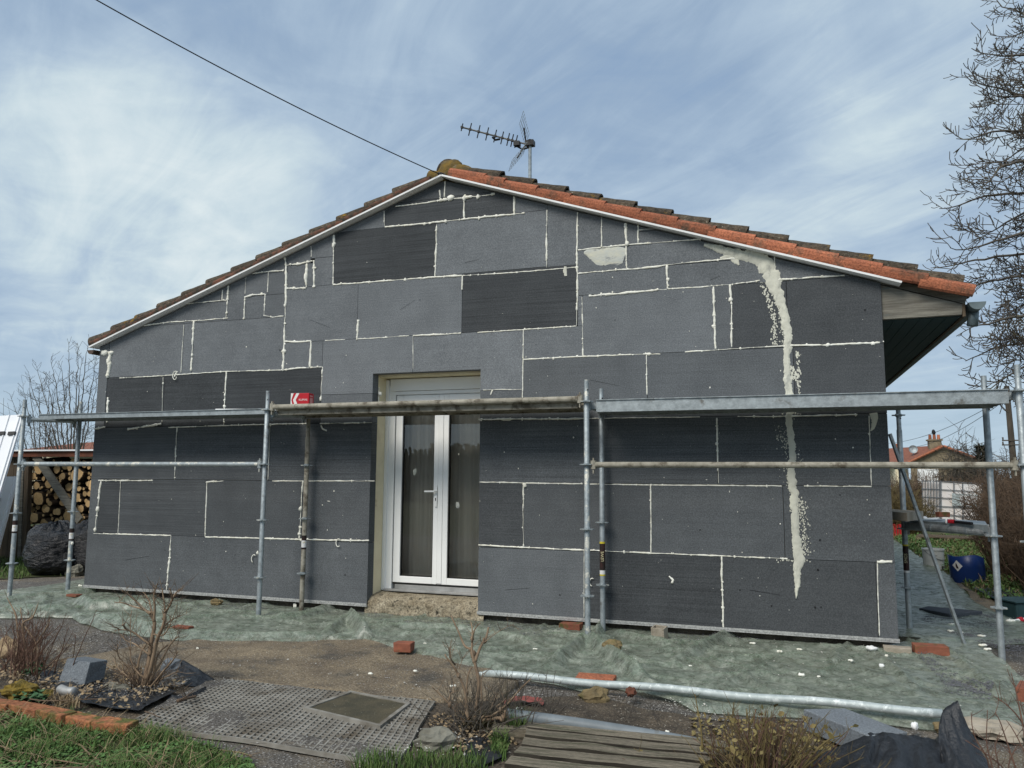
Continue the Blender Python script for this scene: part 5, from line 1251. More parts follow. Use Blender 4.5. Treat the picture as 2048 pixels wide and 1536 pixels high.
pebbles('gravel', [(PX((-60, 1245), (160, 1250), (420, 1295), (330, 1345), (60, 1320), (-60, 1340)), .34), (PX((700, 1295), (960, 1350), (1270, 1395), (1400, 1440), (1280, 1450), (1040, 1420), (1010, 1395), (1030, 1375), (960, 1340), (800, 1310)), .36), (PX((600, 1480), (900, 1410), (1000, 1440), (980, 1540), (700, 1560)), .3)], 15000, .0022, .010, M['pebble'], lambda x, y: .006+gz(x, y), 3)
pebbles('path_grit', [(PX((430, 1290), (720, 1285), (960, 1345), (1020, 1375), (880, 1405), (640, 1385), (430, 1355)), 1)], 2600, .0015, .006, M['pebble'], lambda x, y: .040+gz(x, y), 4)
pebbles('grid_dirt', [([tuple(p[:2]) for p in (TL, TR, BR, BL)], 1)], 6000, .002, .008, M['pebble'], lambda x, y: .022+gz(x, y), 5)
pebbles('bed_gravel', [(PX((310, 1355), (355, 1350), (385, 1372), (360, 1392), (310, 1388)), .35), (PX((40, 1345), (300, 1350), (340, 1400), (250, 1435), (60, 1410)), .5)], 6000, .0022, .008, M['pebble'], lambda x, y: .058+gz(x, y), 6)
pebbles('graphite_crumbs', [(PX((1830, 1245), (1990, 1238), (2048, 1290), (2048, 1330), (1990, 1310), (1880, 1270)), .5), (PX((1830, 1320), (1860, 1330), (1960, 1395), (1900, 1400)), .06), (PX((1880, 1380), (1990, 1390), (1980, 1420), (1890, 1405)), .08), (PX((1300, 1270), (1600, 1270), (1500, 1300), (1350, 1300)), .08), (PX((700, 1225), (1150, 1250), (1100, 1290), (760, 1260)), .16), (PX((250, 1190), (600, 1220), (500, 1245), (250, 1215)), .12)], 14000, .0022, .007, M['grain'], lambda x, y: sheet_top(x, y)+.003, 7)
pebbles('white_flakes', [(PX((1340, 1405), (1480, 1440), (1460, 1462), (1300, 1440)), .16), (PX((820, 1470), (960, 1490), (960, 1530), (800, 1530)), .13), (PX((1060, 1440), (1400, 1480), (1380, 1530), (1050, 1530)), .06), (PX((200, 1190), (1150, 1250), (1300, 1380), (800, 1310), (200, 1255)), .16), (PX((1200, 1270), (2040, 1320), (2040, 1450), (1300, 1400)), .16), (PX((420, 1290), (1000, 1390), (860, 1400), (430, 1350)), .08), (PX((1850, 1180), (2040, 1240), (2040, 1300), (1850, 1250)), .1)], 1000, .0018, .008, M['flake'], lambda x, y: (sheet_top(x, y)+.004 if y > -1.75 else .045+gz(x, y)), 8)

# ================================================================== GRASS
def blades(name, poly, n, h0, h1, w_, mt, zf, seed=1, lean=.6, dens=None, leaf=False):
    rr = random.Random(seed); v, f = [], []
    xs = [p[0] for p in poly]; ys = [p[1] for p in poly]; k = t = 0
    def inside(p):
        c_ = False; j = len(poly)-1
        for i in range(len(poly)):
            (xi, yi), (xj, yj) = poly[i], poly[j]
            if (yi > p[1]) != (yj > p[1]) and p[0] < (xj-xi)*(p[1]-yi)/(yj-yi)+xi: c_ = not c_
            j = i
        return c_
    while k < n and t < n*30:
        t += 1; x, y = rr.uniform(min(xs), max(xs)), rr.uniform(min(ys), max(ys))
        if not inside((x, y)): continue
        q = noise.noise(Vector((x*3.2, y*3.2, seed)))+.6*noise.noise(Vector((x*9, y*9, seed)))
        if q+rr.uniform(-.4, .4) < (dens if dens is not None else -.05): continue
        k += 1; z = zf(x, y); a_ = rr.uniform(0, 6.283); h_ = (h0+(h1-h0)*rr.random())*(.75+.5*max(-.5, q)); b_ = len(v); l_ = lean*rr.uniform(.2, 1.2)*h_
        dx, dy = math.cos(a_), math.sin(a_); sx, sy = -dy*w_/2, dx*w_/2
        if leaf:
            c0 = (x+dx*l_*.3, y+dy*l_*.3, z+h_*rr.uniform(.3, 1)); s = w_*rr.uniform(.6, 1.2); tx, ty = rr.uniform(-.6, .6), rr.uniform(-.6, .6)
            for i in range(5):
                aa = a_+i*1.2566; ox, oy = math.cos(aa)*s, math.sin(aa)*s; v.append((c0[0]+ox, c0[1]+oy, c0[2]+ox*tx+oy*ty))
            f.append(tuple(range(b_, b_+5)))
        else:
            v += [(x-sx, y-sy, z-.005), (x+sx, y+sy, z-.005), (x+sx*.8+dx*l_*.4, y+sy*.8+dy*l_*.4, z+h_*.6), (x-sx*.8+dx*l_*.4, y-sy*.8+dy*l_*.4, z+h_*.6), (x+dx*l_, y+dy*l_, z+h_)]
            f += [(b_, b_+1, b_+2, b_+3), (b_+3, b_+2, b_+4)]
    me = bpy.data.meshes.new(name); me.from_pydata(v, [], f); me.materials.append(mt); o = inst(name, me); o['kind'] = 'stuff'; return o
lz = lambda x, y: .01+gz(x, y)
blades('leaf_litter', PX((-20, 1340), (120, 1335), (340, 1350), (380, 1380), (260, 1440), (60, 1400), (-20, 1400)), 700, .01, .05, .011, M['straw'], lambda x, y: .045, 50, 1.0, -.3, True)
blades('leaf_litter', PX((860, 1440), (1050, 1430), (1040, 1500), (960, 1520), (840, 1500)), 600, .005, .04, .010, M['straw'], lambda x, y: .02, 51, 1.0, -.4, True)
blades('leaf_litter', PX((1380, 1440), (1660, 1460), (1700, 1536), (1390, 1536)), 500, .005, .04, .012, M['leaf_dry'], lambda x, y: .02, 52, 1.0, -.4, True)
blades('dead_stalks', PX((-20, 1340), (120, 1335), (340, 1350), (380, 1380), (260, 1440), (60, 1400), (-20, 1400)), 420, .02, .07, .0035, M['straw'], lambda x, y: .04, 53, 3.0, -.3)
lawnp = PX((-200, 1408), (80, 1428), (250, 1456), (330, 1472), (420, 1504), (500, 1530), (540, 1640), (-200, 1640))
blades('lawn_grass', lawnp, 13000, .02, .085, .0045, M['grass'], lz, 11, 1.2, -.15)
blades('lawn_clover', lawnp, 17000, .015, .05, .009, M['clover'], lz, 12, .6, -.12, True)
blades('lawn_straw', lawnp, 1100, .03, .10, .004, M['straw'], lz, 13, 3.5, .0)
for k, (q, n) in enumerate(((PX((985, 1490), (1012, 1490), (1012, 1530), (980, 1540)), 500), (PX((1018, 1462), (1046, 1450), (1048, 1480), (1022, 1486)), 260), (PX((740, 1522), (960, 1520), (980, 1560), (700, 1560)), 900))):
    blades('grass_tuft', q, n, .05, .13, .005, M['grass'], lz, 20+k, .7, -.6)
blades('weeds', PX((20, 1395), (92, 1405), (90, 1418), (30, 1415)), 500, .03, .08, .013, M['weed'], lambda x, y: .03, 30, .6, -.5, True)
blades('weeds', PX((50, 1345), (85, 1348), (85, 1365), (45, 1365)), 300, .03, .08, .013, M['weed'], lambda x, y: .03, 31, .6, -.5, True)
blades('weeds', PX((95, 1408), (140, 1415), (160, 1428), (110, 1428)), 200, .03, .09, .006, M['straw'], lambda x, y: .04, 32, .9, -.5)
rearp = [(2.4, 11.5), (2.36, 7.8), (2.34, 5.6), (2.2, 3.6), (2.9, 3.0), (4.5, 4.0), (5.5, 14), (2.6, 14.5)]
blades('rear_grass', rearp, 15000, .05, .14, .012, M['grass'], lambda x, y: .01+gz(x, y), 40, 1.0, -.25)
blades('rear_weeds', rearp, 9000, .04, .12, .022, M['clover'], lambda x, y: .01+gz(x, y), 41, .8, -.2, True)
blades('rear_straw', rearp, 3000, .05, .15, .009, M['straw'], lambda x, y: .01+gz(x, y), 43, 1.6, -.1)
blades('far_grass', [(-13, .3), (-10, .5), (-8.6, 2.0), (-8.2, 3), (-13, 2.6)], 5000, .03, .10, .010, M['grass'], lambda x, y: .01+gz(x, y), 42, 1.1, -.1)

# ================================================================== PLANTS
prn = random.Random(23)
def curve_pts(pts, sub=4, wig=.01, seed=0):
    P = [Vector(p) for p in pts]; out_ = []
    for i in range(len(P)-1):
        p0, p1, p2, p3 = P[max(0, i-1)], P[i], P[i+1], P[min(len(P)-1, i+2)]
        for k in range(sub):
            t = k/sub
            q = .5*((2*p1)+(p2-p0)*t+(2*p0-5*p1+4*p2-p3)*t*t+(3*p1-p0-3*p2+p3)*t**3)
            out_.append(q+Vector((noise.noise(q*6+Vector((seed, 0, 0))), noise.noise(q*6+Vector((0, seed, 3))), noise.noise(q*6+Vector((1, 3, seed)))))*wig)
    out_.append(P[-1]); return out_
def taper(n, r0, r1): return [r0+(r1-r0)*i/max(1, n-1) for i in range(n)]
def px_stem(m_, pxs, Yp, r0, r1, dy=0, sub=4, wig=.006, n=5):
    K = len(pxs); pts = [W(x, y, Yp+dy*i/max(1, K-1)) for i, (x, y) in enumerate(pxs)]
    c_ = curve_pts(pts, sub, wig, prn.uniform(0, 50)); m_.tube(c_, taper(len(c_), r0, r1), n); return c_
def twigs_on(m_, c_, n, L0, L1, r_, t0=.25, up=.5, n_s=3, fork=.3, spread=1.0):
    for _ in range(n):
        t = prn.uniform(t0, .98); k = int(t*(len(c_)-1)); p = c_[k]; d = (c_[min(k+1, len(c_)-1)]-c_[max(0, k-1)]).normalized()
        v = Vector((prn.gauss(0, 1), prn.gauss(0, 1), prn.gauss(0, .6)))*spread; v = (v-d*v.dot(d)*.3).normalized(); dirn = (v+d*.5+Vector((0, 0, up))).normalized()
        L = prn.uniform(L0, L1); q1 = p+dirn*L*.5; q2 = p+dirn*L+Vector((0, 0, up*L*.25))+Vector((prn.gauss(0, .06), prn.gauss(0, .06), 0))*L
        m_.tube([p, q1, q2], [r_, r_*.75, r_*.35], n_s, cap=False)
        if prn.random() < fork:
            s = q1; e_ = s+(dirn+Vector((prn.gauss(0, .6), prn.gauss(0, .6), prn.gauss(0, .3)+up*.3))).normalized()*L*.5; m_.tube([s, (s+e_)/2+Vector((0, 0, .02*L)), e_], [r_*.7, r_*.5, r_*.3], n_s, cap=False)
# tall pruned shrub
Z1 = lambda *q: [(x/2.926, 1050+y/2.926) for x, y in q]
sh1 = empty('shrub', tuple(G(284, 1388)), 'tall hard pruned bare shrub with pale stems, growing from black film by the paver grid', 'shrub'); Yp = G(284, 1388).y
i1_ = -Vector(sh1.location)
def plant_build(m_, name, mt, parent):
    m_.v = [tuple(Vector(p)-Vector(parent.location)) for p in m_.v]; o = m_.build(name, M[mt], parent, smooth=True)
    if name in ('twigs', 'shoots'): o['kind'] = 'stuff'
    return o
m_ = MB(); cs = []
for q, r0, r1, dy in [
  (Z1((830, 985), (865, 850), (880, 700), (905, 570), (880, 520)), .016, .010, .05), (Z1((835, 985), (885, 820), (915, 690), (950, 600), (960, 520)), .015, .009, -.04), (Z1((845, 985), (930, 820), (1000, 690), (1045, 650)), .009, .004, .1),
  (Z1((880, 520), (830, 490), (760, 470), (670, 450)), .008, .003, .1), (Z1((880, 520), (810, 460), (745, 400), (720, 385)), .007, .004, -.1), (Z1((900, 570), (905, 480), (900, 420), (925, 345)), .009, .003, 0), (Z1((890, 520), (870, 450), (835, 395)), .007, .004, .1),
  (Z1((960, 520), (955, 450), (950, 370)), .008, .003, 0), (Z1((955, 560), (990, 470), (1020, 400), (1050, 380)), .008, .003, .1), (Z1((960, 520), (1000, 450), (990, 370)), .006, .003, -.1), (Z1((940, 620), (1000, 560), (1060, 530)), .006, .003, .1),
  (Z1((880, 700), (800, 640), (740, 610), (715, 580)), .007, .005, -.1), (Z1((740, 615), (700, 610), (680, 600)), .004, .002, 0), (Z1((870, 760), (790, 700), (740, 680), (705, 640)), .006, .003, .1), (Z1((850, 900), (770, 800), (765, 620), (770, 500)), .006, .002, .08),
  (Z1((820, 985), (760, 900), (700, 850), (660, 780)), .006, .002, .1), (Z1((830, 985), (740, 930), (690, 930)), .004, .002, -.1), (Z1((850, 985), (980, 830), (1040, 740)), .007, .003, -.1), (Z1((850, 990), (960, 900), (1050, 850)), .005, .002, .1), (Z1((840, 985), (900, 880), (930, 760), (980, 700)), .010, .005, .12),
  (Z1((820, 990), (800, 880), (820, 760), (850, 700)), .010, .005, .1), (Z1((940, 600), (1000, 600), (1040, 620)), .005, .002, -.05), (Z1((900, 640), (960, 640), (1010, 560), (1035, 470)), .006, .002, -.1), (Z1((780, 870), (700, 780), (690, 700)), .004, .002, -.1)]:
    c_ = px_stem(m_, q, Yp, r0, r1, dy, 5, .012, 6); cs.append(c_); twigs_on(m_, c_, 5, .03, .12, .0022, .3, .5, 3, .4)
plant_build(m_, 'stems', 'bark_pale', sh1)
m_ = MB()
for c_ in cs: twigs_on(m_, c_, 9, .05, .16, .0018, .1, .5, 3, .5)
for _ in range(60):
    p = G(prn.uniform(262, 310), prn.uniform(1378, 1394)); e_ = p+Vector((prn.gauss(0, .14), prn.gauss(0, .12), prn.uniform(.06, .26))); m_.tube([p, p.lerp(e_, .5)+Vector((0, 0, .02)), e_], [.003, .0022, .001], 3)
plant_build(m_, 'twigs', 'bark', sh1)
# dry bush at the frame edge
sh2 = empty('shrub', tuple(G(52, 1352)), 'dry reddish brown bush full of fine twigs beside the pale stump', 'shrub'); Yp = G(52, 1352).y; m_ = MB(); mb2 = MB()
for k in range(95):
    bx_, by_ = prn.gauss(48, 30), prn.uniform(1335, 1362); tx, ty = bx_+prn.gauss(6, 30), prn.uniform(1218, 1315)
    c_ = px_stem(m_, [(bx_, by_), ((bx_*1.3+tx)/2.3+prn.gauss(0, 6), by_*.5+ty*.5), (tx, ty)], Yp+prn.uniform(-.25, .35), .0045, .0013, prn.uniform(-.2, .2), 4, .015, 4); twigs_on(m_, c_, 5, .03, .13, .0015, .25, .6, 3, .5)
for q in ([(55, 1345), (72, 1290), (88, 1262), (100, 1240)], [(20, 1350), (36, 1290), (30, 1230), (14, 1195)], [(70, 1350), (74, 1290), (48, 1250), (42, 1215)], [(60, 1350), (44, 1255), (65, 1235), (76, 1208)]): c_ = px_stem(mb2, q, Yp, .010, .003, .05, 5, .01, 5); twigs_on(mb2, c_, 4, .05, .12, .002)
plant_build(m_, 'twigs', 'bark_red', sh2); plant_build(mb2, 'stems', 'bark_pale', sh2)
# centre shrub
Z2 = lambda *q: [(840+x/4.8, 1200+y/4.8) for x, y in q]
sh3 = empty('shrub', tuple(G(958, 1462)), 'half cut shrub with knobbly pale branches rising in front of the green sheet', 'shrub'); Yp = G(958, 1462).y; m_ = MB(); md = MB(); cs = []
for q, r0, r1, dy in [(Z2((520, 1230), (545, 1000), (560, 780), (520, 600), (480, 480), (420, 440), (370, 320), (300, 150)), .013, .004, .1), (Z2((520, 600), (500, 480), (500, 300), (488, 210)), .008, .003, .05), (Z2((500, 400), (530, 290), (582, 220)), .006, .002, -.05), (Z2((535, 600), (600, 430), (640, 370), (660, 262)), .009, .006, .1), (Z2((620, 400), (700, 340), (820, 270), (905, 228)), .003, .001, .1),
  (Z2((480, 1200), (420, 850), (330, 640), (240, 520)), .009, .004, -.1), (Z2((330, 620), (290, 560), (265, 430)), .005, .002, -.1), (Z2((290, 545), (288, 450)), .004, .002, 0), (Z2((440, 1200), (380, 1110), (280, 1000), (180, 890), (120, 835)), .010, .003, -.1), (Z2((270, 970), (300, 900), (330, 885), (337, 790)), .005, .002, .05),
  (Z2((540, 1230), (440, 1080), (455, 780), (500, 650)), .009, .004, .1), (Z2((370, 650), (410, 560), (450, 500)), .003, .001, .1), (Z2((560, 1230), (610, 1130), (700, 1110), (830, 1010), (960, 860), (1065, 755)), .009, .003, -.05), (Z2((740, 1010), (820, 940)), .004, .002, .05), (Z2((640, 1150), (700, 1000), (745, 900)), .006, .003, .1), (Z2((560, 1230), (590, 1000), (585, 780), (600, 700)), .007, .003, .15), (Z2((600, 1150), (760, 1130), (815, 1130), (820, 1060)), .012, .006, -.05)]:
    c_ = px_stem(m_, q, Yp, r0, r1, dy, 5, .010, 6); cs.append(c_); twigs_on(m_, c_, 4, .03, .12, .0022, .3, .5, 3, .4)
    k = len(c_)//2
    if r0 > .007: m_.blob(tuple(c_[k]), (r0*1.5, r0*1.5, r0*1.7), prn.uniform(0, 9), .3, 7, 5)
for _ in range(120):
    bx_, by_ = prn.uniform(895, 1050), prn.uniform(1425, 1475); tx = bx_+prn.gauss(12, 34); ty = prn.uniform(1335, 1425)
    c_ = px_stem(md, [(bx_, by_), ((bx_+tx)/2+prn.gauss(0, 5), (by_+ty)/2), (tx, ty)], Yp+prn.uniform(-.12, .3), .0028, .001, prn.uniform(-.1, .15), 3, .012, 3); twigs_on(md, c_, 3, .02, .09, .0013, .2, .6)
for _ in range(110):
    p = G(prn.gauss(955, 28), prn.gauss(1466, 10)); e_ = p+Vector((prn.gauss(0, .16), prn.gauss(0, .12), prn.uniform(.02, .20))); md.tube([p, p.lerp(e_, .5)+Vector((0, 0, .03)), e_], [.004, .003, .001], 3)
plant_build(m_, 'stems', 'bark_pale', sh3); plant_build(md, 'twigs', 'bark_dark', sh3)
# thin suckers behind the boards
for (bx_, by_, tips, lab) in ((1100, 1432, [(1075, 1345), (1092, 1348), (1112, 1340), (1138, 1368), (1122, 1360), (1150, 1385), (1060, 1370), (1135, 1405)], 'thin dark suckers standing behind the grey pipe beside the centre shrub'),
      (1250, 1444, [(1217, 1397), (1235, 1388), (1252, 1395), (1276, 1398), (1281, 1370), (1268, 1410), (1240, 1420), (1205, 1420)], 'little spray of dark bare suckers in front of the tube stones'),
      (1318, 1446, [(1290, 1402), (1296, 1394), (1306, 1420)], 'two or three leaning dark shoots near the white flakes')):
    e0 = empty('sucker_shoots', tuple(G(bx_, by_)), lab, 'plant'); m_ = MB(); Yp = G(bx_, by_).y
    for tx, ty in tips:
        c_ = px_stem(m_, [(bx_+prn.gauss(0, 4), by_), ((bx_+tx)/2+prn.gauss(0, 3), (by_+ty)/2+5), (tx, ty)], Yp+prn.uniform(-.04, .04), .0030, .0011, .02, 5, .008, 4); twigs_on(m_, c_, 3, .02, .08, .0013, .3, .6)
    plant_build(m_, 'shoots', 'bark_dark', e0)
# olive leafy bush
sh5 = empty('shrub', tuple(G(1520, 1580)), 'bushy olive brown shrub with yellowing leaves growing at the end of the boards', 'shrub'); Yp = G(1520, 1575).y; m_ = MB(); mr = MB(); ml = MB()
for k in range(190):
    bx_ = prn.gauss(1520, 38); by_ = prn.uniform(1545, 1600); tx = bx_+(bx_-1520)*1.0+prn.gauss(0, 34); ty = prn.uniform(1405, 1500)+abs(tx-1515)*.25
    tgt = m_ if k % 3 else mr
    c_ = px_stem(tgt, [(bx_, by_), ((bx_+tx)/2+prn.gauss(0, 7), (by_+ty)/2), (tx, ty)], Yp+prn.uniform(-.16, .22), .0034, .0012, prn.uniform(-.1, .12), 4, .012, 4)
    twigs_on(tgt, c_, 4, .02, .09, .0014, .35, .7)
    if k % 2 == 0:
        for _ in range(3):
            p = c_[prn.randrange(len(c_)//3, len(c_))]; a_, b_ = Vector((prn.gauss(0, 1), prn.gauss(0, 1), prn.gauss(.3, 1))).normalized(), Vector((prn.gauss(0, 1), prn.gauss(0, 1), prn.gauss(0, 1))); b_ = (b_-a_*b_.dot(a_)).normalized(); l_ = prn.uniform(.018, .045); w__ = l_*.28; nn = a_.cross(b_)*l_*.12
            ml.face([p, p+a_*l_*.4+b_*w__+nn, p+a_*l_*.8+b_*w__*.7, p+a_*l_, p+a_*l_*.8-b_*w__*.7, p+a_*l_*.4-b_*w__+nn])
for q in ([(1575, 1590), (1600, 1520), (1625, 1470), (1633, 1440)], [(1470, 1590), (1468, 1520), (1464, 1455), (1467, 1405)], [(1405, 1500), (1398, 1440), (1390, 1388)], [(1600, 1540), (1650, 1485), (1685, 1470)]): c_ = px_stem(m_, q, Yp, .006, .002, .05, 5, .008, 5); twigs_on(m_, c_, 6, .04, .12, .002)
plant_build(m_, 'stems', 'twig_green', sh5); plant_build(mr, 'twigs', 'bark_red', sh5); lf_ = plant_build(ml, 'leaves', 'leaf_dry', sh5); lf_['kind'] = 'stuff'
# thorny twigs at the frame edge
sh6 = empty('shrub', tuple(G(2040, 1590)), 'sparse thorny bare twigs in front of the flat tan stone', 'shrub'); Yp = G(2030, 1580).y; m_ = MB()
for q in ([(2075, 1500), (2040, 1440), (2010, 1408), (1985, 1394)], [(2046, 1452), (2034, 1400), (2022, 1345)], [(2046, 1600), (2030, 1530), (2005, 1455), (1990, 1425)], [(2000, 1600), (1985, 1530), (1972, 1480), (1975, 1420)], [(1990, 1600), (1975, 1520), (1950, 1470), (1942, 1425)], [(2080, 1600), (2062, 1530), (2040, 1480), (2012, 1440)], [(2030, 1600), (2010, 1540), (1960, 1500), (1930, 1480)], [(2060, 1600), (2050, 1540), (2048, 1480), (2044, 1440)], [(2100, 1590), (2070, 1480), (2048, 1430), (2040, 1400)], [(2020, 1600), (2020, 1530), (2035, 1490)], [(1980, 1600), (1995, 1540), (1990, 1500), (2000, 1470)]):
    c_ = px_stem(m_, q, Yp+prn.uniform(-.05, .1), .0048, .0016, .05, 5, .010, 5); twigs_on(m_, c_, 7, .02, .10, .0018, .2, .5)
plant_build(m_, 'stems', 'bark_red', sh6)

# fallen sticks on the lawn
for k, (q, r_, lab) in enumerate((([(-40, 1548), (60, 1545), (180, 1535), (240, 1528), (308, 1519)], .014, 'thick broken grey branch lying along the bottom of the lawn'), ([(0, 1492), (40, 1505), (110, 1520), (170, 1528)], .005, 'long thin dead stick lying across the lawn corner'),
     ([(48, 1538), (62, 1515), (74, 1500)], .006, 'short stick propped on the thick branch'), ([(100, 1480), (150, 1486), (180, 1508), (210, 1528)], .006, 'kinked brown twig in the grass beneath the brick edging'), ([(-10, 1451), (20, 1448), (50, 1446)], .005, 'straight straw coloured stick near the first edging bricks'),
     ([(-20, 1518), (40, 1524), (100, 1530)], .004, 'thin brown stick close to the thick branch'), ([(225, 1460), (250, 1446), (262, 1438)], .005, 'small twig pointing at the last edging brick'), ([(250, 1452), (280, 1462), (310, 1470)], .004, 'thin twig at the corner of the paver grid'), ([(170, 1398), (215, 1370), (240, 1350), (262, 1330)], .005, 'long leaning cane in front of the foam block'), ([(440, 1500), (480, 1505), (504, 1512)], .005, 'dry stick on bare soil under the paver grid'),
     ([(60, 1398), (120, 1402), (170, 1400), (215, 1398)], .004, 'brown stalk lying on the black film'), ([(120, 1412), (140, 1404), (165, 1398)], .005, 'cut reddish stalk on the edge of the bed'), ([(355, 1402), (368, 1398), (392, 1392)], .012, 'stubby weathered peg on the grid edge'), ([(0, 1470), (60, 1476), (130, 1470)], .003, 'fine stalk lying in the clover'), ([(290, 1424), (320, 1434)], .004, 'bit of twig on the paver grid'))):
    pts = [G(x, y, .035 if y > 1440 else .065) for x, y in q]; o0 = pts[0]; c_ = curve_pts([p-o0 for p in pts], 5, .008, k*3.3)
    m_ = MB(); m_.tube(c_, taper(len(c_), r_, r_*.6), 7)
    if r_ > .008 or k % 3 == 0: twigs_on(m_, c_, 4, .05, .14, r_*.35, .1, .3)
    tag(m_.build('fallen_stick', M['branch' if k % 2 else 'bark'], loc=tuple(o0), smooth=True), lab, 'stick')

# ---- trees
trn = random.Random(5)
def rperp(d):
    v = Vector((trn.gauss(0, 1), trn.gauss(0, 1), trn.gauss(0, 1))); return (v-d*v.dot(d)).normalized()
def limb(m_, tw, p0, d0, L, r0, depth, droop, upturn, rtip, nseg=6, kids=4, spread=.8):
    pts = [p0]; d = d0.normalized(); p = p0
    for i in range(nseg):
        t = i/nseg; d = (d+Vector((trn.gauss(0, .13), trn.gauss(0, .13), trn.gauss(0, .09)))+Vector((0, 0, -droop*(1-t)+upturn*t*1.4))).normalized(); p = p+d*L/nseg; pts.append(p)
    tgt = m_ if r0 > .022 else tw
    tgt.tube(pts, taper(len(pts), r0, max(rtip, r0*.35)), 6 if r0 > .03 else (4 if r0 > .012 else 3), cap=False)
    if depth > 0:
        for k in range(kids):
            t = .2+.8*(k+trn.random())/kids; i = min(nseg-1, int(t*nseg)); q = pts[i].lerp(pts[i+1], t*nseg-i); dd = (pts[i+1]-pts[i]).normalized()
            limb(m_, tw, q, dd*.75+rperp(dd)*spread+Vector((0, 0, .1)), L*trn.uniform(.38, .62), max(rtip, r0*.45), depth-1, droop*.8, upturn*1.2, rtip, 5 if depth > 1 else 4, kids, spread)
def guided(m_, tw, pts, r0, r1, kids, L, depth, droop, upturn, rtip, t0=.25):
    c_ = curve_pts(pts, 6, .05, trn.uniform(0, 40)); m_.tube(c_, taper(len(c_), r0, r1), 7)
    for k in range(kids):
        t = t0+(1-t0)*(k+trn.random())/kids; i = min(len(c_)-2, int(t*(len(c_)-1))); dd = (c_[i+1]-c_[i]).normalized()
        limb(m_, tw, c_[i], dd*.7+rperp(dd)*.9, L*trn.uniform(.6, 1.15)*(1.15-.4*t), max(rtip*1.3, r0*.28*(1.2-t)), depth, droop, upturn, rtip, 6, 5, .85)
    limb(m_, tw, c_[-1], c_[-1]-c_[-3], L*.8, r1, depth, droop, upturn, rtip, 6, 5, .85)
TY = 8.5
tree = empty('bare_tree', (W(2330, 1010, TY).x, TY, 0), 'big bare tree with drooping upturned twigs reaching over the gutter corner', 'tree')
m_, tw = MB(), MB(); tx0 = tree.location.x
trunk = [Vector((tx0, TY, -.1)), Vector((tx0-.05, TY, 2)), Vector((tx0-.15, TY+.1, 4.2)), Vector((tx0-.1, TY, 6.5)), Vector((tx0+.1, TY, 9)), Vector((tx0, TY, 11))]
c_ = curve_pts(trunk, 5, .05); m_.tube(c_, taper(len(c_), .26, .07), 12)
def tp(z): 
    for a_, b_ in zip(c_[:-1], c_[1:]):
        if a_.z <= z <= b_.z: return a_.lerp(b_, (z-a_.z)/(b_.z-a_.z))
    return c_[-1]
for z0, mid, end, dy, r0 in [(4.2, (2120, 470), (1990, 482), -.6, .075), (3.9, (2110, 560), (1985, 560), .5, .06), (4.6, (2080, 400), (1960, 395), .8, .055), (3.4, (2100, 640), (2000, 640), -.9, .06), (3.3, (2090, 700), (2020, 690), .3, .05), (6.0, (2090, 280), (2000, 262), -.4, .06), (6.6, (2080, 220), (2010, 180), .6, .055), (7.5, (2100, 130), (2030, 110), .0, .05), (5.2, (2090, 340), (2010, 330), -.9, .055), (4.0, (2110, 520), (1950, 520), 1.2, .05), (8.3, (2120, 60), (2050, 30), .5, .05), (3.0, (2110, 720), (2045, 735), -.6, .045), (6.0, (2100, 300), (2040, 300), 1.4, .05), (5.0, (2130, 420), (2040, 430), .2, .05), (7.0, (2120, 200), (2050, 190), -1.0, .05), (3.8, (2120, 600), (2045, 610), 1.4, .05)]:
    p = tp(z0); a_, b_ = W(mid[0], mid[1], TY+dy*.6), W(end[0], end[1], TY+dy)
    guided(m_, tw, [p, p.lerp(a_, .55)+Vector((0, 0, .25)), a_+Vector((0, 0, .12)), b_], r0, .018, 9, .95, 2, .10, .16, .0072)
plant_build(m_, 'trunk', 'bark_dark', tree); plant_build(tw, 'twigs', 'bark_dark', tree)
# hazel like trees behind the log shed
for k, (bx_, Yt, tips, lab) in enumerate(((150, 11.5, [(62, 772), (78, 752), (108, 745), (98, 778), (138, 712), (156, 716), (172, 708), (125, 752), (160, 748), (188, 742), (192, 778)], 'bare many stemmed tree behind the log shed, close to the house corner'), (88, 14.5, [(50, 790), (60, 775), (78, 780), (98, 790), (30, 815), (110, 780)], 'fainter bare tree further behind the log shed'))):
    rt = W(bx_, 925, Yt); rt.z = 0; t_ = empty('bare_tree', tuple(rt), lab, 'tree'); m_, tw = MB(), MB()
    for (x, y) in tips:
        e_ = W(x, y, Yt+trn.uniform(-1.2, 1.2)); guided(m_, tw, [rt+Vector((trn.gauss(0, .15), trn.gauss(0, .15), 0)), rt.lerp(e_, .35)+Vector((0, 0, .3)), rt.lerp(e_, .7)+Vector((0, 0, .15)), e_], .030, .008, 6, .70, 1, .0, .10, .0048, .35)
        limb(m_, tw, rt+Vector((trn.gauss(0, .25), trn.gauss(0, .25), 0)), e_-rt+Vector((trn.gauss(0, .6), 0, 0)), (e_-rt).length*.62, .014, 1, 0, .05, .0048, 7, 5, .5)
    plant_build(m_, 'stems', 'bark_dark', t_); plant_build(tw, 'twigs', 'bark_dark', t_)
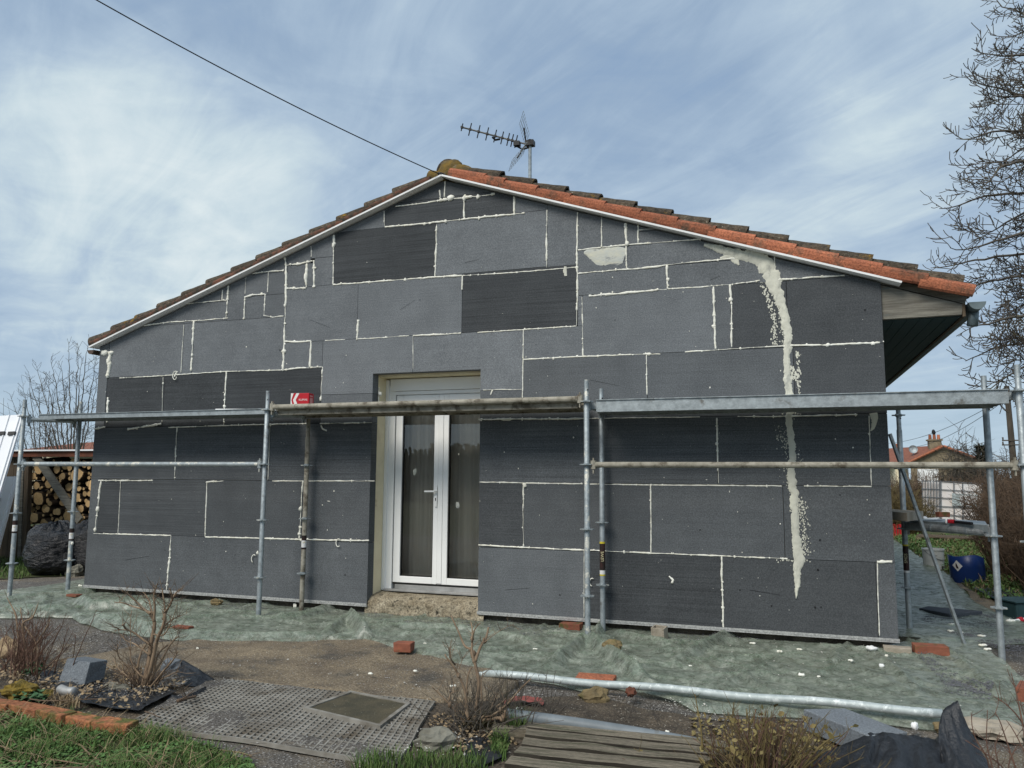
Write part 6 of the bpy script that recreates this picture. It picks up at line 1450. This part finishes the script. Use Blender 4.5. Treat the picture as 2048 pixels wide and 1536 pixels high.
def bare_bush(name, x, y, rx, ry, h_, n, lab, mt='bark', cat='bush', group=None, r_=.006, rtw=.0035, fork=5, L1=.35):
    e_ = empty(name, (x, y, 0), lab, cat, group); m_ = MB()
    for k in range(n):
        a_ = trn.uniform(0, 6.283); q = math.sqrt(trn.random()); b_ = Vector((x+math.cos(a_)*rx*q*.6, y+math.sin(a_)*ry*q*.6, 0)); a2 = a_+trn.gauss(0, .5); hh = h_*(.55+.5*trn.random())*(1.05-.45*q)
        t_ = Vector((x+math.cos(a2)*rx*q*1.05, y+math.sin(a2)*ry*q*1.05, hh)); c_ = [b_, b_.lerp(t_, .4)+Vector((trn.gauss(0, .05), trn.gauss(0, .05), hh*.1)), b_.lerp(t_, .75)+Vector((trn.gauss(0, .05), trn.gauss(0, .05), hh*.06)), t_]
        m_.tube(c_, [r_, r_*.8, r_*.55, r_*.3], 3, cap=False)
        for _ in range(fork):
            i = trn.choice((0, 1, 1, 2, 2, 2)); p = c_[i].lerp(c_[i+1], trn.random()); d = Vector((trn.gauss(0, 1), trn.gauss(0, 1), trn.gauss(.3, .7))).normalized(); L = trn.uniform(.12, L1); m_.tube([p, p+d*L*.5, p+d*L+Vector((0, 0, .05*trn.gauss(.3, 1)))], [rtw, rtw*.8, rtw*.4], 3, cap=False)
    plant_build(m_, 'twigs', mt, e_); return e_
bare_bush('bare_bush', 3.40, 5.8, .90, 1.0, 1.85, 520, 'dense bare brown bush right behind the blue drum', 'bark', r_=.006, rtw=.0042, fork=7)
bare_bush('bare_bush', 3.30, 4.1, .85, .9, 1.7, 430, 'dense bare bush between the scaffold pole and the frame edge', 'bark', r_=.006, rtw=.004, fork=7)
bare_bush('bare_bush', 4.15, 8.4, .8, 1.2, 1.75, 330, 'bare bush whose twigs cross the caged white tank', 'bark', r_=.007, rtw=.005, fork=7)
bare_bush('bare_bush', 5.2, 11, 1.5, 1.6, 2.1, 360, 'bare bush reaching above the hedge below the utility pole', 'bark', r_=.009, rtw=.006, fork=7, L1=.5)
bare_bush('bare_bush', 2.75, 14.2, .8, .7, 1.25, 300, 'yellowish brown bush just past the house corner behind the side deck', 'twig_green', r_=.008, rtw=.006, fork=7, L1=.4)
bare_bush('bare_bush', 3.9, 20.5, 1.3, 1.0, 1.55, 300, 'brown bush behind the caged tank', 'bark', r_=.010, rtw=.008, fork=7, L1=.5)
bare_bush('bare_bush', 6.4, 21, 1.6, 1.0, 1.75, 330, 'brown bush below the stone gable of the far house', 'bark', r_=.010, rtw=.008, fork=7, L1=.5)
for k, (px, y, h_, lab) in enumerate(((1935, 34, 3.9, 'slim bare sapling beside the far conifer'), (1912, 36, 3.2, 'small bare sapling against the sky next to the far gable'), (2028, 30, 2.9, 'bare sapling at the foot of the utility pole'))):
    xx = W(px, 950, y).x; bare_bush('bare_sapling', xx, y, 1.1, .8, h_, 60, lab, 'bark_dark', 'sapling', None, .016, .012, 9, .9)
# long overgrown hedge in the distance
hg = MB()
for k in range(2600):
    x = trn.uniform(1.5, 26); y = 27+trn.gauss(0, .8)+.1*x; h_ = (1.5+.5*noise.noise(Vector((x*.5, 1, 2))))*trn.uniform(.5, 1.1); b_ = Vector((x, y, 0)); t_ = b_+Vector((trn.gauss(0, .35), trn.gauss(0, .3), h_)); hg.tube([b_, b_.lerp(t_, .5)+Vector((trn.gauss(0, .1), 0, 0)), t_], [.014, .011, .006], 3, cap=False)
for k in range(2200):
    x = trn.uniform(-34, -12.5); y = 17+trn.gauss(0, .8); h_ = (1.4+.4*noise.noise(Vector((x*.5, 1, 2))))*trn.uniform(.5, 1.1); b_ = Vector((x, y, 0)); t_ = b_+Vector((trn.gauss(0, .35), trn.gauss(0, .3), h_)); hg.tube([b_, b_.lerp(t_, .5)+Vector((trn.gauss(0, .1), 0, 0)), t_], [.012, .010, .006], 3, cap=False)
o = hg.build('far_hedge', M['bark']); o['kind'] = 'stuff'
# wooded field boundary on the camera's side of the plot, mirrored in the door glass
hb_ = MB()
for k in range(3600):
    x = trn.uniform(-38, 14); y = -34+trn.gauss(0, 1.5); h_ = (2.9+1.0*noise.noise(Vector((x*.25, 1, 9))))*trn.uniform(.6, 1.02); b_ = Vector((x, y, 0)); t_ = b_+Vector((trn.gauss(0, .7), trn.gauss(0, .5), h_)); hb_.tube([b_, b_.lerp(t_, .5)+Vector((trn.gauss(0, .2), 0, 0)), t_], [.13, .12, .09], 3, cap=False)
o = hb_.build('field_hedge', M['conifer']); o['kind'] = 'stuff'
# small dark conifer
cx_ = W(1967, 950, 36).x; cf = empty('conifer', (cx_, 36, 0), 'small dark conifer on the skyline beyond the hedge', 'conifer'); m_ = MB(); zt_ = W(1967, 893, 36).z
m_.tube([(0, 0, 0), (0, 0, zt_*.9)], [.12, .03], 6)
for k in range(1500):
    z = zt_*(.15+.85*trn.random()); rr_ = (zt_-z)*.30*math.sqrt(trn.random())+.12; a_ = trn.uniform(0, 6.283); p = Vector((math.cos(a_)*rr_, math.sin(a_)*rr_, z)); d = Vector((math.cos(a_), math.sin(a_), trn.uniform(.1, .9)))*.30; s = Vector((-math.sin(a_), math.cos(a_), 0))*.05
    m_.face([p-s, p+s, p+d])
m_.build('crown', M['conifer'], cf)

# ================================================================== BEYOND THE YARD
# caged tank
ib = empty('caged_tank', (0, 0, 0), 'white plastic tank in a steel cage standing on a pallet by the brown bushes', 'tank')
YI_ = 17.5; pc = W(1881, 1042, YI_); pc.z = .0
ib.location = pc; ib.rotation_euler = (0, R(3), R(18)); ztk = W(1881, 962, YI_).z
m_ = MB(); m_.box((.0, .02, .16), (1.15, 1.0, ztk-.03)); m_.box((-.0, .02, .16), (.01, 1.0, ztk-.06)); m_.build('tank_body', M['ibc'], ib, bevel=.07)
m_ = MB(); wx_, dy_ = 1.17, 1.02
for k in range(6): z = .18+(ztk-.18)*k/5; m_.box((-.02, -.012, z-.008), (wx_, .004, z+.008)); m_.box((-.02, 0, z-.008), (-.004, dy_, z+.008))
for k in range(7): y = .04+.94*k/6; m_.box((-.022, y-.008, .16), (-.003, y+.008, ztk))
for x in (.0, .36, .60, 1.15): m_.box((x-.010, -.014, .16), (x+.012, .006, ztk))
m_.build('cage', M['cage'], ib)
m_ = MB(); m_.box((.30, -.022, ztk-.66), (1.0, -.015, ztk-.32)); m_.build('cage_plate', M['galv_bright'], ib)
m_ = MB(); m_.box((.52, -.026, ztk-.58), (.98, -.0225, ztk-.36)); m_.box((.56, -.027, ztk-.65), (.80, -.0228, ztk-.58)); m_.build('label_sheet', M['print_white'], ib)
m_ = MB(); m_.face([(.60, -.0285, ztk-.585), (.68, -.0285, ztk-.65), (.76, -.0285, ztk-.585)]); m_.build('hazard_mark', M['black'], ib)
m_ = MB()
for k in range(5): m_.box((-.05+.25*k, 0, .12), (.10+.25*k, 1.0, .145))
for y in (0, .45, .9): m_.box((-.05, y, .0), (1.15, y+.1, .12))
m_.build('pallet', M['shedwood'], ib)
# pallet on the grass
pp = G(1895, 1078, .06); pl = empty('pallet', (pp.x, pp.y, 0), 'old wooden pallet lying in the grass below the caged tank', 'pallet'); pl.rotation_euler = (0, 0, R(-12))
for k in range(3):
    for x in (-.6, -.05, .5): m_ = MB(); m_.box((x, -.4+k*.35, .02), (x+.1, -.3+k*.35, .10)); m_.build('block', M['deck'], pl)
for k in range(5): m_ = MB(); m_.box((-.6, -.4+k*.18, .10), (.6, -.29+k*.18, .122)); m_.build('slat', M['shedwood'], pl)
# red crate
pr_ = G(1797, 1075, 0); m_ = MB(); hh = W(1797, 1048, pr_.y).z
c = empty('red_crate', (pr_.x, pr_.y, 0), 'red plastic crate just past the house corner under the side deck', 'crate'); c.rotation_euler = (0, 0, R(10))
m_.box((-.16, -.12, 0), (.14, .12, hh)); m_.build('shell', M['red'], c, bevel=.01)
m_ = MB()
for k in range(5): m_.box((-.15+.06*k, -.126, .03), (-.125+.06*k, -.1205, hh-.03))
m_.build('rib', M['brick'], c)
# bucket and cut drum
pk = G(1868, 1138, 0); ht = W(1868, 1097, pk.y).z; rr_ = .155
bk = empty('bucket', tuple(pk), 'white plastic bucket standing at the edge of the side sheet', 'bucket'); m_ = MB(); m_.lathe([(.0, .01), (rr_*.92, .0), (rr_*.98, ht*.5), (rr_, ht*.93), (rr_*1.05, ht*.93), (rr_*1.05, ht), (rr_*.97, ht), (rr_*.95, ht*.3), (0, .03)], 28); m_.build('pail', M['bucket'], bk, smooth=False)
m_ = MB(); m_.tube([(rr_*1.03*math.cos(a_), rr_*1.03*math.sin(a_), ht*.86-.12*math.sin(a_+2.4)) for a_ in [math.pi+.6+.2*t for t in range(13)]], .004, 5); m_.build('handle', M['cage'], bk)
m_ = MB(); m_.box((-.02, -rr_*1.0, ht*.68), (.03, -rr_*.955, ht*.70)); m_.build('mark', M['black'], bk)
pd = G(1938, 1166, 0); ht = .42
dr = empty('cut_drum', tuple(pd), 'blue plastic drum cut open with a slanting rim and a white diamond label', 'drum'); dr.rotation_euler = (R(3), R(-6), R(20))
m_ = MB(); n = 28; r_ = .215
for rad, zz in ((r_*.96, 0), (r_, .04), (r_, .24), (r_*1.0, None), (r_*.97, None), (r_*.95, .05)):
    for k in range(n):
        a_ = 2*math.pi*k/n; z = zz if zz is not None else ht-.06+.05*math.cos(a_-3.9)+.015*math.sin(3*a_); m_.v.append((rad*math.cos(a_), rad*math.sin(a_), z))
for i in range(5):
    for k in range(n): m_.f.append((i*n+k, i*n+(k+1) % n, (i+1)*n+(k+1) % n, (i+1)*n+k)); m_.m.append(0)
m_.build('drum_body', M['blue'], dr, smooth=True)
a_ = math.radians(228)-R(20); c0 = Vector((math.cos(a_), math.sin(a_), 0)); s_ = Vector((-math.sin(a_), math.cos(a_), 0)); m_ = MB(); q = c0*(r_+.003)+Vector((0, 0, .27))
m_.face([q+Vector((0, 0, -.075)), q+s_*.07-c0*.008, q+Vector((0, 0, .075)), q-s_*.07-c0*.008]); m_.build('diamond_label', M['print_white'], dr)
m_ = MB(); q = q+c0*.002; m_.face([q+Vector((0, 0, -.035))-s_*.008, q+Vector((0, 0, -.035))+s_*.02, q+Vector((0, 0, .0))+s_*.008, q+Vector((0, 0, .04))-s_*.012, q-s_*.02]); m_.build('hazard_symbol', M['sticker_black'], dr)
# black corrugated sheet, teal box, red and white scraps
A, B, C_, D_ = G(1948, 1176, .05), G(2062, 1178, .05), G(2075, 1216, .05), G(2008, 1208, .05); m_ = MB()
m_.grid(60, 4, lambda u, v: (lambda p: (p.x, p.y, .05+.014*math.sin(u*60)+.01*noise.noise(Vector((u*3, v*3, 1)))))(A.lerp(B, u).lerp(D_.lerp(C_, u), v)))
tag(m_.build('corrugated_sheet', M['film'], smooth=True), 'dark corrugated sheet lying on the grass beyond the last scaffold pole', 'corrugated sheet')
pb = G(2052, 1236, 0); c = empty('plastic_box', tuple(pb), 'dark teal plastic box with a lid at the frame edge behind the scaffold', 'box'); c.rotation_euler = (0, 0, R(25))
m_ = MB(); m_.box((-.22, -.15, 0), (.22, .15, .17)); m_.build('tub', M['teal_box'], c, bevel=.015); m_ = MB(); m_.box((-.235, -.165, .1705), (.235, .165, .19)); m_.build('lid', M['teal_box'], c, bevel=.008)
p0, p1 = G(2014, 1245, .05), G(2052, 1238, .07); m_ = MB(); m_.tube([p0, p1], .016, 8); m_.tube([p0.lerp(p1, .62), p0.lerp(p1, .78)], .028, 8, mi=1)
tag(m_.build('pipe_offcut', [M['white'], M['red']]), 'white pipe offcut with a red band in front of the teal box', 'pipe')

# far house with stone gable
YH = 80.0
def P3(x, y, dY=0): return W(x, y, YH+dY)
fh = empty('far_house', (P3(1885, 950).x, YH, 0), 'distant stone house with orange roof verges and a chimney with three pots', 'house'); fo = Vector(fh.location)
eL, eR, ap = P3(1822, 926), P3(1964, 925), P3(1886, 895); rel = lambda p: p-fo
def FB(m_, name, mats, **k): m_.v = [tuple(Vector(p)-fo) for p in m_.v]; return m_.build(name, M[mats] if isinstance(mats, str) else mats, fh, **k)
m_ = MB(); m_.prism([(eL.x, -1), (eR.x, -1), (eR.x, eR.z), (ap.x, ap.z), (eL.x, eL.z)], YH, YH+.4); FB(m_, 'gable_wall', 'stonewall')
back = Vector((-6.5, 14, 0)); m_ = MB()
for e_, s in ((eL, -1), (eR, 1)):
    o_ = Vector((.3*s, 0, -.1)); q = [ap+Vector((0, -.25, .0)), e_+o_+Vector((0, -.25, 0)), e_+o_+back, ap+back]; up = Vector((0, 0, .22)); m_.hexa([p for p in q]+[p+up for p in q])
FB(m_, 'roof', 'far_tile')
for e_, s in ((eL, -1), (eR, 1)):
    m_ = MB(); p0, p1 = ap+Vector((0, -.32, .1)), e_+Vector((.3*s, -.32, 0)); n = 12
    for k in range(n): a_, b_ = p0.lerp(p1, k/n), p0.lerp(p1, (k+1.05)/n); m_.tube([a_+Vector((0, 0, .02)), b_+Vector((0, 0, .06))], .13, 6)
    FB(m_, 'verge_tiles', 'tile')
chx0, chx1 = P3(1858, 900).x, P3(1888, 900).x; zc0, zc1 = P3(1870, 902).z-.6, P3(1870, 881).z
m_ = MB(); m_.box((chx0+.12, YH+.3, zc0), (chx1-.12, YH+1.4, zc1)); m_.box((chx0, YH+.2, zc1-.0), (chx1, YH+1.5, zc1+.14)); FB(m_, 'chimney', 'stonewall')
for x in (chx0+.28, (chx0+chx1)/2, chx1-.28): m_ = MB(); m_.lathe([(.16, zc1+.14), (.13, zc1+.62), (.11, zc1+.62), (.11, zc1+.3)], 10, (x, YH+.8, 0)); FB(m_, 'chimney_pot', 'tile')
m_ = MB(); m_.blob(((chx0+chx1)/2, YH+.8, zc1+.85), (.17, .17, .30), 4, .3, 8, 6); FB(m_, 'cowl', 'black')
c2 = P3(1799, 900, 12); m_ = MB(); m_.box((c2.x-.45, YH+12, c2.z-2), (c2.x+.45, YH+13, c2.z+.15)); m_.box((c2.x-.55, YH+11.9, c2.z+.15), (c2.x+.55, YH+13.1, c2.z+.28)); FB(m_, 'chimney', 'brick')
for dx in (-.2, .2): m_ = MB(); m_.lathe([(.14, c2.z+.28), (.12, c2.z+.75)], 8, (c2.x+dx, YH+12.5, 0)); FB(m_, 'chimney_pot', 'tile')
ds = P3(1826, 899, 1); m_ = MB(); m_.lathe([(.0, 0), (.28, .05), (.42, .14)], 14); m_.v = [tuple(Matrix.Translation(ds) @ Matrix.Rotation(R(80), 4, 'X') @ Vector(p)) for p in m_.v]; m_.tube([ds+Vector((0, .1, -1.2)), ds], .04, 5); FB(m_, 'satellite_dish', 'galv')
m_ = MB(); m_.box((P3(1796, 930).x, YH+2, -1), (P3(1822, 930).x, YH+9, P3(1810, 926).z-.3)); FB(m_, 'side_wall', 'render')
m_ = MB(); A, B = P3(1826, 935), P3(1866, 960); m_.box((A.x, YH-3, -1), (B.x, YH-2.4, W(1845, 938, YH-3).z)); FB(m_, 'lean_to_wall', 'white_trim')
# utility pole and its wires
YPo = 38.0; b0 = W(2031, 950, YPo); b0.z = 0; tpz = W(2013, 772, YPo); up_ = empty('utility_pole', tuple(b0), 'dark creosoted utility pole with two short crossarms behind the hedge', 'pole')
m_ = MB(); m_.tube([(0, 0, -.3), tuple(tpz-b0)], [.17, .12], 10); m_.build('shaft', M['creosote'], up_)
for yy in (881, 890, 800):
    c0 = W(2022 if yy > 850 else 2014, yy, YPo)-b0; m_ = MB(); m_.box((c0.x-.42, -.16, c0.z-.03), (c0.x+.42, -.10, c0.z+.03))
    for x in (-.38, .38): m_.tube([(c0.x+x, -.13, c0.z+.03), (c0.x+x, -.13, c0.z+.16)], .035, 6)
    m_.build('crossarm', M['creosote'], up_)
def wire(name, p0, p1, sag, r_, lab, mt='black', n=24):
    m_ = MB(); m_.tube([p0.lerp(p1, t/n)+Vector((0, 0, -sag*4*(t/n)*(1-t/n))) for t in range(n+1)], r_, 6); o = m_.build(name, M[mt], smooth=True); return tag(o, lab, 'cable')
wire('overhead_wire', W(2006, 797, YPo), W(1770, 887, 60), .5, .014, 'upper thin wire running from the utility pole behind the house corner')
wire('overhead_wire', W(2010, 800, YPo), W(1815, 896, 62), .5, .014, 'lower thin wire running from the utility pole to the far house')
# low barn roof behind the shed
YBn = 24.0; q = [W(40, 897, YBn), W(76, 886, YBn), W(136, 882, YBn), W(200, 890, YBn)]; bn = empty('low_barn', (q[1].x, YBn, 0), 'low outbuilding with a brown roof showing over the log shed', 'outbuilding'); bo = Vector(bn.location)
m_ = MB(); dv = Vector((-1.5, 5, .55)); z0 = W(100, 902, YBn).z
m_.face([Vector((q[0].x-1, YBn, z0))-bo, Vector((q[3].x+3, YBn, z0))-bo, q[3]+Vector((3, 2.5, .1))-bo, q[2]+Vector((0, 2.5, .1))-bo, q[1]+Vector((0, 2.5, .1))-bo]); m_.face([q[1]+Vector((0, 2.5, .1))-bo, q[2]+Vector((0, 2.5, .1))-bo, q[2]+Vector((2, 6, -1.2))-bo, q[1]+Vector((-1, 6, -1.2))-bo])
m_.build('roof', M['far_tile'], bn); m_ = MB(); m_.box((q[0].x-.6-bo.x, .3, -.1), (q[3].x+2.6-bo.x, 3, z0-.02)); m_.build('wall', M['render'], bn)

# ---- log shed
YS = 2.72; sh_ = empty('log_shed', (W(110, 1120, YS).x, YS, 0), 'open fronted wooden shed with a rusty roof edge full of firewood', 'shed'); so_ = Vector(sh_.location)
def ShB(m_, name, mt, **k): m_.v = [tuple(Vector(p)-so_) for p in m_.v]; return m_.build(name, M[mt], sh_, **k)
xl, xr2 = W(52, 1000, YS).x, W(200, 1000, YS).x+.9; zr0 = W(60, 903, YS).z
def rail_(p0, p1, wd_, dp, mt, name):
    m_ = MB(); d = (p1-p0); n_ = Vector((0, -1, 0)); s = d.cross(n_).normalized()*wd_/2; m_.hexa([p0-s, p1-s, p1-s+Vector((0, dp, 0)), p0-s+Vector((0, dp, 0)), p0+s, p1+s, p1+s+Vector((0, dp, 0)), p0+s+Vector((0, dp, 0))]); ShB(m_, name, mt)
rail_(W(46, 1135, YS-.12), W(54, 905, YS-.12), .085, .08, 'shedwood', 'post'); rail_(W(37, 1132, YS-.10), W(45, 905, YS-.10), .07, .06, 'oldwood', 'post')
rail_(W(66, 906, YS-.17), W(158, 1042, YS-.17), .13, .04, 'oldwood', 'brace')
m_ = MB(); za, zb_ = W(40, 904, YS-.2).z, W(200, 910, YS-.2).z
m_.box((xl-.35, YS-.2, za-.08), (xr2, YS-.14, za+.01)); ShB(m_, 'roof_edge', 'rust')
m_ = MB(); m_.hexa([Vector((xl-.4, YS-.24, za+.012)), Vector((xr2, YS-.24, za+.012)), Vector((xr2, YS+1.2, za-.1)), Vector((xl-.4, YS+1.2, za-.1)), Vector((xl-.4, YS-.24, za+.035)), Vector((xr2, YS-.24, za+.035)), Vector((xr2, YS+1.2, za-.08)), Vector((xl-.4, YS+1.2, za-.08))]); ShB(m_, 'roof_sheet', 'white_metal')
m_ = MB(); m_.box((xl-.05, YS+.62, 0), (xr2, YS+.68, za-.09)); ShB(m_, 'rear_wall', 'shedwood')
for k in range(8):
    m_ = MB(); x1_ = xl-.02-k*.105; m_.box((x1_-.1, YS-.08+jig(.006), 0), (x1_, YS-.055, za-.01+jig(.02))); ShB(m_, 'wall_board', 'shedwood')
def log_mesh(seed):
    r_ = random.Random(seed); m_ = MB(); n = 11; L = .5; ang0 = r_.random()*6; ring = [1+.10*r_.gauss(0, 1)*(.6) for _ in range(n)]
    P_ = lambda k, y, s: (ring[k]*s*math.cos(ang0+2*math.pi*k/n), y, ring[k]*s*math.sin(ang0+2*math.pi*k/n))
    for y, s in ((0, .90), (.003, 1), (L, 1)): m_.v += [P_(k, y, s) for k in range(n)]
    m_.f.append(tuple(range(n))); m_.m.append(0)
    for i in range(2):
        for k in range(n): m_.f.append((i*n+k, (i+1)*n+k, (i+1)*n+(k+1) % n, i*n+(k+1) % n)); m_.m.append(1)
    return m_.mesh('log', [M['logend'], M['logbark']])
LM = [log_mesh(s) for s in range(7)]
placed = []; lr = random.Random(4)
x0_, x1_ = xl+.04, W(192, 1000, YS).x+.35; z1_ = za-.10
for tr_ in range(9000):
    big_ = 1 if tr_ < 250 else (0 if tr_ < 1500 else -1)
    r_ = lr.uniform(.085, .125) if big_ == 1 else (lr.uniform(.055, .085) if big_ == 0 else lr.uniform(.024, .055)); x, z = lr.uniform(x0_+r_, x1_), lr.uniform(.0+r_, z1_-r_*.8)
    if big_ == 1 and sum(1 for q in placed if q[2] > .08) > 16: continue
    if any((x-a_)**2+(z-b_)**2 < (r_*.98+c_*.98)**2 for a_, b_, c_ in placed): continue
    placed.append((x, z, r_))
    if len(placed) >= 285: break
for x, z, r_ in placed:
    o = inst('log', lr.choice(LM), None, Matrix.Translation((x, YS+lr.uniform(-.09, .06), z)) @ Matrix.Rotation(R(lr.gauss(0, 5)), 4, 'Z') @ Matrix.Rotation(R(lr.gauss(0, 4)), 4, 'X') @ Matrix.Diagonal((r_, 1, r_*lr.uniform(.85, 1.05), 1)))
    tag(o, 'round firewood log stacked end on inside the wooden shed', 'log', 'logs stacked in the shed')
# black bin bag
pb = G(108, 1149); bg_ = MB(); wv = noise.noise
for c0, rr_, sd_ in (((0, 0, .36), (.40, .36, .40), 3), ((.34, .25, .36), (.30, .30, .42), 9)):
    m_ = MB(); nu, nv = 64, 44
    def fn(u, v):
        a_ = 2*math.pi*u; t = math.pi*(v-.5); d = Vector((math.cos(t)*math.cos(a_), math.cos(t)*math.sin(a_), math.sin(t)))
        k = 1+.16*wv(d*1.6+Vector((sd_, 0, 0)))+.07*(1-2*abs(wv(Vector((d.x*3.2+sd_, d.y*3.2, d.z*5)))))+.035*(1-2*abs(wv(Vector((d.x*7, d.y*7+sd_, d.z*13)))))
        if d.z > .5: k *= 1-.35*(d.z-.5)+.03*math.sin(a_*13+sd_)*(d.z-.5)*4
        z = c0[2]+d.z*rr_[2]*k; return (c0[0]+d.x*rr_[0]*k, c0[1]+d.y*rr_[1]*k, max(.005, z))
    b_ = len(bg_.v); m_.grid(nu, nv, fn); bg_.v += m_.v; bg_.f += [tuple(i+b_ for i in f_) for f_ in m_.f]; bg_.m += m_.m
tag(bg_.build('bin_bag', M['bag'], loc=(pb.x, pb.y, 0), smooth=True), 'bulging black bin bag in front of the log stack', 'bin bag')
# white roofing sheets leaning at the frame edge
def leaning(corners, lab, ribs, bars):
    A, B, C_, D_ = corners; nrm = (B-A).cross(D_-A).normalized(); nrm = nrm if nrm.y < 0 else -nrm; o0 = A.copy(); e_ = empty('leaning_panel', tuple(o0), lab, 'panel'); th_ = .035
    m_ = MB(); q = [p-o0 for p in (A, B, C_, D_)]; m_.hexa([p-nrm*th_ for p in q]+q); m_.build('sheet', M['white_metal'], e_)
    for t in ribs:
        m_ = MB(); p0, p1 = q[0].lerp(q[1], t), q[3].lerp(q[2], t); w2 = (q[1]-q[0]).normalized()*.012; m_.hexa([p0-w2, p0+w2, p1+w2, p1-w2, p0-w2*.5+nrm*.02, p0+w2*.5+nrm*.02, p1+w2*.5+nrm*.02, p1-w2*.5+nrm*.02]); m_.build('rib', M['white_metal'], e_)
    for (u0, u1, v) in bars:
        m_ = MB(); p0 = q[0].lerp(q[1], u0).lerp(q[3].lerp(q[2], u0), v); p1 = q[0].lerp(q[1], u1).lerp(q[3].lerp(q[2], u1), v); d2 = (q[3]-q[0]).normalized()*.028; m_.hexa([p0-d2+nrm*.004, p1-d2+nrm*.004, p1+d2+nrm*.004, p0+d2+nrm*.004, p0-d2+nrm*.028, p1-d2+nrm*.028, p1+d2+nrm*.028, p0+d2+nrm*.028]); m_.build('black_bar', M['black'], e_)
A, B = W(46, 829, 1.9), W(-190, 842, 1.5); Dd, Cc = W(-30, 1085, 1.2), W(-270, 1095, .8)
leaning((A, B, Cc, Dd), 'white ribbed panel leaning beside the log shed, upper and front of the two', (.02, .11, .34, .6), ((.012, .07, .16), (.10, .2, .155)))
A, B = W(35, 953, 2.1), W(-120, 952, 1.9); Dd, Cc = W(-4, 1098, 1.75), W(-165, 1100, 1.6)
leaning((A, B, Cc, Dd), 'lower white panel leaning under the first one by the shed post', (.03, .3, .6), ((.14, .22, .33),))

# ---- aerial and cable on the roof
YA = .95; mb_ = W(1060, 372, YA); mt_ = W(1060, 283, YA); an = empty('tv_aerial', tuple(mb_), 'television aerial with a mesh reflector on a short mast behind the ridge', 'aerial'); ao = Vector(an.location)
def AB(m_, name, mt='black', **k): m_.v = [tuple(Vector(p)-ao) for p in m_.v]; return m_.build(name, M[mt], an, **k)
m_ = MB(); m_.tube([mb_-Vector((0, 0, .35)), mt_], .019, 10); AB(m_, 'mast', 'galv')
m_ = MB(); m_.box((mt_.x-.045, YA-.04, mt_.z-.055), (mt_.x+.05, YA+.04, mt_.z+.005)); m_.tube([mt_, mt_+Vector((0, 0, .02))], .024, 8); AB(m_, 'clamp')
fa, ra = W(922, 254, YA-.35), W(1062, 291, YA); m_ = MB(); m_.tube([fa, ra], .0095, 8); AB(m_, 'boom', 'oldwood')
bdir = (fa-ra).normalized(); vdir = Vector((0, 0, 1)); vdir = (vdir-bdir*vdir.dot(bdir)).normalized(); hdir = bdir.cross(vdir)
for x, h_ in ((924, .045), (940, .075), (957, .078), (974, .078), (990, .076), (1004, .076), (1016, .076), (1024, .076), (1032, .076)):
    t = (x-922)/(1062-922); p = fa.lerp(ra, t); m_ = MB(); m_.tube([p-vdir*h_, p+vdir*h_], .0065, 6); m_.box(tuple(p-Vector((.013, .013, .013))), tuple(p+Vector((.013, .013, .013)))); AB(m_, 'director')
p = fa.lerp(ra, .50); m_ = MB(); m_.tube([p-vdir*.02-bdir*.05, p-vdir*.045, p-vdir*.02+bdir*.04], .012, 6); AB(m_, 'boom_joint')
p = fa.lerp(ra, .80); m_ = MB(); m_.box(tuple(p-Vector((.035, .03, .05))), tuple(p+Vector((.035, .03, .0)))); m_.tube([p-vdir*.05, p-vdir*.07-bdir*.08, p-vdir*.02-bdir*.16], .010, 6); AB(m_, 'dipole_box')
root_ = fa.lerp(ra, .93)
for s in (1, -1):
    up0 = (vdir*s*.86+bdir*.42).normalized(); m_ = MB(); hw, hh = .17, .27
    base_ = root_+vdir*s*.05
    for k in range(8): q = base_+up0*hh*k/7; m_.tube([q-hdir*hw, q+hdir*hw], .0022, 4)
    for k in range(4): q = base_+hdir*(-hw+2*hw*k/3); m_.tube([q, q+up0*hh], .0018, 4)
    AB(m_, 'reflector', 'galv')
    m_ = MB(); m_.tube([root_, base_+up0*hh*.55], .009, 6); AB(m_, 'reflector_arm')
cb0, cb1 = W(888, 352, -.03), W(195, -2, -2.6)
wire('service_cable', cb0, cb0.lerp(cb1, 1.06), 0.06, .0052, 'black cable running down across the sky to the roof ridge')
m_ = MB(); e_ = cb0.lerp(cb1, .021); m_.tube([cb0+Vector((.05, .05, -.03)), cb0.lerp(e_, .3), e_], [.022, .025, .017], 8); tag(m_.build('cable_anchor', M['black'], smooth=True), 'dark sleeve anchoring the cable at the ridge', 'cable clamp')
